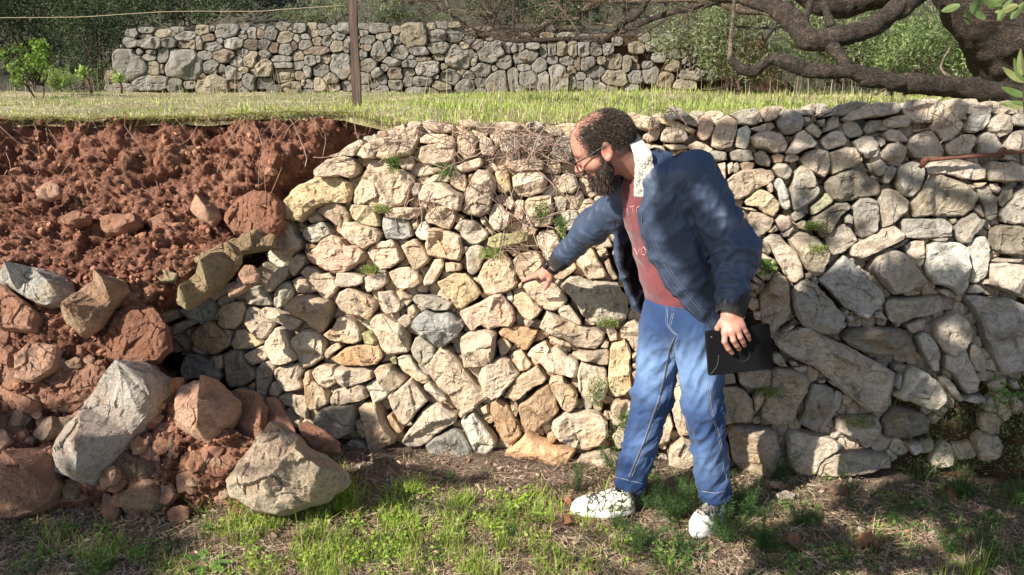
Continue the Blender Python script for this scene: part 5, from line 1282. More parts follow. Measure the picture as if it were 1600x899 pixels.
# feathery plant and spurge stalks on the terrace
def feathery(cx, cy, hpx, Y_, n, pal, lab, wd=.35, name="feathery_plant", cat="plant", seed=0, group=None, on=None, nl=26, r=.0013):
    rg = np.random.default_rng(seed); b_ = P(cx, cy, Y_) if on is None else on; m_per = (b_[1] * CP + (CAMH - b_[2]) * SP) / FPX; H = hpx * m_per; st = Acc(); root = empty(name, tuple(b_)); tag(root, lab, cat, group)
    for _ in range(n):
        d = unit(np.array([rg.normal(0, wd), rg.normal(0, wd), 1.0])); L = H * rg.uniform(.6, 1.1); tt = np.linspace(0, 1, 6)[:, None]; bend = np.array([d[0], d[1], -.25]) * rg.uniform(.2, .9); pth = b_ + d * L * tt + bend * L * tt ** 2 * .5; tube(st, pth, np.linspace(r, r * .5, 6), 4, tint=pal[0], cap=False)
        i = rg.uniform(.12, 1, nl); p_ = b_ + d * L * i[:, None] + bend * L * (i ** 2)[:, None] * .5; dd = unit(rg.normal(0, 1, (nl, 3)) + d * .8); V, F, k = strips(p_, dd, rg.uniform(.12, .3, nl) * L * (1.1 - i * .6), np.full(nl, r * 1.3), rg.normal(0, .15, (nl, 3)), unit(np.cross(dd, rg.normal(0, 1, (nl, 3)))), 2, .4); st.add(V, F, np.repeat(colmix(rg, nl, pal), k, 0))
        i2 = rg.uniform(.3, 1, nl * 3); p2 = b_ + d * L * i2[:, None] + bend * L * (i2 ** 2)[:, None] * .5 + rg.normal(0, .05 * L, (nl * 3, 3)); dd = unit(rg.normal(0, 1, (nl * 3, 3))); V, F, k = strips(p2, dd, rg.uniform(.05, .10, nl * 3) * L, np.full(nl * 3, r), rg.normal(0, .1, (nl * 3, 3)), unit(np.cross(dd, rg.normal(0, 1, (nl * 3, 3)))), 1, .4); st.add(V, F, np.repeat(colmix(rg, nl * 3, pal), k, 0))
    st.build("fronds", M_LEAF, root); return root
feathery(90, 142, 42, 7.2, 26, [(.28, .36, .12), (.20, .30, .08), (.36, .42, .16)], "feathery sunlit green plant on the terrace near the left end of the far wall", .5, seed=1, r=.004)
for (x0_, y0_, x1_, y1_, lab) in [(143, 146, 129, 112, "spurge stalk with a pale green tuft, taller and left of its twin"), (190, 146, 185, 122, "shorter spurge stalk with a pale green tuft in front of the far wall's end")]:
    rt = empty("spurge", tuple(P(x0_, y0_, 7.0))); tag(rt, lab, "plant"); a = Acc(); tube(a, pxpath([(x0_, y0_, 7), ((x0_ + x1_) / 2 + 2, (y0_ + y1_) / 2, 7), (x1_, y1_, 7)]), [.012, .01, .008], 6, sub=3); a.build("stalk", M_RUST, rt)
    a = Acc(); n = 130; leaves(a, P(x1_, y1_, 7) + trng.normal(0, .022, (n, 3)), trng.uniform(.02, .05, n), colmix(trng, n, [(.34, .44, .14), (.26, .36, .10)]), trng, 2.2); a.build("leaf_tuft", M_LEAF, rt, False)
# fennel-like weeds round the man's shoes and along the wall foot
FE = [(.045, .095, .03), (.07, .13, .04), (.10, .17, .05)]
fg = "feathery weeds in the foreground grass"
for k_, (x, y, h, n, lab) in enumerate([(1050, 815, 85, 26, "feathery dark weed between the man's two shoes"), (1010, 800, 60, 16, "feathery dark weed at the heel of the left-pointing shoe"), (1130, 850, 70, 20, "feathery dark weed in front of the right-hand shoe"), (1170, 815, 75, 22, "feathery dark weed right of the man's shoes"), (1085, 790, 60, 16, "feathery weed behind the right-hand shoe"), (1215, 755, 60, 10, "sparse feathery weed before the lowest pale block of the wall"),
 (1000, 860, 60, 20, "feathery dark weed at the bottom, below the gap between the shoes"), (1190, 860, 60, 18, "feathery dark weed at the bottom, right of the right-hand shoe"), (1250, 825, 45, 12, "low feathery weed on the litter right of the thin pale twig"), (1530, 690, 90, 26, "dark bushy feathery weed against the wall foot at the right edge"), (1585, 700, 90, 26, "dark bushy feathery weed cut off by the right edge"), (1500, 775, 60, 18, "feathery weed beside the upright dead leaf"), (1400, 820, 40, 12, "low feathery weed between the pale stick and the upright dead leaf"), (1480, 870, 45, 14, "low feathery weed at the bottom right"),
 (1450, 700, 60, 20, "dark feathery weed on the earthy foot of the wall, left of the bushy pair"), (1620, 660, 90, 22, "dark feathery weed high on the wall foot, cut off by the right edge"), (1555, 650, 70, 20, "feathery weed rooted high in the earthy wall foot"),
    (960, 830, 40, 12, "low feathery weed below the left-pointing shoe"), (1060, 870, 45, 14, "low feathery weed at the bottom under the shoes"), (385, 800, 55, 9, "feathery sprig at the left foot of the big pitted boulder"), (1560, 720, 80, 22, "feathery weed at the wall foot near the right edge"), (1490, 740, 60, 14, "feathery weed under the big pale slab"), (1590, 790, 55, 14, "feathery weed at the right edge on the shaded ground"),
    (800, 845, 35, 8, "low feathery weed left of a pale stone at the bottom"), (905, 770, 55, 10, "sparse feathery weed behind the tip of the left-pointing shoe"), (960, 742, 60, 10, "feathery weed at the wall foot beside the man's shin")]):
    feathery(x, y, h, 0, n, FE if k_ != 19 else G_BRIGHT, lab, .42, "feathery_weed", "weed", 40 + k_, fg, on=gpts(np.array([x]), np.array([float(y)]))[0])
# ------------------------------------------------------------------ single dead leaves, sticks and broad-leaved weeds
lrng = np.random.default_rng(15)
def gp(x, y): return gpts(np.array([float(x)]), np.array([float(y)]))[0]
for (x, y, L, an, col, lab) in [(884, 791, .085, 2.2, (.30, .13, .07), "curled brown dead leaf at the tip of the left-pointing shoe"), (893, 824, .10, .3, (.42, .20, .10), "orange-brown dead leaf just below the left-pointing shoe"), (1356, 858, .12, -.1, (.34, .14, .07), "large reddish dead leaf lying in the shade at the bottom right"),
        (1236, 856, .12, -.6, (.24, .12, .07), "dark brown dead leaf on the shaded litter between the shoes and the reddish leaf"), (1480, 778, .12, 1.5, (.26, .13, .07), "upright dead leaf stuck in the weeds near the right edge"), (552, 812, .07, -.5, (.40, .22, .11), "small orange dead leaf in the grass below the big pitted boulder"), (1310, 772, .10, -.3, (.22, .12, .08), "dull brown dead leaf on the litter in front of the lowest long stone"), (1215, 768, .09, -.2, (.44, .26, .16), "pale brown dead leaf beside the small pinkish stone")]:
    L *= .78; col = tuple(np.array(col) * [.82, .85, .9]); c = gp(x, y) + [0, 0, .015]; d = np.array([math.cos(an), math.sin(an), .12]); 
    if 'upright' in lab: d = np.array([.2, -.1, 1.0])
    d = unit(d); s_ = unit(np.cross(d, [0, -.5, 1.0])); nn = np.cross(s_, d); nu, nv = 11, 7; V = []
    for i in range(nu):
        t = i / (nu - 1); w_ = L * .30 * math.sin(math.pi * (t * .94 + .03)) ** .6 * (1 + .28 * math.sin(11 * t) + .12 * math.sin(23 * t))
        for j in range(nv): u = j / (nv - 1) * 2 - 1; V.append(c + d * L * (t - .5) + s_ * w_ * u + nn * (L * .34 * abs(u) ** 1.5 * (.6 + .5 * math.sin(5 * t + x)) + L * .22 * math.sin(math.pi * t * 1.4) - .004))
    V = np.array(V); V = np.vstack([V, V - nn * .0008]); F0 = grid_faces(nu, nv); tag(mesh_obj("dead_leaf", V, np.vstack([F0, F0[:, ::-1] + nu * nv]), M_DRY, None, True, np.clip(np.array(col) * lrng.normal(1, .12, (len(V), 1)), .01, 1)), lab, "leaf", "dead leaves on the ground")
for pts, r, lab in [([(290, 802), (330, 790), (370, 786), (405, 797)], .004, "pale curved stick in front of the heap of fallen stones"), ([(150, 795), (210, 806), (280, 800), (350, 786), (400, 780)], .0022, "thin brown bent stem lying along the foot of the heap"), ([(1322, 822), (1345, 832), (1372, 845)], .0045, "short pale stick on the shaded ground at the lower right"), ([(1255, 788), (1280, 798), (1310, 806), (1360, 806)], .0025, "thin pale twig lying right of the shoes"),
        ([(1555, 740), (1575, 750), (1590, 770), (1625, 785)], .008, "brown forked branch lying among the weeds at the right edge"), ([(1130, 830), (1150, 822), (1166, 806)], .003, "short pale stalk lying beside the right-hand shoe")]:
    a = Acc(); pp = np.array([gp(x, y) + [0, 0, .012 + .02 * lrng.uniform()] for x, y in pts]); tube(a, pp, np.full(len(pp), r) * np.linspace(1, .6, len(pp)), 6, .15, sub=4); tag(a.build("fallen_stick", M_PALEBARK if 'pale' in lab else M_TWIG), lab, "stick", "sticks on the ground")
def rosette(x, y, L, n, pal, lab, up=.35):
    a = Acc(); c = gp(x, y)
    for i in range(n):
        an = i / n * 2 * np.pi + lrng.normal(0, .25); e = lrng.uniform(up * .6, up * 1.6); d = unit(np.array([math.cos(an), math.sin(an), e])); s_ = unit(np.cross(d, [0, 0, 1.0])); nn = np.cross(s_, d); l_ = L * lrng.uniform(.65, 1.1); V = []
        for k in range(8):
            t = k / 7; w_ = l_ * .17 * math.sin(math.pi * min(1, .08 + t * .9)) ** .8 * (1 + .25 * math.sin(t * 16)) * (.5 + .5 * t); m_ = c + [0, 0, .004] + d * l_ * t + np.array([0, 0, -.45]) * l_ * t * t * e * 1.2; V += [m_ - s_ * w_ + nn * w_ * .25, m_, m_ + s_ * w_ + nn * w_ * .25]
        F = []; 
        for k in range(7): b_ = k * 3; F += [[b_, b_ + 1, b_ + 4, b_ + 3], [b_ + 1, b_ + 2, b_ + 5, b_ + 4]]
        a.add(V, F, np.array(pal[lrng.integers(len(pal))]) * lrng.normal(1, .1))
    tag(a.build("rosette_weed", M_LEAF), lab, "weed", "broad-leaved weeds in the foreground")
RP = [(.13, .24, .06), (.17, .29, .07), (.10, .18, .05)]; RB = [(.24, .38, .07), (.30, .44, .09)]
for a_ in [(185, 876, .12, 9, RP, "broad-leaved weed at the bottom left, left of the small upright grey stone"), (322, 884, .12, 8, RP, "broad-leaved weed at the bottom, right of the small upright grey stone"), (95, 870, .08, 7, RP, "small broad-leaved weed in the bottom left corner"), (700, 752, .08, 6, RP, "dark three-leaved seedling on the bare litter in front of the wall"), (790, 788, .08, 9, RB, "bright leafy weed in the grass below the wall's middle"), (850, 800, .07, 9, RB, "bright leafy weed left of the shoe's tip"), (610, 765, .07, 8, RB, "bright leafy weed right of the big pitted boulder"),
    (1242, 880, .09, 6, RP, "two-winged leafy weed at the bottom, below the dark brown leaf"), (1270, 862, .08, 6, RP, "leafy weed right of the dark brown leaf"), (1450, 795, .09, 7, RP, "leafy weed in the broken shade left of the upright leaf"), (1580, 862, .10, 6, RP, "upright broad-leaved weed in the bottom right corner"), (1370, 830, .06, 7, RP, "small leafy weed by the short pale stick"), (1530, 840, .07, 8, RP, "small leafy weed in the shade near the bottom right corner"), (1398, 775, .06, 6, RB, "small sunlit leafy weed on the litter in front of the wall's lower right"), (480, 880, .07, 8, RB, "bright leafy weed at the bottom under the big pitted boulder"), (1540, 700, .09, 9, RP, "leafy weed at the wall foot under the big pale slab")]: rosette(*a_)
# tussocks at the foot of the wall on the right
for (x, y, n, h, lab) in [(1500, 735, 260, .20, "long-bladed grey-green tussock at the wall foot, left of the right edge"), (1565, 712, 240, .17, "long-bladed tussock under the big pale slab at the right edge"), (1470, 700, 120, .13, "small tussock growing out of the dark wall foot"), (1065, 800, 200, .12, "spiky green tussock between the man's shoes"), (640, 772, 160, .10, "bright grass tuft on the litter right of the big pitted boulder"), (720, 790, 170, .10, "bright grass tuft in the sun below the wall's middle"), (545, 790, 150, .12, "bright arching grass tuft at the right foot of the big pitted boulder"), (1440, 745, 90, .12, "thin grass tuft before the lowest long stone's right end")]:
    a = Acc(); c = gp(x, y); br_ = 'bright' in lab; grass(a, c + lrng.normal(0, .028, (n, 3)) * [1, 1, 0], lrng.uniform(.4, 1.1, n) * h, lrng.uniform(.0025, .0045, n), colmix(lrng, n, G_BRIGHT if br_ else [(.10, .16, .05), (.15, .21, .08), (.20, .24, .12), (.30, .28, .17)]), lrng, .5, .9, 4); tag(a.build("grass_tussock", M_LEAF, None, False), lab, "grass tuft", "grass tufts along the wall foot")
n = 900; px = lrng.uniform(1395, 1720, n); py = lrng.uniform(600, 742, n); a = Acc(); pts = []
for x, y in zip(px, py): uv = on_wall(x, y, 0); pts.append(W0 + uv[0] * WU + uv[1] * WV + WN * lrng.uniform(-.07, -.02))
pts = np.array(pts); grass(a, pts, lrng.uniform(.02, .08, n), lrng.uniform(.002, .004, n), colmix(lrng, n, [(.10, .16, .05), (.16, .22, .08), (.22, .24, .12), (.30, .26, .16)]), lrng, .8, .9)
k = 2200; pts2 = pts[lrng.integers(0, n, k)] + lrng.normal(0, .02, (k, 3)); leaves(a, pts2, lrng.uniform(.006, .016, k), colmix(lrng, k, [(.12, .19, .06), (.18, .26, .09), (.24, .26, .13)]), lrng, 1.6); tag(a.build("bank_weeds", M_LEAF, None, False), kind='stuff', label="low weeds creeping over the earthy foot of the wall at right")
# ------------------------------------------------------------------ the man
from mathutils.bvhtree import BVHTree
def cap_(p, a, b, ra, rb):
    a, b = np.asarray(a, float), np.asarray(b, float); ab = b - a; t = np.clip(((p - a) @ ab) / (ab @ ab), 0, 1)
    return np.linalg.norm(p - a - t[:, None] * ab, axis=1) - (ra + (rb - ra) * t)
def ell_(p, c, r, M=None):
    q = p - np.asarray(c, float)
    if M is not None: q = q @ np.asarray(M).T
    r = np.asarray(r, float); k0 = np.linalg.norm(q / r, axis=1); k1 = np.linalg.norm(q / r ** 2, axis=1) + 1e-9; return k0 * (k0 - 1) / k1
def smin(a, b, k): h = np.clip(0.5 + 0.5 * (b - a) / k, 0, 1); return b * (1 - h) + a * h - k * h * (1 - h)
def smax(a, b, k): return -smin(-a, -b, k)
def nets(f, lo, hi, res):
    """surface nets: the zero surface of f as quads"""
    lo, hi = np.asarray(lo, float), np.asarray(hi, float); n = np.ceil((hi - lo) / res).astype(int) + 1
    ax = [lo[i] + np.arange(n[i]) * res for i in range(3)]; D_ = np.empty(n)
    YY, ZZ = np.meshgrid(ax[1], ax[2], indexing='ij'); st = max(1, int(250000 / YY.size))
    for i in range(0, n[0], st):
        xx = ax[0][i:i + st]; pp = np.empty((len(xx),) + YY.shape + (3,)); pp[..., 0] = xx[:, None, None]; pp[..., 1] = YY; pp[..., 2] = ZZ; D_[i:i + st] = f(pp.reshape(-1, 3)).reshape(len(xx), *YY.shape)
    s = D_ < 0; c = np.zeros(n - 1, int)
    for dx in (0, 1):
        for dy in (0, 1):
            for dz_ in (0, 1): c += s[dx:n[0] - 1 + dx, dy:n[1] - 1 + dy, dz_:n[2] - 1 + dz_]
    act = (c > 0) & (c < 8); idx = -np.ones(act.shape, int); ijk = np.argwhere(act); idx[act] = np.arange(len(ijk)); acc_ = np.zeros((len(ijk), 3)); cnt = np.zeros(len(ijk))
    cr_ = [(x, y, z) for x in (0, 1) for y in (0, 1) for z in (0, 1)]
    for a in cr_:
        for k in range(3):
            if a[k]: continue
            b = list(a); b[k] = 1; da = D_[tuple((ijk + a).T)]; db = D_[tuple((ijk + b).T)]; m = (da < 0) != (db < 0); t = np.where(m, da / np.where(m, da - db, 1), 0)
            pt = np.tile(np.array(a, float), (len(ijk), 1)); pt[:, k] += t; acc_[m] += pt[m]; cnt[m] += 1
    V = lo + (ijk + acc_ / np.maximum(cnt, 1)[:, None]) * res; F = []
    for k in range(3):
        u, v = (k + 1) % 3, (k + 2) % 3; sl0 = [slice(None)] * 3; sl1 = [slice(None)] * 3; sl0[k] = slice(0, -1); sl1[k] = slice(1, None)
        ch = s[tuple(sl0)] != s[tuple(sl1)]; e = np.argwhere(ch); e = e[(e[:, u] > 0) & (e[:, v] > 0) & (e[:, u] < n[u] - 1) & (e[:, v] < n[v] - 1)]
        def g(du, dv): q = e.copy(); q[:, u] -= du; q[:, v] -= dv; return idx[tuple(q.T)]
        q = np.stack([g(0, 0), g(1, 0), g(1, 1), g(0, 1)], 1); fl = s[tuple(e.T)]; q[~fl] = q[~fl][:, ::-1]; F.append(q)
    F = np.concatenate(F); F = F[(F >= 0).all(1)]; return V, F
def vnormals(V, F):
    N_ = np.zeros_like(V); fn = np.cross(V[F[:, 1]] - V[F[:, 0]], V[F[:, 2]] - V[F[:, 0]]); fn += np.cross(V[F[:, 2]] - V[F[:, 0]], V[F[:, 3]] - V[F[:, 0]])
    for k in range(4): np.add.at(N_, F[:, k], fn)
    return unit(N_)
def relax(V, F, it=1):
    for _ in range(it):
        S = np.zeros_like(V); c = np.zeros(len(V))
        for k in range(4): np.add.at(S, F[:, k], V[F[:, (k + 1) % 4]]); np.add.at(c, F[:, k], 1); np.add.at(S, F[:, (k + 1) % 4], V[F[:, k]]); np.add.at(c, F[:, (k + 1) % 4], 1)
        V = V * .4 + .6 * S / np.maximum(c, 1)[:, None]
    return V
def skin_mat():
    m, t, b = new_mat("skin"); oc = objco(t); c = attr(t); n = noise(t, 45, 4, .6, oc); n2 = noise(t, 300, 2, .5, oc)
    c = mixc(t, 1.0, c, ramp(t, n, [(.3, (.88, .82, .80)), (.7, (1.1, 1.06, 1.04))]), 'MULTIPLY'); t.links.new(c, b.inputs['Base Color']); b.inputs['Roughness'].default_value = .5
    b.inputs['Subsurface Weight'].default_value = .12; b.inputs['Subsurface Radius'].default_value = (.012, .004, .002); b.inputs['Subsurface Scale'].default_value = 1.0; bump(t, n2, .25, .001, b); return m
M_SKIN = skin_mat()
def cloth_mat(name, rough=.7, sheen=.0, weave=900, bs=.25, mott=6, dist=.0008):
    m, t, b = new_mat(name); oc = objco(t); c = attr(t); n = noise(t, mott, 5, .65, oc); w_ = noise(t, weave, 2, .5, oc)
    c = mixc(t, 1.0, c, ramp(t, n, [(.3, (.82, .82, .82)), (.7, (1.16, 1.16, 1.16))]), 'MULTIPLY'); c = mixc(t, 1.0, c, ramp(t, w_, [(.35, (.85, .85, .85)), (.65, (1.12, 1.12, 1.12))]), 'MULTIPLY')
    t.links.new(c, b.inputs['Base Color']); b.inputs['Roughness'].default_value = rough; b.inputs['Sheen Weight'].default_value = sheen; bump(t, w_, bs, dist, b); return m
M_JACKET = cloth_mat("navy_nylon", .5, 0, 600, .12, 1.5); M_JACKET.node_tree.nodes["Principled BSDF"].inputs["Specular IOR Level"].default_value = .38; M_DENIM = cloth_mat("denim", .85, .1, 700, .5, 14, .0015); M_TSHIRT = cloth_mat("maroon_cotton", .9, .2, 500); M_RIB = cloth_mat("black_rib", .9, .1, 300, .6, 8, .002)
M_FLEECE = cloth_mat("white_fleece", .95, .3, 160, 1.0, 60, .006); M_HAIR = cloth_mat("hair", .55, 0, 400, .5); M_THREAD = cloth_mat("thread", .8, 0, 400)
man = empty("person", (.65, 2.83, 0)); tag(man, "bearded man in navy jacket and jeans, leaning over to point at the wall", "person")
fL, fF = np.array([.6, -.8, 0]), np.array([-.8, -.6, 0])
# --- head frame
Hc = P(944, 231, 2.76); hf = unit(np.array([-.86, .16, -.46])); hl = unit(np.cross([-.35, 0, .94], hf)); hu = np.cross(hf, hl); HM = np.stack([hf, hl, hu])
Hs = 1.015
def H2W(q): return Hc + (np.asarray(q, float) * Hs) @ HM
def W2H(p): return (p - Hc) @ HM.T / Hs
neckb = P(1012, 268, 2.80)
nk = W2H(neckb[None])[0]
def hairmask(q):
    """1 where hair is dense (q in head coordinates)"""
    x, y, z = q[:, 0], np.abs(q[:, 1]), q[:, 2]
    m = sstep(.064, .028, x - .12 * (z - .02)) * sstep(-.062, -.050, z + .15 * x - .0) 
    m = m * (1 - sstep(.010, -.004, z) * sstep(-.040, -.028, x))           # clear round the ear and below the temple
    m = m * (1 - .95 * sstep(.064, .102, z + .10 * x - .012 * (y / .05) ** 2) * sstep(-.070, -.025, x))
    return m
def f_head(p):
    q = W2H(p); ay = np.abs(q[:, 1]); qs = np.column_stack([q[:, 0], ay, q[:, 2]])
    d = ell_(q, (-.012, 0, .030), (.102, .078, .092)); d = smin(d, ell_(q, (.035, 0, .03), (.062, .066, .078)), .03)
    d = smin(d, ell_(q, (.034, 0, -.045), (.056, .054, .062)), .03); d = smin(d, ell_(q, (.055, 0, -.095), (.026, .030, .024)), .025)
    d = smin(d, cap_(qs, (.07, .038, -.022), (.045, .052, -.03), .019, .020), .02); d = smin(d, cap_(qs, (.088, .0, .022), (.075, .045, .024), .011, .011), .014)
    d = smax(d, -ell_(qs, (.108, .032, .0), (.020, .020, .013)), .012); d = smin(d, ell_(qs, (.079, .032, -.001), (.013, .014, .011)), .003)
    d = smin(d, cap_(q, (.092, 0, .012), (.116, 0, -.030), .008, .0105), .010); d = smin(d, ell_(qs, (.103, .011, -.033), (.011, .009, .008)), .006)
    d = smin(d, ell_(q, (.090, 0, -.060), (.013, .024, .007)), .006); d = smin(d, ell_(q, (.088, 0, -.071), (.012, .021, .008)), .005)
    # ear
    e = ell_(qs, (-.012, .083, -.006), (.020, .008, .033), np.array([[.96, .1, .26], [-.1, .99, 0], [-.26, 0, .96]])); e = smax(e, -ell_(qs, (-.008, .092, -.004), (.012, .008, .022)), .004); e = smin(e, ell_(qs, (-.004, .086, -.030), (.009, .006, .009)), .006)
    d = smin(d, e, .005)
    d = smin(d, cap_(q, (-.035, 0, -.03), nk, .060, .062), .03); return d
V, F = nets(f_head, Hc - [.20, .15, .17], Hc + [.24, .17, .15], .0032)
V = relax(V, F, 1); hc = W2H(V)
skin = np.array([.47, .245, .185]); T_ = np.tile(skin, (len(V), 1))
red = np.exp(-((hc - [-.01, .085, -.006]) ** 2).sum(1) / .0012) + np.exp(-((hc - [.112, 0, -.025]) ** 2).sum(1) / .0012) * .7 + .12 * np.exp(-((hc - [.02, .0, .12]) ** 2).sum(1) / .004)
T_ = T_ * (1 + red[:, None] * np.array([.12, -.16, -.18])); lip = np.exp(-((hc - [.1, 0, -.066]) / [.02, .024, .008]).__pow__(2).sum(1)); T_ = T_ * (1 - lip[:, None] * np.array([.1, .35, .3]))
hm0 = hairmask(hc)[:, None] * .75; T_ = T_ * (1 - hm0) + np.array([.07, .048, .036]) * hm0; body = Acc(); body.add(V, F, T_)
# --- trunk and limbs under the clothes
pelv = P(1066, 492, 2.84); shL, shR = P(1093, 280, 2.64), P(985, 303, 2.88); elL, wrL = P(1150, 392, 2.60), P(1141, 490, 2.50); elR, wrR = P(926, 354, 3.02), P(863, 419, 3.20)
hipR, knR, anR = P(1040, 505, 2.88), P(1020, 618, 2.88), P(984, 762, 2.89); hipL, knL, anL = P(1092, 505, 2.78), P(1098, 632, 2.74), P(1116, 782, 2.79)
def f_body(p):
    ch = (shL + shR) / 2 + [0, 0, -.08]; d = cap_(p, pelv + [0, 0, .02], ch, .09, .085); d = smin(d, cap_(p, shL, shR, .04, .04), .04); d = smin(d, cap_(p, ch, neckb, .07, .055), .05)
    for a, b, c, r in ((shL, elL, wrL, (.05, .042, .026)), (shR, elR, wrR, (.05, .042, .026))): d = smin(d, cap_(p, a, b, r[0], r[1]), .02); d = smin(d, cap_(p, b, c, r[1], r[2]), .01)
    for a, b, c in ((hipR, knR, anR), (hipL, knL, anL)): d = smin(d, cap_(p, a, b, .075, .05), .03); d = smin(d, cap_(p, b, c, .05, .034), .02)
    return d
V, F = nets(f_body, (.05, 2.3, .02), (1.1, 3.35, 1.5), .014); body.add(relax(V, F, 1), F, skin)
# --- hands
def hand(chains, palm, extra=()):
    pts = np.array([q for c in chains for q, r in c] + [q for q, r in palm]); lo, hi = pts.min(0) - .03, pts.max(0) + .03
    def f(p):
        d = None
        for c in chains:
            dc = None
            for (a, ra), (b, rb) in zip(c[:-1], c[1:]): k = cap_(p, a, b, ra, rb); dc = k if dc is None else smin(dc, k, .003)
            d = dc if d is None else smin(d, dc, .0018)
        dp = None
        for (a, ra), (b, rb) in zip(palm[::2], palm[1::2]): k = cap_(p, a, b, ra, rb); dp = k if dp is None else smin(dp, k, .014)
        return smin(d, dp, .008)
    V, F = nets(f, lo, hi, .0019); return relax(V, F, 1), F
# his left hand: back to the viewer, fingers down over the case, thumb behind it
mc = [P(1133, 519, 2.478), P(1143, 518, 2.472), P(1152, 514, 2.474), P(1159, 509, 2.482)]
pip = [P(1132, 534, 2.468), P(1146, 532, 2.462), P(1157, 527, 2.464), P(1165, 518, 2.474)]
dip = [P(1138, 545, 2.474), P(1151, 540, 2.470), P(1161, 534, 2.472), P(1169, 525, 2.480)]
tip = [P(1144, 552, 2.484), P(1155, 546, 2.482), P(1163, 540, 2.484), P(1171, 531, 2.488)]
fr = [(.0105, .0095, .0088, .0075), (.0105, .0096, .0088, .0076), (.0100, .009, .0082, .0072), (.009, .008, .0073, .0065)]
ch = [[(mc[i], fr[i][0]), (pip[i], fr[i][1]), (dip[i], fr[i][2]), (tip[i], fr[i][3])] for i in range(4)]
ch.append([(P(1128, 504, 2.50), .013), (P(1122, 513, 2.515), .011), (P(1120, 526, 2.545), .010), (P(1126, 536, 2.553), .008)])
pm = []
for i in range(4): pm += [(wrL + fL * (0) + (mc[i] - mc[1]) * .55 + [0, .004, -.005], .017), (mc[i], .0125)]
pm += [(P(1140, 478, 2.51), .026), (P(1140, 492, 2.50), .024)]; 
V, F = hand(ch, pm); dk = np.array([min(np.linalg.norm(v - q) for q in tip + mc) for v in V]); body.add(V, F, skin * 1.06 * (1 + np.exp(-(dk / .010) ** 2)[:, None] * np.array([.06, -.10, -.08])))
# his right hand: index stretched to the wall, thumb down, the others curled
wr = wrR; ix = [P(838, 431, 3.262), P(829, 434, 3.285), P(822, 437, 3.302), P(817, 439.5, 3.315)]
m2, m3, m4 = P(842, 427, 3.285), P(847, 424, 3.300), P(853, 421, 3.308)
def curl(m, s, dn): return [(m, .0098 * s), (m + np.array([-.016, .016, -.020]) * s, .0092 * s), (m + np.array([.004, .010, -.040]) * s, .0085 * s), (m + np.array([.022, -.004, -.028]) * s, .0075 * s)]
ch = [[(ix[0], .0105), (ix[1], .0092), (ix[2], .0084), (ix[3], .0070)], curl(m2, 1.0, 0), curl(m3, .95, 0), curl(m4, .85, 0),
      [(P(862, 428, 3.195), .014), (P(859, 437, 3.200), .0115), (P(856, 445, 3.215), .0098), (P(852, 451, 3.225), .0082)]]
pm = [(wr, .023), (ix[0], .0135), (wr, .022), (m2, .0135), (wr + [0, .01, 0], .021), (m3, .013), (wr + [0, .018, 0], .019), (m4, .0125), (P(872, 412, 3.165), .025), (wr, .024), (wr + [-.005, -.005, -.012], .018), (P(848, 433, 3.225), .014)]
V, F = hand(ch, pm); dk = np.array([min(np.linalg.norm(v - q) for q in [ix[0], ix[3], m2]) for v in V]); body.add(V, F, skin * 1.08 * (1 + np.exp(-(dk / .010) ** 2)[:, None] * np.array([.06, -.10, -.08])))
body_o = body.build("body", M_SKIN, man)
# --- hair: cap plus strands
hrg = np.random.default_rng(6)
def f_skull(q): return smin(ell_(q, (-.012, 0, .030), (.102, .078, .092)), ell_(q, (.035, 0, .03), (.062, .066, .078)), .03)
def f_hair(p):
    q = W2H(p); return smax(f_skull(q) - .0015, (.975 - hairmask(q)) * .02, .003)
V, F = nets(f_hair, Hc - .16, Hc + .16, .0035); nrm_ = vnormals(V, F); V = V + nrm_ * (.0018 * fbm(V, 160, 2))[:, None]
hair = Acc(); hair.add(V, F, (.045, .030, .022))
u_ = unit(hrg.normal(0, 1, (46000, 3))); pts = u_ * [.102, .078, .092] + [-.012, 0, .03]
d0 = f_skull(pts); g_ = unit(np.stack([f_skull(pts + e) - d0 for e in np.eye(3) * .002], 1)); pts = pts - g_ * d0[:, None]
mk = hairmask(pts); x_ = pts[:, 0]; thin = sstep(.082, .055, x_) * (pts[:, 2] > .062) * (.10 + .20 * sstep(.02, .045, np.abs(pts[:, 1])) + .3 * sstep(.085, .06, pts[:, 2] + .3 * x_ * 0) * (x_ > .03) * 0)
kp = hrg.uniform(0, 1, len(pts)) < np.maximum(mk, thin); pts, g_ = pts[kp], g_[kp]; n = len(pts)
fl_ = unit(np.column_stack([-.75 - 0 * pts[:, 0], pts[:, 1] * 4, -.55 - 0 * pts[:, 0]])); dr = unit(g_ * .55 + fl_ * .8 + hrg.normal(0, .25, (n, 3)))
dW = dr @ HM; sW = unit(np.cross(dW, hrg.normal(0, 1, (n, 3)))); V, F, k = strips(H2W(pts + g_ * .0008), dW, hrg.uniform(.007, .015, n), np.full(n, .0011), hrg.normal(0, .1, (n, 3)), sW, 2, .4); hair.add(V, F, np.repeat(colmix(hrg, n, [(.035, .024, .018), (.06, .042, .030), (.09, .065, .046), (.022, .016, .012)]), k, 0))
V_e = []  # eyebrows
for s_ in (-1, 1):
    n = 160; t = hrg.uniform(0, 1, n); q = np.column_stack([.097 - .02 * t ** 2, s_ * (.014 + .036 * t), .017 + .008 * np.sin(t * 2.6) + hrg.normal(0, .002, n)]); dd = np.tile([-.1, s_ * 1.0, .25], (n, 1)) + hrg.normal(0, .25, (n, 3)); dW = unit(dd) @ HM; V, F, k = strips(H2W(q), dW, hrg.uniform(.006, .01, n), np.full(n, .001), dW * 0, unit(np.cross(dW, hrg.normal(0, 1, (n, 3)))), 1, .4); hair.add(V, F, (.04, .028, .02))
hair.build("hair", M_HAIR, man)
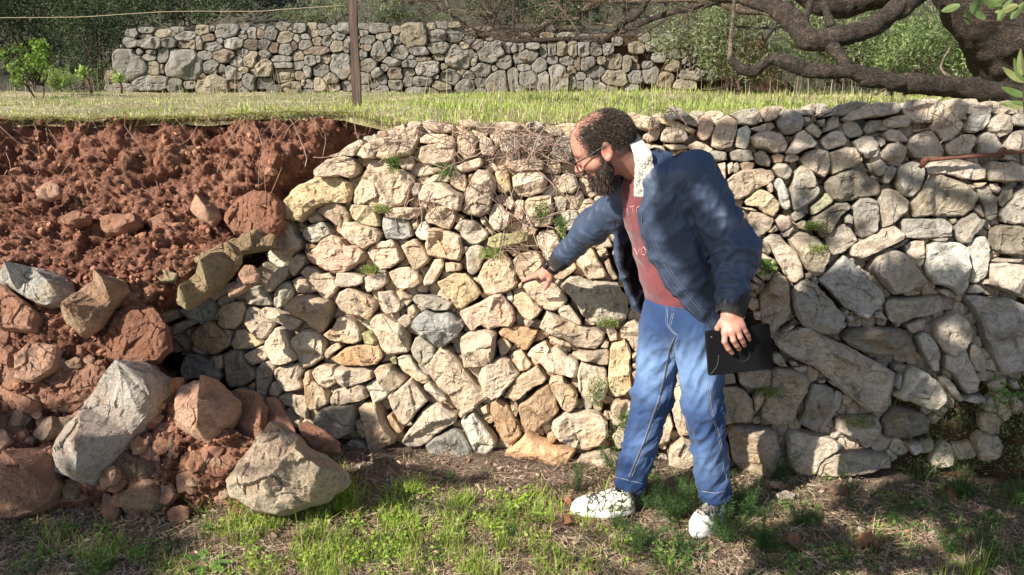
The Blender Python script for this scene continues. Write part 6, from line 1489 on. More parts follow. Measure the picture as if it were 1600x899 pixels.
# --- beard
def f_bd(q):
    qs = np.column_stack([q[:, 0], np.abs(q[:, 1]), q[:, 2]])
    d = ell_(q, (.048, 0, -.100), (.036, .040, .038)); d = smin(d, ell_(qs, (.030, .045, -.062), (.030, .015, .032)), .022); d = smin(d, cap_(qs, (.006, .068, -.012), (.018, .058, -.055), .010, .016), .014)
    d = smin(d, cap_(qs, (.090, .004, -.050), (.076, .028, -.066), .008, .010), .008); d = smin(d, ell_(q, (.064, 0, -.092), (.034, .036, .026)), .015)
    return smax(d, -ell_(q, (.104, 0, -.066), (.020, .018, .005)), .003)
V, F = nets(lambda p: f_bd(W2H(p)), Hc - [.2, .13, .2], Hc + [.13, .13, .08], .0035); V = V + vnormals(V, F) * (.004 * fbm(V, 90, 3))[:, None]
bd = Acc(); bd.add(V, F, (.030, .020, .016)); hb = W2H(V); i = hrg.integers(0, len(V), 15000); n = len(i); nb = vnormals(V, F)[i]; dr = unit(nb * .55 + (np.array([.25, 0, -1.0]) @ HM) * .9 + hrg.normal(0, .35, (n, 3)))
Ls = .006 + .014 * sstep(-.05, -.12, hb[i, 2]) * hrg.uniform(.4, 1.2, n); V2, F2, k = strips(V[i] + hrg.normal(0, .002, (n, 3)), dr, Ls, np.full(n, .0011), hrg.normal(0, .2, (n, 3)), unit(np.cross(dr, hrg.normal(0, 1, (n, 3)))), 2, .3)
bd.add(V2, F2, np.repeat(colmix(hrg, n, [(.04, .026, .02), (.08, .05, .036), (.13, .085, .06), (.02, .014, .012)]), k, 0)); bd.build("beard", M_HAIR, man)
# --- glasses
M_BLACK = iron_mat("black_frame", (.008, .007, .008), (.02, .018, .018), 0); M_BLACK.node_tree.nodes['Principled BSDF'].inputs['Roughness'].default_value = .35
gl = Acc()
for s_ in (-1, 1):
    tube(gl, [H2W(q) for q in [(.104, s_ * .070, .004), (.06, s_ * .079, .006), (.0, s_ * .0845, .012), (-.022, s_ * .086, .004), (-.034, s_ * .084, -.014)]], [.0028, .0026, .0024, .0022, .0018], 6, sub=3)
    a = np.linspace(0, 2 * np.pi, 25); tube(gl, [H2W((.113 - .012 * (abs(np.cos(t_)) * .0 + (.036 + .030 * np.cos(t_)) / .07) ** 2, s_ * (.036 + .030 * np.cos(t_)), -.006 + .021 * np.sin(t_) * (1 if True else 0))) for t_ in a], np.full(25, .0020), 6)
tube(gl, [H2W(q) for q in [(.113, -.008, .004), (.119, 0, .007), (.113, .008, .004)]], [.0014] * 3, 5, sub=2)
glo = gl.build("glasses", M_BLACK, man)
# --- jacket
tz_ = np.array([.70, .80, .90, 1.0, 1.10, 1.20, 1.28, 1.36, 1.42, 1.50])
tc = np.array([P(1083, 525, 2.87), P(1078, 512, 2.86), P(1068, 470, 2.85), P(1060, 430, 2.835), P(1050, 388, 2.82), P(1038, 345, 2.80), P(1026, 312, 2.785), P(1014, 280, 2.775), P(1005, 258, 2.77), P(1000, 240, 2.77)])
tx, ty = tc[:, 0], tc[:, 1]
jA = np.array([.185, .19, .19, .195, .20, .205, .205, .175, .11, .06]); jB = np.array([.175, .175, .170, .170, .165, .16, .15, .125, .085, .05])
def tor(p, dA=0.0, dB=0.0):
    a0 = (p[:, 0] - np.interp(p[:, 2], tz_, tx)) * fL[0] + (p[:, 1] - np.interp(p[:, 2], tz_, ty)) * fL[1]
    zz = p[:, 2] - .30 * np.clip(a0, -.25, .25) * sstep(1.0, 1.28, p[:, 2])
    cx_, cy_ = np.interp(p[:, 2], tz_, tx), np.interp(p[:, 2], tz_, ty); a = (p[:, 0] - cx_) * fL[0] + (p[:, 1] - cy_) * fL[1]; b = (p[:, 0] - cx_) * fF[0] + (p[:, 1] - cy_) * fF[1]
    A_, B_ = np.interp(zz, tz_, jA) + dA, np.interp(zz, tz_, jB) + dB; return a, b, A_, B_, zz
def proj(q):
    d = q - np.array([0, 0, CAMH]); zc = d[..., 1] * CP - d[..., 2] * SP; return 800 + FPX * d[..., 0] / zc, 449.5 - FPX * (d[..., 1] * SP + d[..., 2] * CP) / zc
def solve_edge(targets, philo, phihi, far=False):
    out = []
    zs = np.linspace(.72, 1.42, 71)
    for (tx_, ty_) in targets:
        best = None
        for ph in np.linspace(philo, phihi, 60) if not far else [philo]:
            for sc__ in ([1.0] if not far else np.linspace(.9, 1.7, 41)):
                A_, B_ = np.interp(zs, tz_, jA), np.interp(zs, tz_, jB); c_ = np.column_stack([np.interp(zs, tz_, tx), np.interp(zs, tz_, ty), zs])
                q = c_ + (np.sin(ph) * A_ * sc__)[:, None] * fL + (np.cos(ph) * B_ * sc__)[:, None] * fF; u_, v_ = proj(q); e = (u_ - tx_) ** 2 + (v_ - ty_) ** 2; i = e.argmin()
                if best is None or e[i] < best[0]: best = (e[i], zs[i], ph, sc__)
        out.append(best)
    out.sort(key=lambda r: r[1]); return np.array(out)
near_e = solve_edge([(1007, 300), (1000, 345), (1012, 395), (1045, 450), (1082, 490), (1118, 522)], -1.2, 1.5)
far_e = solve_edge([(968, 300), (958, 335), (959, 380), (966, 420), (978, 455), (1002, 500)], -1.05, 0, far=True)
print("NEAR", near_e.round(2).tolist()); print("FAR", far_e.round(2).tolist())
def f_jacket(p):
    a, b, A_, B_, zz = tor(p); phi = np.arctan2(a / A_, b / B_); sfar = np.interp(p[:, 2], far_e[:, 1], far_e[:, 3]); wgt = np.exp(-((phi + 1.05) / .75) ** 2) * (phi < .2)
    s_ = 1 + (sfar - 1) * wgt; rho = np.sqrt((a / A_) ** 2 + (b / B_) ** 2); d = (rho / s_ - 1) * np.minimum(A_, B_) * .95
    sh_ = np.abs(d + .007) - .007
    pn, pf = np.interp(p[:, 2], near_e[:, 1], near_e[:, 2]), np.full(len(p), -1.05)
    op = np.minimum(pn - phi, phi - pf) * rho * .16 * 1.0
    hem = (.795 + .02 * np.sin(phi * 1.0)) - p[:, 2]; d2 = smax(smax(sh_, op, .006), hem, .008); d2 = smax(d2, p[:, 2] - 1.47, .01)
    s1 = smin(cap_(p, shL + [-.02, .01, .005], elL, .082, .074), cap_(p, elL, wrL * .72 + elL * .28 + [0, .0, .0], .074, .054), .03)
    s2 = smin(cap_(p, shR + [.02, -.02, .0], elR, .072, .062), cap_(p, elR, wrR * .66 + elR * .34, .060, .045), .03)
    core = smax(d + .0, (np.abs(p[:, 2] - 1.36) - .10), .02)
    k1 = .010 + .03 * np.exp(-((p - shL) ** 2).sum(1) / .012); return smin(smin(d2, s1, k1), s2, .03)
V, F = nets(f_jacket, (.10, 2.40, .76), (1.10, 3.28, 1.52), .0062); V = relax(V, F, 2); N_ = vnormals(V, F)
def armfold(V, a, b, amp, f_):
    ab = b - a; L = np.linalg.norm(ab); t = ((V - a) @ ab) / L; ax_ = ab / L; r = V - a - t[:, None] * ax_; dist = np.linalg.norm(r, axis=1); w_ = sstep(.13, .085, dist) * sstep(-.04, .02, t) * sstep(L + .05, L - .01, t)
    q = np.column_stack([t * f_ * L / .27 + (r @ np.array([.6, .3, .5])) * 12, r @ np.array([1, 0, .2]) * 13, r @ np.array([0, 1, 0]) * 13]); n1 = 1 - np.sqrt(np.abs(perlin(q + 3.3)) + .01) * 1.9; n2 = 1 - np.sqrt(np.abs(perlin(q * 1.9 + 8.1)) + .01) * 1.9; return w_ * amp * (n1 * .8 + n2 * .45), w_
f1, w1 = armfold(V, elL, wrL, .012, 22); f2, w2 = armfold(V, shL, elL, .012, 13); f3, w3 = armfold(V, elR, wrR, .008, 17); f4, w4 = armfold(V, shR, elR, .009, 12)
q = V @ np.array([[.8, .2, .55], [-.1, 1, 0], [-.6, 0, .8]]); tf = .010 * (1 - 2.0 * np.abs(perlin(q * np.array([14, 6, 4.0]) + 2))) + .007 * (1 - 2 * np.abs(perlin(q * np.array([7, 12, 9.0]) + 7))) + .004 * fbm(V, 22, 3)
wt = 1 - np.clip(w1 + w2 + w3 + w4, 0, 1); arm = np.exp(-((V - (shL + [-.05, 0, -.04])) ** 2).sum(1) / .006) * .010 * (1 - 2 * np.abs(perlin(V @ np.array([[1, 0, .7], [0, 1, 0], [-.7, 0, 1]]) * [38, 8, 8])))
V = V + N_ * (f1 + f2 + f3 + f4 + tf * wt * .9 + arm + .0008 * fbm(V, 90, 2))[:, None]
jc = np.tile(np.array([.045, .066, .115]), (len(V), 1)); 
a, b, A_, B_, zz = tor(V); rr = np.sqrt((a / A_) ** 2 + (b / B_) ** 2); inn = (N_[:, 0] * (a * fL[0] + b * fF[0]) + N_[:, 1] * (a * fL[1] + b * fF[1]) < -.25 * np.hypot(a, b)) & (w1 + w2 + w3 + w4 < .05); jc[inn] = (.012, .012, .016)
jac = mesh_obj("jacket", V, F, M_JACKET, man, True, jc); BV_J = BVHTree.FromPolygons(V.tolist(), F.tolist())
def cast(bvh, px, py, off=.002):
    d = ray(px, py); d = d / np.linalg.norm(d); h = bvh.ray_cast(Vector((0, 0, CAMH)), Vector(d))
    if h[0] is None: return None
    return np.array(h[0]) - d * off
def draw(acc, bvh, pts, r, off=.0015, sides=5, tint=None, sub=4):
    p2 = []; 
    for i in range(len(pts) - 1):
        for k in range(sub): t = k / sub; p2.append((pts[i][0] * (1 - t) + pts[i + 1][0] * t, pts[i][1] * (1 - t) + pts[i + 1][1] * t))
    p2.append(pts[-1]); w_ = [cast(bvh, x, y, off) for x, y in p2]; w_ = [q for q in w_ if q is not None]
    # drop jumps in depth
    if len(w_) < 2: return
    segs = [[w_[0]]]
    for q in w_[1:]:
        if np.linalg.norm(q - segs[-1][-1]) > .05: segs.append([q])
        else: segs[-1].append(q)
    for s_ in segs:
        if len(s_) > 1: tube(acc, s_, np.full(len(s_), r), sides, tint=tint, cap=False)
st = Acc()
for ln in ([(1016, 350), (1030, 395), (1060, 440), (1095, 480), (1122, 508)], [(1012, 352), (1026, 396), (1056, 442), (1091, 482), (1119, 511)], [(1023, 245), (1027, 290), (1050, 330)], [(1083, 268), (1060, 300), (1052, 340)], [(958, 335), (959, 380), (967, 425), (980, 460)]): draw(st, BV_J, ln, .0009, .0005, tint=(.16, .18, .24))
st.build("stitching", M_THREAD, jac)
# zip edge of the near panel
zp = Acc(); draw(zp, BV_J, [(1003, 330), (1003, 350), (1014, 395), (1046, 449), (1083, 490), (1117, 521)], .0018, .001, tint=(.09, .10, .13)); zp.build("zip", M_THREAD, jac)
def sleeve_cuff(a, b, r0, r1):
    cu = Acc()
    a, b = np.array(a), np.array(b); k = 7; tt = np.linspace(0, 1, k)[:, None]; V_, F_ = [], []; ax_ = unit(b - a); e1 = unit(np.cross(ax_, [.1, .2, .97])); e2 = np.cross(ax_, e1); n_ = 60
    th = np.arange(n_) / n_ * 2 * np.pi; prof_ = [(0, r0 * .9), (.02, r0), (.5, (r0 + r1) / 2 * 1.02), (.97, r1), (1, r1 - .002), (.98, r1 - .006), (.6, r1 - .010)]
    for t_, r_ in prof_: V_.append(a + (b - a) * t_ + ((r_ + .0012 * np.sign(np.sin(th * 30)))[:, None]) * (np.cos(th)[:, None] * e1 + np.sin(th)[:, None] * e2))
    j = np.arange(n_); j1 = (j + 1) % n_; F_ = np.concatenate([np.stack([i * n_ + j, i * n_ + j1, (i + 1) * n_ + j1, (i + 1) * n_ + j], 1) for i in range(len(prof_) - 1)]); cu.add(np.concatenate(V_), F_, (.016, .015, .016)); cu.build('cuff', M_RIB, jac)
sleeve_cuff(P(1147, 458, 2.535), P(1140, 492, 2.50), .056, .045); sleeve_cuff(wrR * .70 + elR * .30, wrR * .90 + elR * .10, .047, .039)
# fleece collar: a thick turned-down flap lying on the near shoulder, square at its lower end, and its far half behind the neck
def flap(poly, Yf, H):
    pl = np.array(poly, float); c_ = P(*pl.mean(0), 2.65); uv = np.array([(P(x, y, 2.65) - c_)[[0, 2]] for x, y in pl]); rg = np.random.default_rng(2)
    V, F, sz = stone_geo(uv, H, rg, n=70, rings=22, back=.016, closed=True, bulge=.16, rough=0); e = V[:, :2]; 
    W_ = np.column_stack([c_[0] + V[:, 0], 2.65 - np.clip(V[:, 2], -.016, .02), c_[2] + V[:, 1]]); u_, v_ = proj(W_); W_[:, 1] += Yf(v_) - 2.65; nz = .0026 * fbm(W_, 120, 2) + .002 * fbm(W_, 45, 2); W_[:, 1] -= nz; W_[:, 0] += nz * .6; return W_, F
cl_ = Acc()
V, F = flap([(984, 212), (994, 210), (1008, 220), (1018, 238), (1020, 262), (1020, 300), (1015, 307), (994, 308), (990, 303), (992, 262), (989, 235)], lambda v: 2.635 + .16 * sstep(250, 205, v) ** 1.3, .013); cl_.add(V, F, (.66, .61, .52))
pth = [P(990, 212, 2.78), P(978, 212, 2.86), P(966, 232, 2.90), P(962, 262, 2.895), P(960, 296, 2.88)]; k0 = len(cl_.V); a2 = Acc(); tube(a2, pth, [.014, .02, .020, .018, .012], 14, .1, sub=5, tint=(.66, .61, .52))
cl_.build("collar", M_FLEECE, jac); a2.build("collar_back", M_FLEECE, jac)
# --- t-shirt
def f_shirt(p):
    a, b, A_, B_, zz = tor(p, -.035, -.052); rho = np.sqrt((a / A_) ** 2 + (b / B_) ** 2); d = (rho - 1) * np.minimum(A_, B_) * .95; d = smin(d, ell_(p, np.array([np.interp(1.0, tz_, tx), np.interp(1.0, tz_, ty), 1.0]) + fF * .018, (.10, .10, .10)), .03)
    d = smax(d, .872 + .02 * np.sin(a * 20) - p[:, 2], .008); return smax(d, p[:, 2] - 1.40 - .0 * a, .03)
V, F = nets(f_shirt, (.3, 2.5, .82), (1.0, 3.15, 1.46), .008); V = relax(V, F, 2); N_ = vnormals(V, F); q = V @ np.array([[.7, 0, .7], [0, 1, 0], [-.7, 0, .7]]); V = V + N_ * (.006 * (1 - 2 * np.abs(perlin(q * [16, 5, 5] + 4))) + .003 * fbm(V, 25, 2))[:, None]
shirt = mesh_obj("t_shirt", V, F, M_TSHIRT, man, True, (.17, .040, .047)); BV_S = BVHTree.FromPolygons(V.tolist(), F.tolist())
lt = Acc(); pk = (.62, .30, .30)
for ln in ([(968, 326), (970, 336), (974, 337), (977, 326)], [(980, 325), (982, 336)], [(984, 324), (992, 322)], [(988, 323), (990, 334)], [(1000, 322), (995, 325), (995, 332), (1000, 335), (1003, 329), (1000, 322)], [(991, 388), (996, 399), (1000, 387)], [(1006, 386), (1002, 390), (1003, 398), (1008, 399), (1010, 392), (1006, 386)], [(1012, 390), (1014, 401), (1019, 400)]): draw(lt, BV_S, ln, .0016, .0012, tint=pk, sub=3)
lt.build("chest_lettering", M_THREAD, shirt)
# --- jeans
def f_jeans(p):
    pc = (hipR + hipL) / 2 + [0, 0, .055]; M_ = np.stack([fL, fF, [0, 0, 1]]); d = ell_(p, pc, (.158, .122, .16), M_); d = smin(d, cap_(p, hipR + [0, 0, .01], knR, .094, .066), .03); dl = smin(cap_(p, hipL + [0, 0, .01], knL, .094, .065), 1e9 + 0 * d, .01)
    hR, hL_ = anR + [0, 0, .022], anL + [0, 0, .028]; d = smin(d, cap_(p, knR, hR, .066, .058), .03); dl = np.minimum(dl, cap_(p, knL, hL_, .065, .056)); dl = smin(dl, dl + .004, .01)
    d = smin(d, dl, .012); d = smax(d, p[:, 2] - .915, .01)
    # cut the hems square and hollow them
    for kn, h_ in ((knR, hR), (knL, hL_)):
        ax_ = unit(h_ - kn); s_ = (p - h_) @ ax_; near_ = np.linalg.norm(p - h_ - s_[:, None] * ax_, axis=1) < .12; d = np.where(near_, smax(d, s_ - .012, .006), d); d = np.where(near_, smax(d, -cap_(p, h_ - ax_ * .05, h_ + ax_ * .05, .045, .047), .004), d)
    return d
V, F = nets(f_jeans, (.33, 2.55, .03), (.98, 3.12, .95), .0062); V = relax(V, F, 2); N_ = vnormals(V, F)
def legfold(V, a, b, amp, fq, seed):
    ab = b - a; L = np.linalg.norm(ab); t = ((V - a) @ ab) / L; r = V - a - t[:, None] * ab / L; w_ = sstep(.12, .09, np.linalg.norm(r, axis=1)) * sstep(-.05, 0, t) * sstep(L + .06, L, t); qq = np.column_stack([t * fq * .8 + r[:, 0] * 14 - r[:, 1] * 6, r[:, 0] * 13, r[:, 1] * 13]) + seed; return w_ * amp * ((1 - 2.2 * np.abs(perlin(qq))) + .5 * (1 - 2 * np.abs(perlin(qq * 2.1))))
V = V + N_ * (legfold(V, hipR, knR, .007, 15, 1) + legfold(V, knR, anR, .0095, 18, 5) + legfold(V, hipL, knL, .007, 13, 9) + legfold(V, knL, anL, .0095, 18, 13) + .0012 * fbm(V, 40, 2))[:, None]
def wear(V):
    w_ = np.zeros(len(V))
    for a, b, c0, c1 in ((hipR, knR, .1, .95), (hipL, knL, .25, 1.05)):
        ab = b - a; t = ((V - a) @ ab) / (ab @ ab); r = V - a - t[:, None] * ab; w_ += np.exp(-((t - .55) / .38) ** 2) * sstep(-.03, .06, -(r @ np.array([.45, .85, 0]))) * sstep(.14, .1, np.linalg.norm(r, axis=1))
    for a, b in ((knR, anR), (knL, anL)): ab = b - a; t = ((V - a) @ ab) / (ab @ ab); r = V - a - t[:, None] * ab; w_ += .35 * np.exp(-((t - .45) / .2) ** 2) * sstep(0, .05, -(r @ np.array([-.2, .9, 0])))
    return np.clip(w_ * (1 + .4 * fbm(V * [1, 1, .4], 12, 2)), 0, 1)
wv = wear(V)[:, None]; fold_ = np.clip(.5 + .5 * fbm(V, 30, 2), 0, 1)[:, None]; jn = np.array([.012, .042, .135]) * (1 - wv) + np.array([.13, .22, .40]) * wv; jn = jn * (.85 + .3 * fold_)
jeans = mesh_obj("jeans", V, F, M_DENIM, man, True, jn); BV_D = BVHTree.FromPolygons(V.tolist(), F.tolist())
sm = Acc(); cD, cP = (.02, .045, .10), (.30, .30, .30)
ins = [(1056, 527), (1047, 548), (1042, 575), (1037, 600), (1031, 625), (1020, 655), (1008, 690), (996, 718), (985, 745)]
for o_, c_, r_ in ((0, cD, .0030), (-2.2, cP, .0011), (2.2, cP, .0011)): draw(sm, BV_D, [(x + o_, y) for x, y in ins], r_, .0008, tint=c_)
for ln in ([(1040, 470), (1041, 490), (1040, 505), (1048, 517), (1056, 524)], [(1050, 470), (1050, 490), (1046, 508)], [(1012, 463), (1040, 470), (1058, 471)], [(1105, 600), (1110, 640), (1122, 680), (1130, 720), (1133, 750)], [(962, 746), (985, 752), (1004, 756)], [(1096, 768), (1115, 771), (1134, 768)]): draw(sm, BV_D, ln, .0012, .0004, tint=(.16, .20, .28)); draw(sm, BV_D, [(x + 2.5, y) for x, y in ln], .0009, .0003, tint=(.32, .30, .26))
sm.build("seams", M_THREAD, jeans)
# --- socks and shoes
def shoe_mat():
    m, t, b = new_mat("marbled_sneaker"); oc = objco(t); dn = t.nodes.new("ShaderNodeTexNoise"); dn.inputs['Scale'].default_value = 25; t.links.new(oc, dn.inputs['Vector']); mv = t.nodes.new("ShaderNodeMix"); mv.data_type = 'VECTOR'; mv.inputs[0].default_value = .05; t.links.new(oc, mv.inputs[4]); t.links.new(dn.outputs[1], mv.inputs[5])
    v = t.nodes.new("ShaderNodeTexVoronoi"); v.feature = 'DISTANCE_TO_EDGE'; v.inputs['Scale'].default_value = 34; t.links.new(mv.outputs[1], v.inputs['Vector']); c = attr(t)
    ln = ramp(t, v.outputs[0], [(.05, (.06, .06, .065)), (.10, (1, 1, 1))]); a2 = t.nodes.new("ShaderNodeAttribute"); a2.attribute_name = "tint"
    sp = t.nodes.new("ShaderNodeSeparateColor"); t.links.new(c, sp.inputs[0]); msk = ramp(t, sp.outputs[2], [(.60, (1, 1, 1)), (.64, (0, 0, 0))]); c = mixc(t, msk, c, mixc(t, 1.0, c, ln, 'MULTIPLY')); t.links.new(c, b.inputs['Base Color']); b.inputs['Roughness'].default_value = .5; bump(t, v.outputs[0], .4, .002, b); return m
M_SHOE = shoe_mat()
def shoe(heel, toe, ank):
    heel, toe = np.array(heel, float), np.array(toe, float); fx = unit(toe - heel); L = np.linalg.norm(toe - heel); up = unit(np.array([0, 0, 1.0]) - fx * fx[2]); sd = np.cross(up, fx); M_ = np.stack([fx, sd, up])
    def f(p):
        q = (p - heel) @ M_.T; d = cap_(q, (.035, 0, .045), (.12, 0, .045), .036, .038); d = smin(d, ell_(q, (L - .07, 0, .034), (.07, .046, .036)), .02); d = smin(d, ell_(q, (.12, 0, .052), (.09, .038, .042)), .02); d = smin(d, cap_(q, (.045, 0, .06), (.050, 0, .105), .036, .034), .02); d = smin(d, cap_(q, (.085, 0, .085), (.10, 0, .080), .022, .022), .02)
        sole = smax(ell_(q, (L / 2, 0, .020), (L / 2 + .005, .050, .05)), np.abs(q[:, 2] - .016) - .016, .006); d = smin(d, sole, .003); d = smax(d, -q[:, 2], .003); d = smax(d, -cap_(q, (.048, 0, .09), (.052, 0, .14), .026, .03), .006); return smax(d, q[:, 2] - .112 + .25 * (q[:, 0] - .05) * 0, .005)
    c = (heel + toe) / 2; V, F = nets(f, c - [.2, .2, .06], c + [.2, .2, .16], .0035); V = relax(V, F, 1); q = (V - heel) @ M_.T; t_ = np.tile([.74, .74, .74], (len(V), 1)); sl_ = (q[:, 2] < .030) | (q[:, 0] > L - .055); t_[sl_] = (.74, .73, .70); cr_ = ~sl_; t_[cr_] = (.72, .72, .55 + 0 * .0); t_[cr_] = (.74, .74, .56)
    tongue = (q[:, 2] > .085) & (q[:, 0] > .07); t_[tongue] = (.55, .48, .40); return V, F, t_, M_, heel, L
for hl_, to_, an_, sk in ((PG(990, 806, .0), PG(893, 806, .0), anR, 1), (PG(1124, 812, .0), PG(1083, 846, .0), anL, 0)):
    V, F, t_, M_, h0, L = shoe(hl_ + [0, 0, .012], to_ + [0, 0, .012], an_); t_ = t_ * np.array([1, 1, 1.0]); o = mesh_obj("shoe", V, F, M_SHOE, man, True, t_)
    a = Acc()
    for k in range(5):
        q0 = np.array([.105 + k * .017, -.018, .095 - k * .009]); q1 = q0 * [1, -1, 1]; md = (q0 + q1) / 2 + [0, 0, .010]; tube(a, [h0 + q @ M_ for q in (q0, md, q1)], [.0022] * 3, 5, sub=3, tint=(.72, .72, .72))
    a.build("laces", M_THREAD, o)
sk = Acc(); s2_ = Acc(); tube(sk, [anR + [0.01, .0, .05], anR + [.004, 0, -.0], anR + [.002, .0, -.045]], [.040, .038, .040], 16, tint=(.07, .065, .06), sub=3); tube(s2_, [anL + [0, 0, .05], anL, anL + [0, 0, -.04]], [.038, .036, .037], 16, tint=(.45, .40, .34), sub=3); sk.build("sock", M_RIB, man); s2_.build("sock", M_RIB, man)
# --- wristwatch
wt_ = Acc(); ax_ = unit(wrR - elR); c0 = wrR + ax_ * -.008; e1 = unit(np.cross(ax_, [.1, .2, .97])); e2 = np.cross(ax_, e1); th = np.linspace(0, 2 * np.pi, 33)
for o_ in (-.008, -.004, 0, .004, .008): tube(wt_, [c0 + ax_ * o_ + (np.cos(t_) * e1 + np.sin(t_) * e2) * .030 for t_ in th], np.full(33, .0032), 6, cap=False)
wo_ = wt_.build("wristwatch", M_BLACK, man); a = Acc(); fd = unit(np.array([-.55, -.55, .62]) - ax_ * (np.array([-.55, -.55, .62]) @ ax_)); tube(a, [c0 + fd * .028, c0 + fd * .033, c0 + fd * .040, c0 + fd * .042], [.017, .019, .018, .015], 20); a.build("watch_case", M_BLACK, wo_)
# --- black case held in his left hand
M_CASE = cloth_mat("black_leatherette", .62, 0, 500, .3, 10, .001); M_CASE.node_tree.nodes["Principled BSDF"].inputs["Specular IOR Level"].default_value = .18
tc_ = [P(1103, 519, 2.505), P(1203, 506, 2.515), P(1208, 577, 2.50), P(1108, 588, 2.49)]
case = empty("tablet_case", tuple(tc_[3])); tag(case, "black tablet case hanging from the man's lowered hand", "tablet case")
cc_ = np.array(tc_); nn = unit(np.cross(cc_[1] - cc_[0], cc_[3] - cc_[0])); nn = nn if nn[1] < 0 else -nn
def rr_outline(c4, r, n_=6):
    out = []
    for i in range(4):
        p_, a_, b_ = c4[i], c4[i - 1], c4[(i + 1) % 4]; ua, ub = unit(a_ - p_), unit(b_ - p_)
        for k in range(n_ + 1): t = k / n_; out.append(p_ + ua * r * (1 - t) ** 2 + ub * r * t ** 2)
    return np.array(out)
ol = rr_outline(cc_, .008); n_ = len(ol); ctr_ = ol.mean(0); prf = [(0.965, .0005), (.985, 0), (1, -.003), (1, -.016), (.985, -.019), (.965, -.0195)]; V = np.concatenate([ctr_ + (ol - ctr_) * s_ + nn * z_ for s_, z_ in prf]); j = np.arange(n_); j1 = (j + 1) % n_
F = [list(range(n_))[::-1], list(range(5 * n_, 6 * n_))] + [[i * n_ + a_, i * n_ + b_, (i + 1) * n_ + b_, (i + 1) * n_ + a_] for i in range(5) for a_, b_ in zip(j, j1)]; mesh_obj("cover", V, F, M_CASE, case, False, (.005, .005, .006))
def onc(u, v, o=.0): return cc_[0] * (1 - u) * (1 - v) + cc_[1] * u * (1 - v) + cc_[2] * u * v + cc_[3] * (1 - u) * v + nn * o
a = Acc(); a_ = np.linspace(0, 2 * np.pi, 41)
for r_ in (.030, .026): tube(a, [onc(.54 + r_ / .245 * math.cos(t_), .60 + r_ / .175 * math.sin(t_), .0012) for t_ in a_], np.full(41, .0013), 5, cap=False, tint=(.02, .02, .022))
a.build("ring_stand", M_CASE, case)
a = Acc(); tube(a, [onc(.17, .55, .001), onc(.14, .75, .002), onc(.08, .88, .002), onc(.02, .96, .001)], [.0010] * 4, 5, sub=4, tint=(.10, .09, .07)); a.build("elastic_loop", M_CASE, case)
a = Acc(); fl4 = np.array([P(1162, 502, 2.52), P(1171, 489, 2.522), P(1176, 491, 2.524), P(1186, 510, 2.524), P(1160, 514, 2.52)]); V = np.concatenate([fl4, fl4 + [0, .006, 0]]); mesh_obj("stand_flap", V, [[4, 3, 2, 1, 0], [5, 6, 7, 8, 9]] + [[i, (i + 1) % 5, 5 + (i + 1) % 5, 5 + i] for i in range(5)], M_CASE, case, False, (.005, .005, .005))
a = Acc(); tube(a, [onc(.08, .13, .0), onc(.08, .13, .0015)], [.0035, .003], 12, tint=(.12, .12, .13)); a.build("camera_lens", M_CASE, case)
# ------------------------------------------------------------------ unseen tree added behind the viewer, leaves placed to cast the shade patches
hrng = np.random.default_rng(12); Ld = np.array(L_DIR)
# (outline of the shaded patch in pixels, which surface, cover)
SHADE = [("w", [(1268, 425), (1330, 430), (1400, 412), (1440, 415), (1500, 445), (1560, 462), (1640, 500), (1640, 700), (1420, 700), (1380, 690), (1300, 640), (1262, 560)], 1.0),
         ("g", [(1360, 745), (1440, 725), (1700, 700), (1700, 900), (1170, 900), (1190, 850), (1260, 800)], .62),
         ("g", [(-80, 790), (280, 785), (330, 820), (300, 860), (250, 920), (-80, 920)], .9),
         ("h", [(-60, 640), (50, 612), (70, 690), (85, 750), (150, 768), (215, 690), (270, 715), (280, 800), (-60, 800)], .8),
         ("m", [(1062, 345), (1105, 350), (1150, 380), (1182, 430), (1180, 500), (1120, 500), (1075, 440)], 1.0), ("w", [(470, 655), (560, 640), (600, 660), (660, 720), (560, 715), (500, 700)], .8),
         ("w", [(1000, 170), (1700, 160), (1700, 400), (1200, 380)], .10), ("g", [(560, 728), (700, 732), (780, 738), (760, 755), (600, 760)], .6)]
cr = Acc(); ctrs = []
def surf(k, x, y):
    if k == 'w': uv = on_wall(x, y, 0); return W0 + uv[0] * WU + uv[1] * WV
    if k == 'g': return PG(x, y, 0)
    if k == 'm': return P(x, y, 2.62)
    return P(x, y, float(np.interp(y, [600, 800], [3.0, 2.85])))
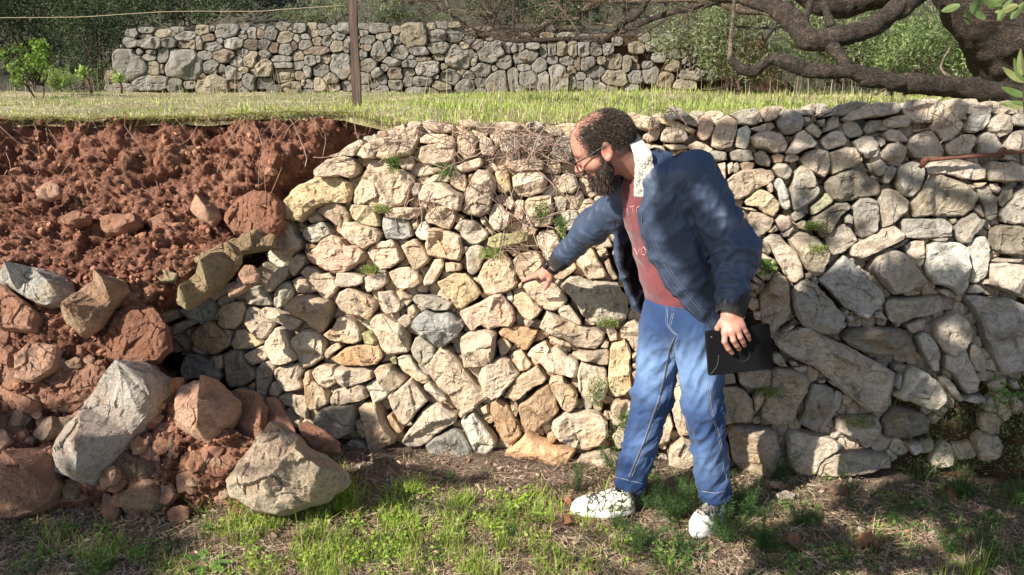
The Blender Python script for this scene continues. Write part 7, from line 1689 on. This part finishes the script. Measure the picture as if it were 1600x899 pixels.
for k, poly, cov in SHADE:
    S = [surf(k, x, y) for x, y in poly]; pl = np.array([(x, y) for x, y in poly], float); 
    # area across the light
    s3 = np.array(S); e1 = unit(np.cross(Ld, [0, 0, 1.0])); e2 = np.cross(Ld, e1); pr = np.stack([s3 @ e1, s3 @ e2], 1); A = abs(area_centroid(pr)[0]); n = int(A * cov * 2600)
    lo, hi = pr.min(0), pr.max(0); c0 = s3.mean(0); got = []
    while len(got) < n:
        q = hrng.uniform(lo, hi, (4000, 2)); q = q[inpoly(pr, q[:, 0], q[:, 1])]; got += q.tolist()
    got = np.array(got[:n]); cl = fbm(np.column_stack([got, np.zeros(n)]), 5, 2); got = got[cl > -.45 + .55 * (1 - cov)]; n = len(got)
    base = got[:, :1] * e1 + got[:, 1:] * e2 + Ld * (c0 @ Ld); t = (c0[2] + 2.6 + hrng.uniform(0, .9, n) - base[:, 2]); pts = base - Ld * (hrng.uniform(4.4, 5.6, n) + (0 if k != 'w' else 0))[:, None]
    leaves(cr, pts, hrng.uniform(.08, .14, n), colmix(hrng, n, DK), hrng, 1.8); ctrs.append(pts.mean(0))
# a few bare boughs, also added out of view, to draw dark bands over the upper right of the wall
root = empty("added_shade_tree", (-2.6, -1.6, 0)); tag(root, "unseen tree added behind the viewer to throw the dappled shade", "tree")
tr = Acc(); tube(tr, [(-2.6, -1.6, -.2), (-2.5, -1.55, 1.0), (-2.45, -1.4, 2.2), (-2.3, -1.2, 3.2)], [.26, .2, .17, .13], 20, .15, sub=5)
for c in ctrs:
    s0 = np.array([-2.3, -1.2, 3.2]); m_ = (s0 + c) / 2 + [0, 0, .5]; tube(tr, [s0, m_, c], [.022, .012, .005], 8, .1, sub=5)
for (a, b, r) in [((1040, 196), (1420, 208), .036), ((1120, 222), (1600, 262), .030), ((1180, 240), (1560, 330), .024), ((1350, 300), (1640, 300), .032)]:
    A_, B_ = surf('w', *a) - Ld * 3.6, surf('w', *b) - Ld * 4.2; m_ = (A_ + B_) / 2 + hrng.normal(0, .05, 3); tube(tr, [A_, m_, B_], [r * .7, r, r * 1.2], 7, .2, sub=6)
tr.build("trunk", M_BARK, root); cr.build("crown", M_LEAF, root, False)
